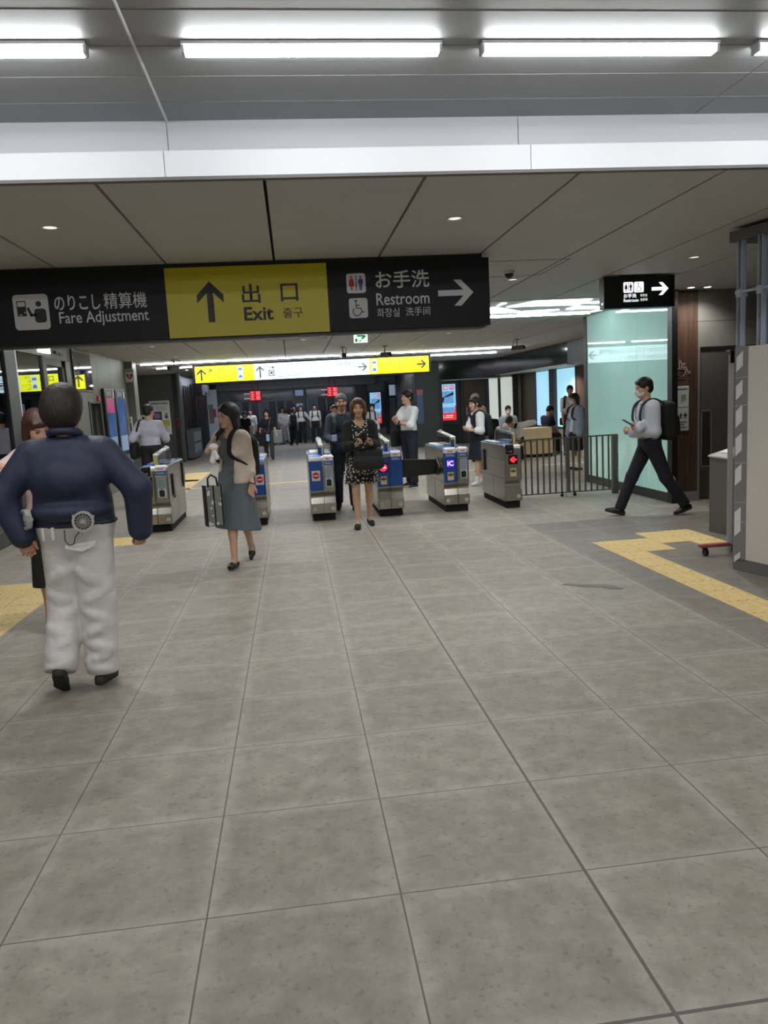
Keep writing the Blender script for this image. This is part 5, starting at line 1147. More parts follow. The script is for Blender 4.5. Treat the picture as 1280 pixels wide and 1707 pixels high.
    for g in (-1, 1):
        He(B, (g * .036, .055, -.03), (.026, .03, .028), .02); He(B, (g * .075, -.012, -.008), (.009, .02, .031), .006)
        He(B, (g * .031, .100, .004), (.017, .014, .010), .012, True)
        B.cap(H_(g * .012, .086, .024), H_(g * .045, .078, .024), .007 * hs, k=.012)
    B.cap(H_(0, .086, .008), H_(0, .101, -.034), .0075 * hs, .0115 * hs, k=.012); B.cap(H_(-.011, .093, -.036), H_(.011, .093, -.036), .0075 * hs, k=.008)
    B.cap(H_(-.018, .082, -.066), H_(.018, .082, -.066), .0075 * hs, k=.008)
    fr_ = max(.0, vox * .62 - .0052)
    for sd, sg in (('L', -1), ('R', 1)):
        sh, e_, w_ = J['sh' + sd], J['el' + sd], J['wr' + sd]
        B.cap(sh, e_, .047 * s, .036 * s, k=.03); B.cap(e_, e_ + (w_ - e_) * .35, .037 * s, .036 * s, k=.02); B.cap(e_ + (w_ - e_) * .3, w_, .036 * s, .025 * s, k=.02)
        hn = hr if sd == 'R' else hl
        d_ = unit(w_ - e_) if not hn else unit(hn[0]); n_ = np.array([-sg, 0, 0.]) if not hn else np.array(hn[1], float); n_ = unit(n_ - d_ * (n_ @ d_)); cu = curl if not hn or len(hn) < 3 else hn[2]
        t_ = np.cross(d_, n_) if sd == 'R' else np.cross(n_, d_); hz = hs * (1.0 if sex == 'm' else .92)
        J['hd' + sd] = (d_, n_, t_); J['hand' + sd] = w_ + d_ * .085 * hz + n_ * .03 * hz
        for i, (of, L_, r_) in enumerate(((.030, .068, .0088), (.010, .076, .009), (-.010, .070, .0088), (-.029, .054, .0076))):
            kn = w_ + (d_ * (.088 - .004 * abs(i - 1)) + t_ * of) * hz; B.cap(w_ + t_ * of * .55 * hz + d_ * .015 * hz, kn, .0165 * hz, .0125 * hz, k=.012)
            p = kn; an = .0
            for j, fr in enumerate((.45, .31, .24)):
                an += (cu * (1.15, 1.3, .8)[j]) + .06 * i * cu
                q = p + (d_ * math.cos(an) + n_ * math.sin(an) + t_ * of * .9 * (1 - cu)) * L_ * fr * hz; B.cap(p, q, (r_ - .0006 * j + fr_) * hz, (r_ - .0006 * (j + 1) + fr_) * hz, k=.004); p = q
        tb = w_ + (d_ * .022 + t_ * .022) * hz; t1 = tb + (d_ * .036 + t_ * .026 + n_ * .016 * (1 + cu)) * hz; t2 = t1 + (d_ * .032 + t_ * .004 + n_ * .02 * cu) * hz
        B.cap(tb, t1, .0155 * hz, .0115 * hz, k=.012); B.cap(t1, t2, (.0105 + fr_) * hz, (.0085 + fr_) * hz, k=.005)
        hip, kn, an_ = J['hip' + sd], J['kn' + sd], J['an' + sd]
        B.cap(hip, kn, .078 * s * fat, .052 * s, k=.03); B.cap(kn, an_, .05 * s, .033 * s, k=.02)
        bk = unit(np.cross(unit(an_ - kn), np.array([1., 0, 0]))); bk = bk if bk[1] < 0 else -bk
        B.ell(kn + (an_ - kn) * .28 + bk * .016 * s, np.array([.046, .046, .10]) * s, k=.03)
        f_ = feet[sd]; B.cap(f_[0], f_[1], .026 * s, .024 * s, k=.02); B.cap(an_, f_[1], .03 * s, .02 * s, k=.02); B.cap(f_[1], f_[2], .024 * s, .016 * s, k=.015)
    obj_from(B.mesh(), 'body', sk, root)
    # ---- face marks
    if face:
        for g in (-1, 1):
            mb = MB(); mb.ball((0, 0, 0), (.0125, .005, .0052), 10); mb.v = [tuple(H_(g * .031 + v[0], .0815 + v[1], .003 + v[2])) for v in mb.v]; mb.build('eye', eye_m, root, smooth=True)
            mb = MB().tube([tuple(H_(g * .014, .0915, .024)), tuple(H_(g * .032, .0885, .029)), tuple(H_(g * .05, .076, .024))], [.0022 * hs, .0030 * hs, .0016 * hs], 6); mb.build('eyebrow', brow_m, root, smooth=True)
        if not mask:
            mb = MB(); mb.ball((0, 0, 0), (.021, .0045, .0062), 12); mb.v = [tuple(H_(v[0], .0885 + v[1] - abs(v[0]) * .25, -.066 + v[2])) for v in mb.v]; mb.build('lips', lips, root, smooth=True)
    if mask:
        M = SDF(min(vox, .007)); He(M, (0, .036, -.05), (.062, .070, .058), .02); He(M, (0, .07, -.03), (.03, .045, .03), .02); M.cut(H_(0, .02, 0), Rh @ np.array([0, -1., 0])); M.cut(H_(0, 0, -.012), Rh @ np.array([0, 0, 1.])); obj_from(M.mesh(), 'face_mask', mask_m, root)
        mb = MB()
        for g in (-1, 1): mb.tube([tuple(H_(g * .062, .02, -.02)), tuple(H_(g * .08, -.014, .014)), tuple(H_(g * .08, -.02, -.02)), tuple(H_(g * .062, .02, -.075))], .0025, 5)
        mb.build('mask_strap', mask_m, root)
    # ---- hair
    st, hm = hair[:2]; hs_b = hs
    if len(hair) > 2: hs = hs * hair[2]; P.hs = hs
    def H_(x, y, z): return Hc + Rh @ (np.array([x, y, z]) * hs)
    def He(Q, c, r, k=.012, sub=False): Q.ell(H_(*c), np.array(r) * hs, Rh, k, sub)
    Q = SDF(min(vox, .0075))
    He(Q, (0, -.018, .042), (.084, .102, .090))
    if st in ('short', 'grey_short'):
        if st == 'short': He(Q, (0, -.055, -.01), (.074, .06, .07), .02); Q.cap(H_(-.045, .062, .078), H_(.045, .062, .078), .017 * hs, k=.02)
        He(Q, (0, .112, -.045), (.075, .082, .100), .012, True); Q.cut(H_(0, 0, -.075), Rh @ np.array([0, .5, -1.]))
    elif st == 'full':      # thick hair covering ears and nape
        He(Q, (0, -.04, .0), (.094, .092, .10), .03); He(Q, (0, .125, -.05), (.066, .085, .10), .012, True); Q.cut(H_(0, 0, -.10), Rh @ np.array([0, .2, -1.]))
    else:
        lo_ = {'bob': -.12, 'shoulder': -.155, 'ponytail': -.08, 'wavy': -.12}[st]
        if st != 'ponytail':
            for g in (-1, 1): Q.cap(H_(g * .066, -.02, .02), H_(g * .074, -.028, lo_ + .03), .034 * hs, .03 * hs, k=.03)
            Q.cap(H_(-.03, -.07, 0), H_(-.03, -.075, lo_ + .03), .05 * hs, .042 * hs, k=.03); Q.cap(H_(.03, -.07, 0), H_(.03, -.075, lo_ + .03), .05 * hs, .042 * hs, k=.03)
        else:
            He(Q, (0, -.05, -.01), (.07, .06, .07), .02); Q.cap(H_(0, -.11, .03), H_(0, -.15, -.06), .028 * hs, .034 * hs, k=.02); Q.cap(H_(0, -.15, -.06), H_(0, -.125, -.19), .034 * hs, .014 * hs, k=.02)
            for g in (-1, 1): Q.cap(H_(g * .07, .03, .02), H_(g * .068, .035, -.06), .012 * hs, .007 * hs, k=.01)
        if st == 'wavy':
            for g in (-1, 1): He(Q, (g * .07, .02, .03), (.032, .05, .05), .03); He(Q, (g * .078, .0, -.05), (.03, .045, .05), .03)
            He(Q, (0, .05, .095), (.06, .05, .03), .03)
        elif st != 'shoulder': Q.cap(H_(-.045, .070, .068), H_(.045, .070, .068), .018 * hs, k=.02)
        if st == 'shoulder': He(Q, (0, -.05, .03), (.09, .09, .09), .03)
        He(Q, (.012 if st in ('shoulder', 'wavy') else 0, .125, -.035 if st in ('shoulder', 'wavy') else -.055), (.062, .085, .11 if st in ('shoulder', 'wavy') else .10), .012, True); Q.cut(H_(0, 0, lo_), Rh @ np.array([0, 0, -1.]))
    obj_from(Q.mesh(), 'hair', hm, root)
    # ---- clothes
    if bottom:
        bt = bottom; Q = SDF(max(vox, .007)); e = bt.get('e', .014)
        if bt['kind'] == 'trousers':
            Q.cap(Pv + u * .06 * s - xx * .055 * s * wide, Pv + u * .06 * s + xx * .055 * s * wide, .114 * s * fat + e + belly * .6, k=.04, flat=(fw, .88))
            for sd in 'LR':
                hip, kn, an_ = J['hip' + sd], J['kn' + sd], J['an' + sd]; fl_ = bt.get('flare', 1.)
                Q.cap(hip, kn, .086 * s * fat + e, .06 * s * fl_ + e, k=.03); Q.cap(kn, an_ + (kn - an_) * bt.get('rise', .06), .06 * s * fl_ + e, .05 * s * fl_ + e, k=.03)
                for (t0, dx, rr) in bt.get('folds', ()):
                    c_ = kn + (an_ - kn) * t0; Q.cap(c_ + np.array([-.03, dx, .012]) * s, c_ + np.array([.03, -dx, -.012]) * s, (.06 * fl_ - .01 * t0) * s + e + rr, k=.012)
                pass
            for (sd, t0, an0, tilt, out, r_) in bt.get('ridges', ()):      # soft cloth folds lying on the leg
                hip, kn, an_ = J['hip' + sd], J['kn' + sd], J['an' + sd]
                c_, rb = (kn + (an_ - kn) * t0, .06 * s * fl_ + e - .01 * t0 * s * fl_) if t0 >= 0 else (kn + (hip - kn) * -t0, .06 * s * fl_ + e + (.086 * fat - .06 * fl_) * s * -t0)
                ps = [c_ + np.array([math.sin(an0 + w_) , -math.cos(an0 + w_), 0]) * (rb - r_ + out * (1 - abs(w_) / 1.1)) + np.array([0, 0, tilt * w_]) for w_ in (-.8, -.4, 0, .4, .8)]
                for a_, b_ in zip(ps[:-1], ps[1:]): Q.cap(a_, b_, r_, k=.025)
            for sd in 'LR':
                kn, an_ = J['kn' + sd], J['an' + sd]; dd = unit(an_ - kn); xa_ = unit(np.cross(dd, np.array([0, 1., 0]))) if abs(dd[1]) < .95 else np.array([1., 0, 0]); Rq = np.stack([xa_, np.cross(dd, xa_), dd], 1)
                Q.box(an_ + dd * (.10 + bt.get('drop', .015) * s), (.10 * s, .13 * s, .10), Rq, .004, .006, sub=True)
            Q.cut(Pv + u * bt.get('topz', .125) * s, u)
        elif bt['kind'] == 'skirt':
            hz_ = bt['hem'] * s; c0 = Pv + u * .08 * s; c1 = np.array([0, bt.get('fwd', 0.) * s, hz_])
            Q.cap(c0 - xx * .05 * s, c1 - np.array([.07 * s, 0, 0]), .10 * s + e, bt.get('r', .17) * s, k=.04, flat=(np.array([0, 1., 0]), .8)); Q.cap(c0 + xx * .05 * s, c1 + np.array([.07 * s, 0, 0]), .10 * s + e, bt.get('r', .17) * s, k=.04, flat=(np.array([0, 1., 0]), .8))
            Q.cut((0, 0, hz_), (0, 0, -1)); Q.cut(Pv + u * .13 * s, u)
        obj_from(Q.mesh(), bt.get('name', bt['kind']), bt['m'], root)
        if bt.get('belt'):
            mb = MB(); n_ = 28; pts = []
            for i in range(n_):
                a = 2 * PI * i / n_; rx = (.055 * wide + .114 * fat) * s + e + belly * .6 + .001; ry = .114 * s * fat * .88 + (e + belly * .6) * .9 + .002; pts.append(Pv + u * bt.get('beltz', .105) * s + xx * rx * math.cos(a) + fw * ry * math.sin(a))
            mb.tube([tuple(p) for p in pts], .014 * s, 6, closed=True).build('belt', bt['belt'], root)
    for tp in ([] if top is None else top if isinstance(top, list) else [top]):
        Q = SDF(max(vox, .007) if vox > .005 else .0065); e = tp.get('e', .012); torso(Q, e, belly)
        for c_, r_, k_ in tp.get('bumps', ()): Q.ell(Pv + xx * c_[0] * s + fw * c_[1] * s + u * c_[2] * s, np.array(r_) * s, np.stack([xx, fw, u], 1), k_)
        hem = tp.get('hem', .08)
        if hem < .02 and tp.get('drape'):
            hz_ = tp['drape'] * s; c1 = np.array([0, tp.get('fwd', 0.) * s, hz_]); rr = tp.get('r', .17) * s
            for g in (-1, 1): Q.cap(Pv + u * .06 * s + xx * g * .055 * s, c1 + np.array([g * .07 * s, 0, 0]), .108 * s + e, rr, k=.05, flat=(np.array([0, 1., 0]), .82))
            Q.plane((0, 0, hz_), tp.get('hem_n', (0, 0, -1)))
        else: Q.plane(Pv + u * hem * s, -u)
        sl = tp.get('sleeve', 1.); pf = tp.get('puff', 0.)
        if sl > 0:
            for sd in 'LR':
                sh, e_, w_ = J['sh' + sd], J['el' + sd], J['wr' + sd]
                a = min(sl, .5) * 2; Q.cap(sh, sh + (e_ - sh) * a, .052 * s + e + pf, (.052 + (.041 - .052) * a) * s + e + pf, k=.035)
                if sl > .5:
                    a = (sl - .5) * 2; Q.cap(e_, e_ + (w_ - e_) * a, .041 * s + e + pf, (.034 if not pf else .036) * s + e + pf * .6, k=.03)
                    if a > .9 and pf == 0: Q.cap(e_ + (w_ - e_) * (a - .06), e_ + (w_ - e_) * a, .033 * s + e, k=.006)
        if tp.get('neck', True):
            nz = tp.get('neckr', .056) * s; Q.cap(NB - u * .03 * s + fw * .02 * s, NB + u * .12 * s + fw * .05 * s, nz, nz * 1.1, k=.006, sub=True)
        if tp.get('open'):
            w0 = tp['open'] * s; Q.box(Pv + u * .2 * s + fw * .2 * s, (w0, .2 * s, .6 * s), np.stack([xx, fw, u], 1), .01, .01, sub=True)
        obj_from(Q.mesh(), tp.get('name', 'shirt'), tp['m'], root)
        if tp.get('collar'):
            mb = MB(); n_ = 16
            pts = [NB + u * (.015 - .035 * max(0, math.cos(a)) ) * s + (xx * math.sin(a) * .062 + fw * (.012 + math.cos(a) * .058)) * s for a in [2 * PI * i / n_ for i in range(n_)]]
            mb.tube([tuple(p) for p in pts], .013 * s, 6, closed=True).build('collar', tp['m'] if tp['collar'] is True else tp['collar'], root, smooth=True)
    if shoes:
        for sd in 'LR':
            f_ = feet[sd]; an_ = J['an' + sd]; Q = SDF(min(max(vox, .006), .009)); Rf = f_[3]; up_ = Rf @ np.array([0, 0, 1.])
            hi = shoes.get('high', .0)
            Q.cap(f_[0], f_[1], .034 * s, .036 * s, k=.02); Q.cap(f_[1], f_[2], .036 * s, .024 * s, k=.02)
            if hi >= 0: Q.cap(an_ - up_ * (.015 - hi) * s, f_[1] - (f_[1] - f_[0]) * .25 + up_ * .012 * s, (.036 + hi * .1) * s, .03 * s, k=.02)
            Q.cut(f_[0] - up_ * .033 * s, -up_)
            if hi < 0: Q.cap(an_ + up_ * .02, an_ + (f_[1] - an_) * .55 + up_ * .012 * s, .03 * s, .026 * s, k=.006, sub=True)
            so = obj_from(Q.mesh(), 'shoe', shoes['m'], root)
            if shoes.get('sole'):
                Q = SDF(.007); Q.cap(f_[0] - up_ * .012 * s, f_[1] - up_ * .012 * s, .036 * s, .040 * s, k=.02); Q.cap(f_[1] - up_ * .012 * s, f_[2] - up_ * .004 * s, .040 * s, .027 * s, k=.02); Q.cut(f_[0] - up_ * .034 * s, -up_); Q.cut(f_[0] - up_ * .014 * s, up_)
                q = obj_from(Q.mesh(), 'sole', shoes['sole'], root); q.parent = so
            if shoes.get('heel'):
                hb = f_[0] - up_ * .02 * s; MBq = MB().tube([tuple(hb), tuple(hb - np.array([0, 0, max(hb[2] - .002, .004)]))], .014, 8).build('heel', shoes['m'], root); MBq.parent = so
            sk_ = shoes.get('sock')
            if sk_:
                Q = SDF(.008); Q.cap(an_ - up_ * .02 * s, an_ + (J['kn' + sd] - an_) * shoes.get('sock_h', .2), .04 * s, .042 * s); obj_from(Q.mesh(), 'sock', sk_, root)
    return P

def backpack(P, label_, m, w=.30, h=.42, d=.15, z=.32, e=.02, straps=True, m2=None, cat='backpack', group=None, off=0., one=False):
    s = P.s; t = thing('backpack', label_, cat, tuple(P.root.location), P.root.rotation_euler[2], group)
    R = np.stack([P.xx, P.fw, P.u], 1); c = P.Pv + P.u * z * s - P.fw * (.105 * s + e + d / 2) + P.xx * off
    Q = SDF(.01); Q.box(c, (w / 2, d / 2, h / 2), R, .06); Q.ell(c + P.u * h * .22, (w * .46, d * .5, h * .32), R, k=.03); obj_from(Q.mesh(), 'main_compartment', m, t)
    Q = SDF(.01); Q.box(c - P.fw * d * .45 - P.u * h * .14, (w * .40, d * .22, h * .28), R, .035); obj_from(Q.mesh(), 'front_pocket', m2 or m, t)
    if straps:
        for g in ((-1, 1) if not one else (one,)):
            sh = P.J['shR' if g > 0 else 'shL']; q = sh - P.xx * g * .055 * s
            pts = [c + P.u * h * .42 + P.xx * g * .06, q - P.fw * .07 * s + P.u * (.068 * s + e), q + P.u * (.078 * s + e), q + P.fw * (.075 * s + e) + P.u * .045 * s, q + P.fw * (.115 * s + e) - P.u * .06 * s, q + P.fw * (.11 * s + e) - P.u * .16 * s + P.xx * g * .005, q + P.fw * .03 * s - P.u * .25 * s + P.xx * g * (.035 * s + e), c - P.u * h * .36 + P.xx * g * w * .42 + P.fw * d * .4]
            # smooth the path
            fine = []
            for i in range(len(pts) - 1):
                p0, p1, p2, p3 = pts[max(i - 1, 0)], pts[i], pts[i + 1], pts[min(i + 2, len(pts) - 1)]
                for k in range(5):
                    tt = k / 5; fine.append(.5 * (2 * p1 + (p2 - p0) * tt + (2 * p0 - 5 * p1 + 4 * p2 - p3) * tt ** 2 + (3 * p1 - p0 - 3 * p2 + p3) * tt ** 3))
            fine.append(pts[-1]); MB().ribbon([tuple(p) for p in fine], .05 * s, .012, tuple(P.xx)).build('shoulder_strap', m, t)
    return t
def held(name, label_, cat, P, c, R, parts, group=None):
    t = thing(name, label_, cat, tuple(P.root.location), P.root.rotation_euler[2], group); c = np.array(c)
    for nm, (off, hh, rnd), m in parts:
        Q = SDF(min(.006, min(hh) * .8)); Q.box(c + R @ np.array(off), hh, R, rnd); obj_from(Q.mesh(), nm, m, t)
    return t
def slab(name, t, c, R, hh, m, bev=.003):
    mb = MB().box(-hh[0], hh[0], -hh[1], hh[1], -hh[2], hh[2]); mb.v = [tuple(np.array(c) + R @ np.array(v)) for v in mb.v]; return mb.build(name, m, t, bevel=bev)
def phone_for(P, label_, c, aim, up=(0, 0, 1), m=black, glow=False, size=(.036, .004, .074)):
    """phone lying with its screen facing aim"""
    t = thing('smartphone', label_, 'phone', tuple(P.root.location), P.root.rotation_euler[2]); f = -unit(aim); x = unit(np.cross(f, np.array(up, float))); R = np.stack([x, f, np.cross(x, f)], 1)
    slab('case', t, c, R, size, m, .002); slab('screen', t, np.array(c) - f * (size[1] + .0006), R, (size[0] * .92, .0008, size[2] * .94), mat('phone_screen', (40, 46, 60), .1, emit=.25, emit_rgb=(150, 170, 210)), 0); return t
# ================================================================ PEOPLE NEAR THE CAMERA
def tr(m, **k): return dict(kind='trousers', m=m, **k)
blk_leather = mat('leather_black', (16, 16, 18), .3); dk_sole = mat('sole_dark', (30, 31, 28), .7); white_sole = mat('sole_white', (214, 214, 210), .6)
# 1 man in the navy fan-cooled jacket
jacket_m = mat('jacket_navy', (36, 41, 66), .62, bump=1.0, bscale=5, noise=.06, nscale=5, stretch=(1.6, 1.6, .9))
cargo_m = mat('cargo_white', (212, 210, 206), .8, bump=1.0, bscale=5.5, noise=.04, nscale=6, stretch=(1, 1, 1.7))
P1 = make_person('stout man seen from behind in a navy fan-cooled jacket and off-white cargo trousers', (-1.262, 4.42), -3, 1.66, vox=.0065, wide=1.16, fat=1.12, belly=.02, sk=skin_t, shz=.445,
    legs=((4, 34, 3, -42), (-4, 3, 0, 0)), head=(-14, 4, 0), wr=('w', -.905, 4.40, .89), wl=('w', -1.535, 4.36, .90), er=(1.0, -.35, .1), el=(-1.0, -.2, .1), curl=.75,
    hr=((-.15, .1, -1), (-.8, .5, 0), .95), hl=((.25, .0, -1), (.3, -.9, 0), .55), hair=('full', mat('hair_darkbrown', (30, 22, 19), .6, bump=.45, bscale=70, stretch=(1, 1, .3)), 1.2),
    top=dict(m=jacket_m, name='jacket', e=.026, puff=.012, sleeve=1.0, hem=.045, neck=True, neckr=.07, bumps=(((0, -.035, .125), (.225, .178, .075), .012), ((.0, -.045, .31), (.215, .155, .15), .04))),
    bottom=tr(cargo_m, e=.020, flare=1.4, rise=.02, drop=.03, topz=.075, beltz=.05, belt=mat('belt_navy', (38, 42, 58), .6),
        ridges=[('L', -.45, .2, .05, .010, .03), ('R', -.4, -.3, -.06, .010, .03), ('R', -.12, .3, .06, .012, .028), ('L', -.08, -.1, -.05, .012, .028), ('R', .18, .1, -.05, .010, .026), ('L', .2, .3, .05, .010, .026), ('R', .42, -.2, .05, .012, .026), ('L', .45, .0, -.04, .012, .026), ('R', .64, .3, -.04, .014, .026), ('L', .66, -.2, .03, .014, .026), ('R', .80, 0, .03, .016, .024), ('L', .82, .2, -.03, .016, .024), ('R', .93, -.1, -.02, .015, .022), ('L', .95, 0, .02, .015, .022)]),
    shoes=dict(m=mat('shoe_olive', (54, 56, 48), .7), sole=dk_sole))
J = P1
def disc_unit(P, c, n, r, name):
    """grey fan unit: rim, spokes and hub"""
    n = unit(n); x = unit(np.cross((0, 0, 1), n)); z = np.cross(n, x); R = np.stack([x, -n, z], 1); mb = MB()
    mb.ring((0, -.012, 0), r * .78, r, .03, 'y', 28); mb.ring((0, -.008, 0), r * .52, r * .57, .016, 'y', 24); mb.ring((0, -.008, 0), r * .30, r * .35, .016, 'y', 20)
    for k in range(16):
        a = 2 * PI * k / 16; mb.tube([(r * .2 * math.cos(a), -.002, r * .2 * math.sin(a)), (r * .8 * math.cos(a), -.002, r * .8 * math.sin(a))], .0022, 5)
    mb.cyl((0, -.012, 0), r * .2, .018, 'y', 16)
    for k in range(3):
        a = 2 * PI * k / 3 + .4; mb.cyl((r * math.cos(a), -.008, r * math.sin(a)), r * .14, .014, 'y', 10)
    mb.v = [tuple(np.array(c) + R @ np.array(v)) for v in mb.v]; o = mb.build(name, mat('fan_grey', (168, 166, 160), .5), P.root)
    mb = MB().cyl((0, .004, 0), r * .77, .004, 'y', 24); mb.v = [tuple(np.array(c) + R @ np.array(v)) for v in mb.v]; q = mb.build('fan_dark', mat('fan_inside', (70, 68, 58), .6), P.root); q.parent = o
disc_unit(P1, (.125, -.248, .985), (.22, -1, .05), .056, 'fan_unit'); disc_unit(P1, (-.222, -.12, 1.0), (-1, -.75, .0), .056, 'fan_unit')
MB().tube([(.0, -.185, .935), (.005, -.205, .88), (.025, -.21, .855), (.05, -.21, .86), (.06, -.205, .895), (.085, -.19, .93)], .0035, 6).build('fan_cable', mat('cable_grey', (60, 60, 62), .5), P1.root, smooth=True)
for x in (-.115, -.065): MB().box(x, x + .016, -.208, -.192, .885, .955).build('belt_loop', cargo_m, P1.root, bevel=.003)
MB().add([(.0, -.2, .855), (.155, -.185, .865), (.157, -.19, .84), (.09, -.215, .815), (.0, -.21, .835), (.0, -.19, .855), (.155, -.17, .865), (.157, -.175, .84), (.09, -.195, .815), (.0, -.19, .835)], [(0, 1, 2, 3, 4), (9, 8, 7, 6, 5), (0, 5, 6, 1), (1, 6, 7, 2), (2, 7, 8, 3), (3, 8, 9, 4), (4, 9, 5, 0)]).build('pocket_flap', cargo_m, P1.root, bevel=.004)
mb = MB(); n_ = 18
pts = [P1.NB + P1.u * .035 + np.array([math.sin(a) * .078, -.005 + math.cos(a) * .075, -.02 * math.cos(a)]) for a in [2 * PI * i / n_ for i in range(n_)]]
mb.tube([tuple(p) for p in pts], .022, 8, closed=True).build('collar', jacket_m, P1.root, smooth=True)

# 2 brown-haired woman behind him
P2 = make_person('woman with brown hair looking down, in a pale pink top, behind the navy-jacket man', (-1.765, 5.68), -150, 1.62, 'f', vox=.008, legs=((3, 2, 1, 0), (-3, 3, 1, 0)), lean=8, side=7, head=(6, 26, 0), hair=('bob', hair_br),
    wr=('w', -2.02, 5.3, 1.255), er=(1, -.3, -.6), hr=((-.6, .9, .1), (0, .3, -1), .35), wl=('w', -1.5, 5.4, .95), top=dict(m=cloth('cloth_pink', (222, 196, 190)), e=.02, sleeve=.42, hem=-.02, name='blouse'),
    bottom=dict(kind='skirt', m=cloth('cloth_charcoal', (26, 26, 29)), hem=.36, r=.14, e=.014), shoes=dict(m=mat('shoe_brown', (92, 62, 56), .5), sole=dk_sole))

# 4 woman in the grey dress
dress_g = cloth('dress_grey', (98, 108, 112), .5, 9); cardi = cloth('cardigan_cream', (206, 190, 176), .4, 40)
P4 = make_person('dark-haired woman in a grey dress and cream cardigan walking left with a backpack', (-.60, 7.50), 170, 1.585, 'f', vox=.0065, legs=((-14, 20, -6, -34), (11, 4, -5, 4)), twist=-28, head=(-8, 6, 0), hair=('shoulder', hair_b), lean=2,
    wr=('w', -.80, 7.10, 1.17), er=(.2, -.2, -1), hr=((-.7, .2, .35), (.2, .2, -1), .7), wl=('w', -.43, 7.36, .815), el=(.2, -1, -.3), hl=((.25, .0, -1), (-.5, .6, 0), .4), sk=mat('skin_pale', (206, 166, 142), .5, noise=.04, nscale=20),
    top=[dict(m=dress_g, name='dress', e=.014, sleeve=.12, hem=0, drape=.40, r=.175, fwd=.03, neckr=.068, hem_n=(.12, .05, -1)), dict(m=cardi, name='cardigan', e=.028, sleeve=.72, hem=.0, open=.085, neckr=.075)],
    shoes=dict(m=blk_leather, heel=True, high=-.01))
mb = MB()
for k in range(5):
    p = P4.Pv + P4.u * (.06 + .07 * k) * P4.s + P4.fw * .135 - P4.xx * .095; mb.ball(tuple(p), .008, 8)
mb.build('cardigan_buttons', mat('button_dark', (60, 54, 50), .4), P4.root)
mb = MB().ring((0, 0, -.006), .028, .033, .01, 'z', 16); d_, n_, t_ = P4.J['hdL']; R = np.stack([t_, n_, d_], 1); mb.v = [tuple(P4.J['wrL'] - d_ * .01 + R @ np.array(v)) for v in mb.v]; mb.build('wristwatch', black, P4.root)
backpack(P4, 'slim black backpack on the woman in the grey dress', matte_black, .28, .40, .13, .25, e=.03)
mb = MB(); c = P4.J['handR']; t = thing('handkerchief', 'white crumpled cloth in the hand of the woman in the grey dress', 'cloth', tuple(P4.root.location), P4.root.rotation_euler[2])
Q = SDF(.006); Q.ell(c + np.array([0, .01, .03]), (.045, .035, .03), None, .02); Q.cap(c + np.array([0, 0, .0]), c + np.array([.02, .0, -.10]), .016, .03, k=.02); Q.cap(c, c + np.array([-.03, .02, -.07]), .014, .022, k=.02); obj_from(Q.mesh(), 'cloth', cloth('white_cotton', (226, 226, 228), .6, 30), t)
def dots_mat(name, base, spot, scale, thr):
    m = bpy.data.materials.new(name); m.use_nodes = True; nt = m.node_tree; b_ = nt.nodes['Principled BSDF']; tc = N(nt, 'ShaderNodeTexCoord'); v = N(nt, 'ShaderNodeTexVoronoi'); v.inputs['Scale'].default_value = scale; v.inputs['Randomness'].default_value = 1.0
    n1 = N(nt, 'ShaderNodeTexNoise'); n1.inputs['Scale'].default_value = scale * 1.4; n1.inputs['Detail'].default_value = 3
    nt.links.new(tc.outputs['Object'], v.inputs['Vector']); nt.links.new(tc.outputs['Object'], n1.inputs['Vector'])
    f = mth(nt, 'ADD', v.outputs['Distance'], mth(nt, 'MULTIPLY', n1.outputs['Fac'], .5)); k = mth(nt, 'LESS_THAN', f, thr); mx = N(nt, 'ShaderNodeMix', data_type='RGBA'); nt.links.new(k, mx.inputs[0]); mx.inputs[6].default_value = lin(base); mx.inputs[7].default_value = lin(spot); nt.links.new(mx.outputs[2], b_.inputs['Base Color']); b_.inputs['Roughness'].default_value = .8; return m
tote_m = dots_mat('tote_pattern', (116, 118, 118), (196, 198, 196), 16, .6)
t = thing('tote_bag', 'grey patterned tote bag with black edges, hanging at the grey dress', 'bag', (-.80, 7.22, .46), D(20))
MB().box(-.075, .075, -.05, .05, 0, .38).build('bag_body', tote_m, t, bevel=.012)
MB().box(-.079, -.069, -.054, .054, 0, .385).box(.069, .079, -.054, .054, 0, .385).box(-.006, .006, -.0545, -.05, 0, .38).build('edge_binding', matte_black, t)
MB().tube([(-.045, -.045, .37), (-.04, -.03, .45), (.0, .0, .48), (.04, -.03, .45), (.045, -.045, .37)], .009, 6).build('bag_handle', matte_black, t, smooth=True)

# 5 woman in the floral dress
floral = dots_mat('dress_floral', (24, 24, 28), (202, 196, 182), 34, .62)
P5 = make_person('woman with chestnut hair in a black and white floral dress, looking at her phone', (.80, 9.28), 180, 1.565, 'f', vox=.007, legs=((-6, 10, 0, -8), (9, 3, 1, 2)), head=(-4, 4, 0), hair=('wavy', hair_lb), fat=1.08,
    wr=('w', .73, 8.96, 1.045), wl=('w', .90, 8.98, 1.05), er=(.45, -.4, -1), el=(-.45, -.4, -1), hr=((-.55, .6, .3), (-.2, 0.5, 1), .8), hl=((.55, .6, .3), (.2, .5, 1), .8), sk=mat('skin_leg', (198, 160, 132), .5, noise=.04, nscale=20),
    top=[dict(m=floral, name='dress', e=.016, sleeve=0, hem=0, drape=.60, r=.165, neckr=.075), dict(m=cloth('cardigan_black', (21, 21, 24)), name='cardigan', e=.022, sleeve=.9, hem=.0, open=.10, neckr=.085)],
    shoes=dict(m=matte_black, high=-.01, sole=dk_sole))
phone_for(P5, 'dark smartphone held in both hands of the woman in the floral dress', (P5.J['handR'] + P5.J['handL']) / 2 + np.array([0, .03, .035]), (0, -.7, .75))
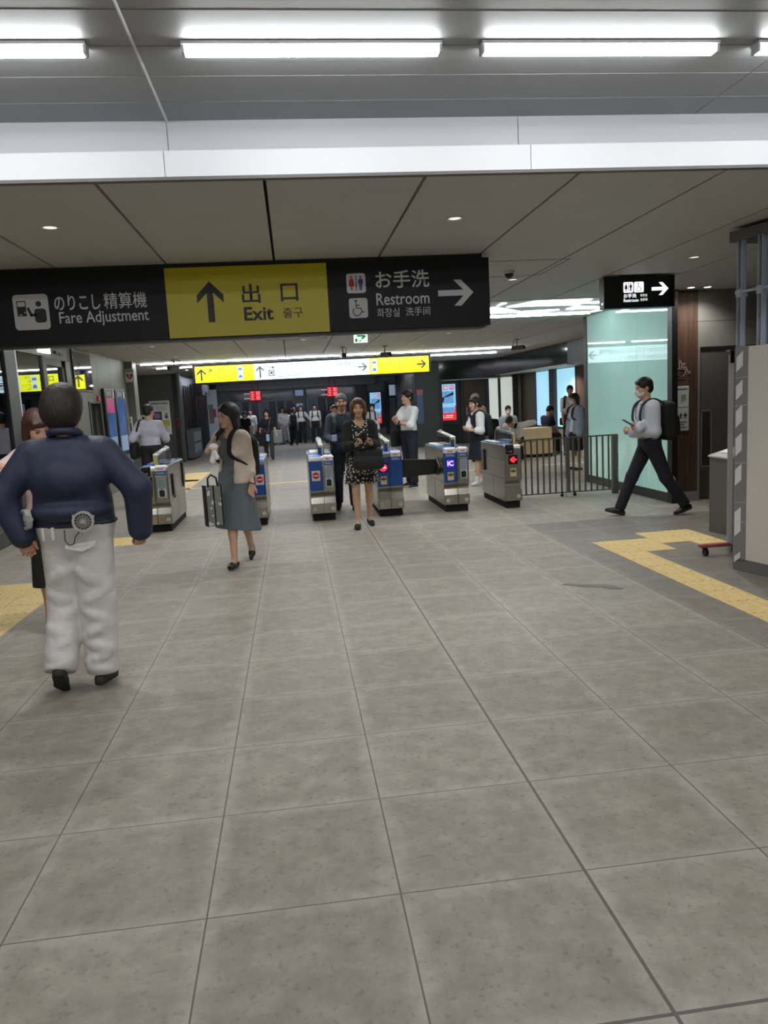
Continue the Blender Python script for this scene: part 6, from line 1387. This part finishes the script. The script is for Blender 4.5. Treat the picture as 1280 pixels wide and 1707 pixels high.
t = thing('handbag', 'large black handbag on the arm of the woman in the floral dress', 'bag', tuple(P5.root.location), P5.root.rotation_euler[2])
Q = SDF(.009); c = np.array([-.07, .24, .87]); Q.box(c, (.17, .075, .125), None, .05); Q.box(c + np.array([0, 0, -.06]), (.185, .085, .07), None, .05, k=.04); obj_from(Q.mesh(), 'bag_body', mat('bag_navyblack', (20, 21, 26), .55), t)
for y in (.19, .29): MB().tube([(-.15, y, .97), (-.155, y - .02, 1.05), (-.135, y - .05, 1.10), (-.09, y - .02, 1.06), (-.02, y, .97)], .009, 6).build('bag_handle', mat('bag_navyblack', (20, 21, 26)), t, smooth=True)
mb = MB().ring((0, 0, -.015), .029, .034, .03, 'z', 16); d_, n_, t_ = P5.J['hdL']; fa = unit(P5.J['wrL'] - P5.J['elL']); R = np.stack([t_, np.cross(fa, t_), fa], 1); mb.v = [tuple(P5.J['wrL'] - fa * .02 + R @ np.array(v)) for v in mb.v]; mb.build('bracelet', mat('pearl', (206, 196, 184), .3), P5.root)

# 6 older man behind her
P6 = make_person('grey-haired man in a dark navy shirt and jeans behind the floral-dress woman', (.70, 10.86), 178, 1.665, 'm', vox=.0075, legs=((8, 6, 2, 4), (-10, 8, 3, -8)), head=(0, 3, 0), hair=('grey_short', hair_dg), sk=skin_t,
    wr=('w', .545, 10.56, 1.02), er=(.5, -.8, -.5), hr=((.1, .9, .1), (-.6, 0, .7), .8), top=dict(m=cloth('shirt_slate', (44, 50, 62)), e=.014, sleeve=1.0, hem=-.12, collar=True, puff=.004),
    bottom=tr(cloth('jeans_dark', (52, 62, 78)), e=.014), shoes=dict(m=matte_black, sole=dk_sole))
phone_for(P6, 'dark phone in the right hand of the grey-haired man', P6.J['handR'] + np.array([0, .02, .02]), (0, .6, .8))
MB().ribbon([tuple(P6.J['shR'] + np.array(v)) for v in ((-.05, -.10, -.02), (-.05, -.05, .075), (-.045, .02, .085), (-.05, .11, .03), (-.055, .15, -.06), (-.03, .15, -.2))], .05, .012, (1, 0, 0)).build('bag_strap', mat('strap_olive', (58, 60, 54), .7), P6.root)

# 7 man in the white shirt with a phone
P7 = make_person('young man in a white shirt and navy trousers holding up his phone beyond the gates', (2.02, 13.27), 122, 1.69, 'm', vox=.008, legs=((3, 2, 4, 0), (-4, 3, 4, 0)), head=(-4, -3, 0), hair=('short', hair_b, 1.07),
    wr=('w', 1.74, 12.98, 1.19), wl=('w', 1.79, 13.02, 1.17), hr=((-.3, .5, .8), (-.9, .2, 0), .75), hl=((.3, .6, .7), (.9, .2, 0), .75), er=(.4, -.2, -1), el=(-.4, -.2, -1),
    top=dict(m=c_white, e=.016, sleeve=.60, hem=.09, collar=True, puff=.006), bottom=tr(cloth('trousers_navy', (24, 27, 44)), e=.016, belt=blk_leather), shoes=dict(m=c_shoe, sole=white_sole))
phone_for(P7, 'phone held up by the young man in the white shirt', (P7.J['handR'] + P7.J['handL']) / 2 + np.array([0, .03, .06]), (0, -1, .25))
t = thing('shoulder_bag', 'black bag hanging in front of the young man in the white shirt', 'bag', tuple(P7.root.location), P7.root.rotation_euler[2])
Q = SDF(.01); Q.box((.20, .10, .88), (.06, .14, .15), None, .04); obj_from(Q.mesh(), 'bag_body', matte_black, t)
MB().ribbon([(.2, .06, 1.0), (.19, .10, 1.2), (.16, .10, 1.38), (.13, .0, 1.475), (.15, -.1, 1.40), (.2, -.06, 1.1), (.21, .02, 1.0)], .028, .006, (.3, 1, 0)).build('strap', matte_black, t)
mb = MB().ring((0, 0, -.018), .027, .034, .03, 'z', 16); fa = unit(P7.J['wrL'] - P7.J['elL']); x = unit(np.cross(fa, (0, 1, 0))); R = np.stack([x, np.cross(fa, x), fa], 1); mb.v = [tuple(P7.J['wrL'] - fa * .02 + R @ np.array(v)) for v in mb.v]; mb.build('wristwatch', frame_m, P7.root)

# 8 schoolgirl
P8 = make_person('schoolgirl in a navy vest and skirt with white sleeves and white sneakers', (3.17, 12.95), 112, 1.50, 'f', vox=.008, legs=((10, 4, 1, 4), (-8, 10, 1, -6)), head=(10, 2, 0), hair=('ponytail', hair_b), lean=3,
    wr=('w', 2.93, 12.72, .985), wl=('w', 2.97, 12.74, .97), hr=((-.5, .8, .1), (-.3, .2, 1), .7), hl=((.5, .8, .1), (.3, .2, 1), .7), er=(.4, -.5, -.8), el=(-.4, -.5, -.8),
    top=[dict(m=c_white, e=.018, sleeve=.66, hem=.03, collar=True, puff=.012), dict(m=cloth('vest_navy', (24, 27, 42)), name='vest', e=.028, sleeve=0, hem=-.02, neckr=.07)],
    bottom=dict(kind='skirt', m=cloth('skirt_navy', (22, 25, 44), .5, 20), hem=.50, r=.19, e=.02), shoes=dict(m=mat('sneaker_white', (224, 222, 216), .6), sole=white_sole, sock=c_white, sock_h=.18, high=.01))
MB().box(-.02, .02, .112, .122, 1.02, 1.18).build('tie', mat('tie_maroon', (96, 26, 38), .6), P8.root)
backpack(P8, 'dark school backpack worn by the schoolgirl in the navy vest', mat('pack_navy', (26, 28, 36), .7), .28, .38, .14, .26, e=.03)

# 17 masked young man striding left
shirt_b = cloth('shirt_paleblue', (200, 205, 220), .5, 11)
P17 = make_person('masked young man in a pale blue shirt and black trousers striding left, phone in hand', (4.21, 8.62), 86, 1.70, 'm', vox=.0065, legs=((-22, 13, 1, -16), (26, 4, 1, 16)), head=(2, 6, 0), hair=('short', hair_b), lean=4, mask=True,
    wr=('w', 3.975, 8.42, 1.06), wl=('w', 3.97, 8.56, 1.01), hr=((-.1, .95, .25), (-.6, 0, .6), .75), hl=((.2, .9, .1), (.5, 0, .8), .75), er=(.3, -.9, -.5), el=(-.3, -.9, -.5),
    top=dict(m=shirt_b, e=.018, sleeve=1.0, hem=.085, collar=True, puff=.012), bottom=tr(cloth('trousers_black', (22, 23, 34)), e=.013, belt=blk_leather, rise=.0), shoes=dict(m=blk_leather, sole=dk_sole))
phone_for(P17, 'dark smartphone in the hand of the masked young man striding left', P17.J['handR'] + np.array([0, .06, .035]), (0, -.5, .8))
backpack(P17, 'black backpack on the masked young man striding left', matte_black, .30, .45, .19, .27, e=.018)
# ================================================================ PEOPLE BEHIND THE GATES
grey_t = cloth('trousers_grey', (96, 96, 98)); dk_t = cloth('trousers_dark', (26, 27, 30)); off_white = cloth('shirt_offwhite', (204, 200, 190))
P3 = make_person('man from behind in a pale lilac shirt, black shoulder bag, facing the wall poster', (-2.46, 13.5), -6, 1.69, 'm', vox=.009, head=(-22, 4, 0), hair=('short', hair_b), wr=('w', -2.24, 13.82, 1.16), wl=('w', -2.70, 13.62, 1.10), face=False,
    top=dict(m=cloth('shirt_lilac', (186, 184, 198)), e=.018, sleeve=1.0, hem=.07, collar=True, puff=.004), bottom=tr(dk_t, e=.016), shoes=dict(m=c_shoe))
t = thing('shoulder_bag', 'black shoulder bag at the left hip of the man in the pale lilac shirt', 'bag', tuple(P3.root.location), P3.root.rotation_euler[2])
Q = SDF(.01); Q.box((-.27, -.03, .92), (.06, .15, .14), None, .05); Q.cap((-.26, -.08, 1.0), (-.24, -.05, 1.15), .05, .02, k=.05); obj_from(Q.mesh(), 'bag_body', matte_black, t)
MB().ribbon([(-.24, -.10, 1.0), (-.19, -.13, 1.25), (-.14, -.075, 1.43), (-.14, .02, 1.455), (-.16, .12, 1.33), (-.23, .12, 1.05)], .035, .008, (1, .3, 0)).build('strap', matte_black, t)

# alcove
P9 = make_person('elderly grey-haired person in a beige jacket just behind the schoolgirl', (3.78, 15.0), 100, 1.58, 'm', vox=.01, lean=10, head=(0, 10, 0), hair=('grey_short', hair_g), face=False, sk=skin_t,
    top=dict(m=cloth('jacket_beige', (142, 126, 104)), e=.035, sleeve=1.0, hem=-.06, puff=.015), bottom=tr(grey_t, e=.016), shoes=dict(m=c_shoe))
P10 = make_person('person with a bulky black backpack seen from behind, near the white windows', (4.47, 17.3), 20, 1.15 * 1.36, 'm', vox=.011, head=(0, 10, 0), lean=6, hair=('short', hair_b), face=False, seat=.46, legs=((80, 80, 6, 0), (80, 80, 6, 0)), top=dict(m=c_black, e=.02, sleeve=1.0, hem=-.02), bottom=tr(dk_t, e=.014), shoes=dict(m=c_shoe))
backpack(P10, 'bulky black backpack on the seated person near the white windows', matte_black, .36, .48, .2, .30, e=.02)
def stool(x, y, z, lb):
    t = thing('stool', lb, 'stool', (x, y, 0), 0, 'low seats in the alcove'); MB().cyl((0, 0, z - .07), .19, .07, 'z', 20).build('seat', bench_a, t, bevel=.01); MB().cyl((0, 0, 0), .16, z - .07, 'z', 20).build('base', matte_black, t)
stool(4.47, 17.32, .385, 'low seat under the person with the bulky black backpack')
P12 = make_person('seated person in a white shirt bending forward over the bench corner', (5.22, 17.45), 145, 1.62, 'm', vox=.01, seat=.475, legs=((82, 84, 6, 0), (82, 84, 6, 0)), lean=42, head=(-10, 40, 0), hair=('short', hair_b), face=False,
    wl=('w', 5.62, 17.35, .86), el=(-.9, -.4, .3), wr=('w', 5.0, 17.1, .72), top=dict(m=c_white, e=.02, sleeve=1.0, hem=.02, puff=.01), bottom=tr(dk_t, e=.014), shoes=dict(m=c_shoe))
stool(5.22, 17.47, .395, 'low seat under the person in white bending forward')
MB().ribbon([tuple(P12.J['shL'] + np.array(v)) for v in ((.06, -.06, -.06), (.04, .0, .07), (.04, .09, .07), (.05, .16, -.04))], .06, .012, (1, 0, 0)).build('bag_strap', matte_black, P12.root)
P13 = make_person('seated person in a white mask facing the viewer, behind the bench', (5.66, 19.62), 170, 1.62, 'm', vox=.01, seat=.47, legs=((82, 84, 6, 0), (82, 84, 6, 0)), lean=-4, head=(6, 4, 0), hair=('short', hair_b), mask=True, top=dict(m=cloth('shirt_greyblue', (150, 156, 166)), e=.02, sleeve=1.0, hem=.02), bottom=tr(dk_t, e=.014), shoes=dict(m=c_shoe))
stool(5.66, 19.72, .39, 'low seat under the masked person behind the bench')
P11 = make_person('person with black hair seated low beside the masked person', (5.3, 20.5), 150, 1.5, 'm', vox=.012, seat=.44, legs=((82, 84, 6, 0), (82, 84, 6, 0)), lean=12, head=(0, 20, 0), hair=('short', hair_b), face=False, top=dict(m=c_black, e=.02, sleeve=1.0, hem=.02), bottom=tr(dk_t, e=.014), shoes=dict(m=c_shoe))
stool(5.3, 20.52, .36, 'low seat under the person with black hair')
P14 = make_person('seated short-haired person in a navy top on the bench, turned to the right', (6.28, 18.55), -62, 1.56, 'f', vox=.01, seat=.485, legs=((80, 82, 4, 0), (80, 82, 4, 0)), lean=14, head=(-8, 26, 0), hair=('short', hair_b), face=False, wr=(.12, .42, .55), wl=(-.1, .42, .55), hr=((0, .9, -.3), (0, .2, -1), .4), hl=((0, .9, -.3), (0, .2, -1), .4),
    top=dict(m=cloth('top_navy', (26, 30, 52)), e=.016, sleeve=.3, hem=.0, neckr=.09), bottom=tr(cloth('trousers_olive', (52, 54, 50)), e=.02), shoes=dict(m=mat('shoe_grey', (120, 120, 122), .6)))
P15 = make_person('man in a white polo shirt and dark trousers standing by the bright windows', (6.66, 17.75), 150, 1.66, 'm', vox=.009, head=(12, 0, 0), hair=('short', hair_b), sk=skin_t, wr=('w', 6.42, 17.62, .70), top=dict(m=c_white, e=.022, sleeve=.45, hem=.09, collar=True), bottom=tr(dk_t, e=.016, belt=blk_leather), shoes=dict(m=c_shoe))
backpack(P15, 'dark backpack on the man in the white polo shirt', matte_black, .30, .42, .15, .26, e=.02)
t = thing('waist_pouch', 'small black pouch hanging at the hip of the man in the white polo shirt', 'bag', tuple(P15.root.location), P15.root.rotation_euler[2]); Q = SDF(.01); Q.box((.20, .02, .82), (.05, .07, .09), None, .03); obj_from(Q.mesh(), 'pouch', matte_black, t)
P16 = make_person('masked student in a pale blue cardigan and dark shorts beside the mint glass', (5.42, 14.2), 105, 1.46, 'f', vox=.008, head=(4, 4, 0), hair=('bob', hair_b), mask=True, top=[dict(m=c_white, e=.016, sleeve=0, hem=-.06), dict(m=cloth('cardigan_blue', (150, 160, 180)), name='cardigan', e=.034, sleeve=1.0, hem=-.14, open=.06, puff=.01)],
    bottom=dict(kind='skirt', m=cloth('shorts_black', (20, 20, 24)), name='shorts', hem=.46, r=.15, e=.02), shoes=dict(m=mat('sneaker_black', (22, 22, 24), .6), sole=white_sole, sock=c_white, sock_h=.16))
backpack(P16, 'black backpack on the masked student by the mint glass', matte_black, .28, .38, .14, .26, e=.03)

# far lobby
def far(lb, x, y, yaw, Ht, topc, botc, hairs=('short', hair_b), sex='m', sleeve=.5, legs=((8, 4, 2, 0), (-8, 8, 2, -6)), vox=.016, hem=.08, **k):
    bt = k.pop('bottom', None) or tr(botc, e=.016)
    return make_person(lb, (x, y), yaw, Ht, sex, vox=vox, legs=legs, hair=hairs, face=k.pop('face', False), top=dict(m=topc, e=.022, sleeve=sleeve, hem=hem), bottom=bt, shoes=dict(m=c_shoe), **k)
P20 = far('woman in a navy T-shirt with a blue pass on a lanyard walking towards the gates', -.76, 22.9, 178, 1.46, cloth('tee_navy', (20, 22, 38)), cloth('trousers_charcoal', (66, 64, 60)), ('bob', hair_b), 'f', .34, vox=.011, hem=.0, face=True, wr=('w', -.98, 22.7, .86), wl=('w', -.48, 22.8, .66))
t = thing('id_pass', 'light blue pass hanging on a cord from the woman in the navy T-shirt', 'pass', tuple(P20.root.location), P20.root.rotation_euler[2])
MB().box(-.045, .045, .165, .18, .56, .76).build('card', mat('pass_blue', (150, 205, 245), .4), t); MB().tube([(-.1, .06, 1.26), (-.08, .15, 1.1), (0, .17, .78), (.09, .2, .9), (.14, .24, .95)], .008, 6).build('cord', mat('cord_tan', (150, 110, 80), .7), t)
t = thing('tote_bag', 'black tote bag beside the woman in the navy T-shirt', 'bag', (-1.02, 22.75, .42)); MB().box(-.17, .17, -.06, .06, 0, .36).build('bag_body', matte_black, t, bevel=.02); MB().tube([(-.1, 0, .35), (-.06, 0, .5), (.06, 0, .5), (.1, 0, .35)], .012, 6).build('bag_handle', matte_black, t)
far('woman in a black dress walking beside the man in white at far left', -1.72, 28.2, 178, 1.42, c_black, c_black, ('bob', hair_b), 'f', .34, hem=.0, bottom=dict(kind='skirt', m=c_black, hem=.3, r=.17, e=.016))
far('man in a white shirt half behind the woman in the black dress', -2.12, 29.6, 175, 1.53, c_white, grey_t, sleeve=.5)
far('person in a white shirt with a black strap, partly hidden behind the black-dress woman', -1.62, 30.4, 165, 1.50, c_white, cloth('trousers_lightgrey', (170, 170, 172)), sleeve=.5)
far('man in a bright white shirt behind the person with a pale suitcase', -.42, 33.6, 185, 1.50, c_white, cloth('trousers_lightgrey', (170, 170, 172)), sleeve=.5)
P21 = far('person in pale grey clothes with a suitcase, walking away', -.30, 31.8, 15, 1.40, cloth('shirt_palegrey', (150, 150, 150)), cloth('trousers_palegrey', (136, 134, 134)), sleeve=.6)
t = thing('suitcase', 'pale grey suitcase in the far lobby beside the person in grey', 'suitcase', (-.66, 31.5, 0)); MB().box(-.2, .2, -.12, .12, .07, .62).build('shell', mat('suitcase_grey', (150, 160, 158), .4), t, bevel=.04); MB().tube([(-.1, .1, .62), (-.1, .1, .85), (.1, .1, .85), (.1, .1, .62)], .012, 6).build('pull_handle', steel_dk, t)
for x in (-.15, .15):
    for y in (-.08, .08): MB().ball((x, y, .035), .034, 10).build('caster', matte_black, t)
P22 = far('man with a black bag across his back, seen from behind in the far lobby', .0, 30.4, 10, 1.45, off_white, dk_t)
backpack(P22, 'black slanted bag on the back of the man seen from behind in the far lobby', matte_black, .26, .5, .12, .24, e=.02)
far('dark-clothed person with a face mask behind the man with the black bag', .08, 33.2, 185, 1.58, cloth('coat_navy', (38, 42, 58)), dk_t, mask=True)
P24 = far('man in light shirt and dark trousers, left of the two in the far doorway', .36, 31.8, 178, 1.54, off_white, dk_t, wl=('w', .75, 31.6, 1.0))
backpack(P24, 'black backpack on the left one of the two men standing in the far doorway', matte_black, .28, .4, .14, .26, e=.02)
P25 = far('man in light shirt and dark trousers, right of the two in the far doorway', .92, 31.3, 180, 1.56, off_white, dk_t, legs=((3, 2, 5, 0), (-3, 4, 5, 0)), sk=skin_t)
backpack(P25, 'black backpack on the right one of the two men standing in the far doorway', matte_black, .28, .4, .14, .26, e=.02)
far('person in a dark slate jacket standing by the right far door', 1.72, 34.2, 200, 1.52, cloth('jacket_slate', (64, 72, 84)), dk_t, sleeve=1.0)
P26 = far('person in a grey top just behind the grey-haired man', .93, 16.6, 170, 1.50, cloth('top_grey', (86, 92, 102)), dk_t, sleeve=1.0, vox=.011, sk=skin_t)
P27 = far('masked woman in a white top with black backpack straps, before the far advertising screen', 2.50, 24.0, 182, 1.46, c_white, dk_t, ('bob', hair_b), 'f', 1.0, vox=.011, mask=True)
backpack(P27, 'black backpack on the masked woman in the white top', matte_black, .28, .4, .14, .26, e=.02)
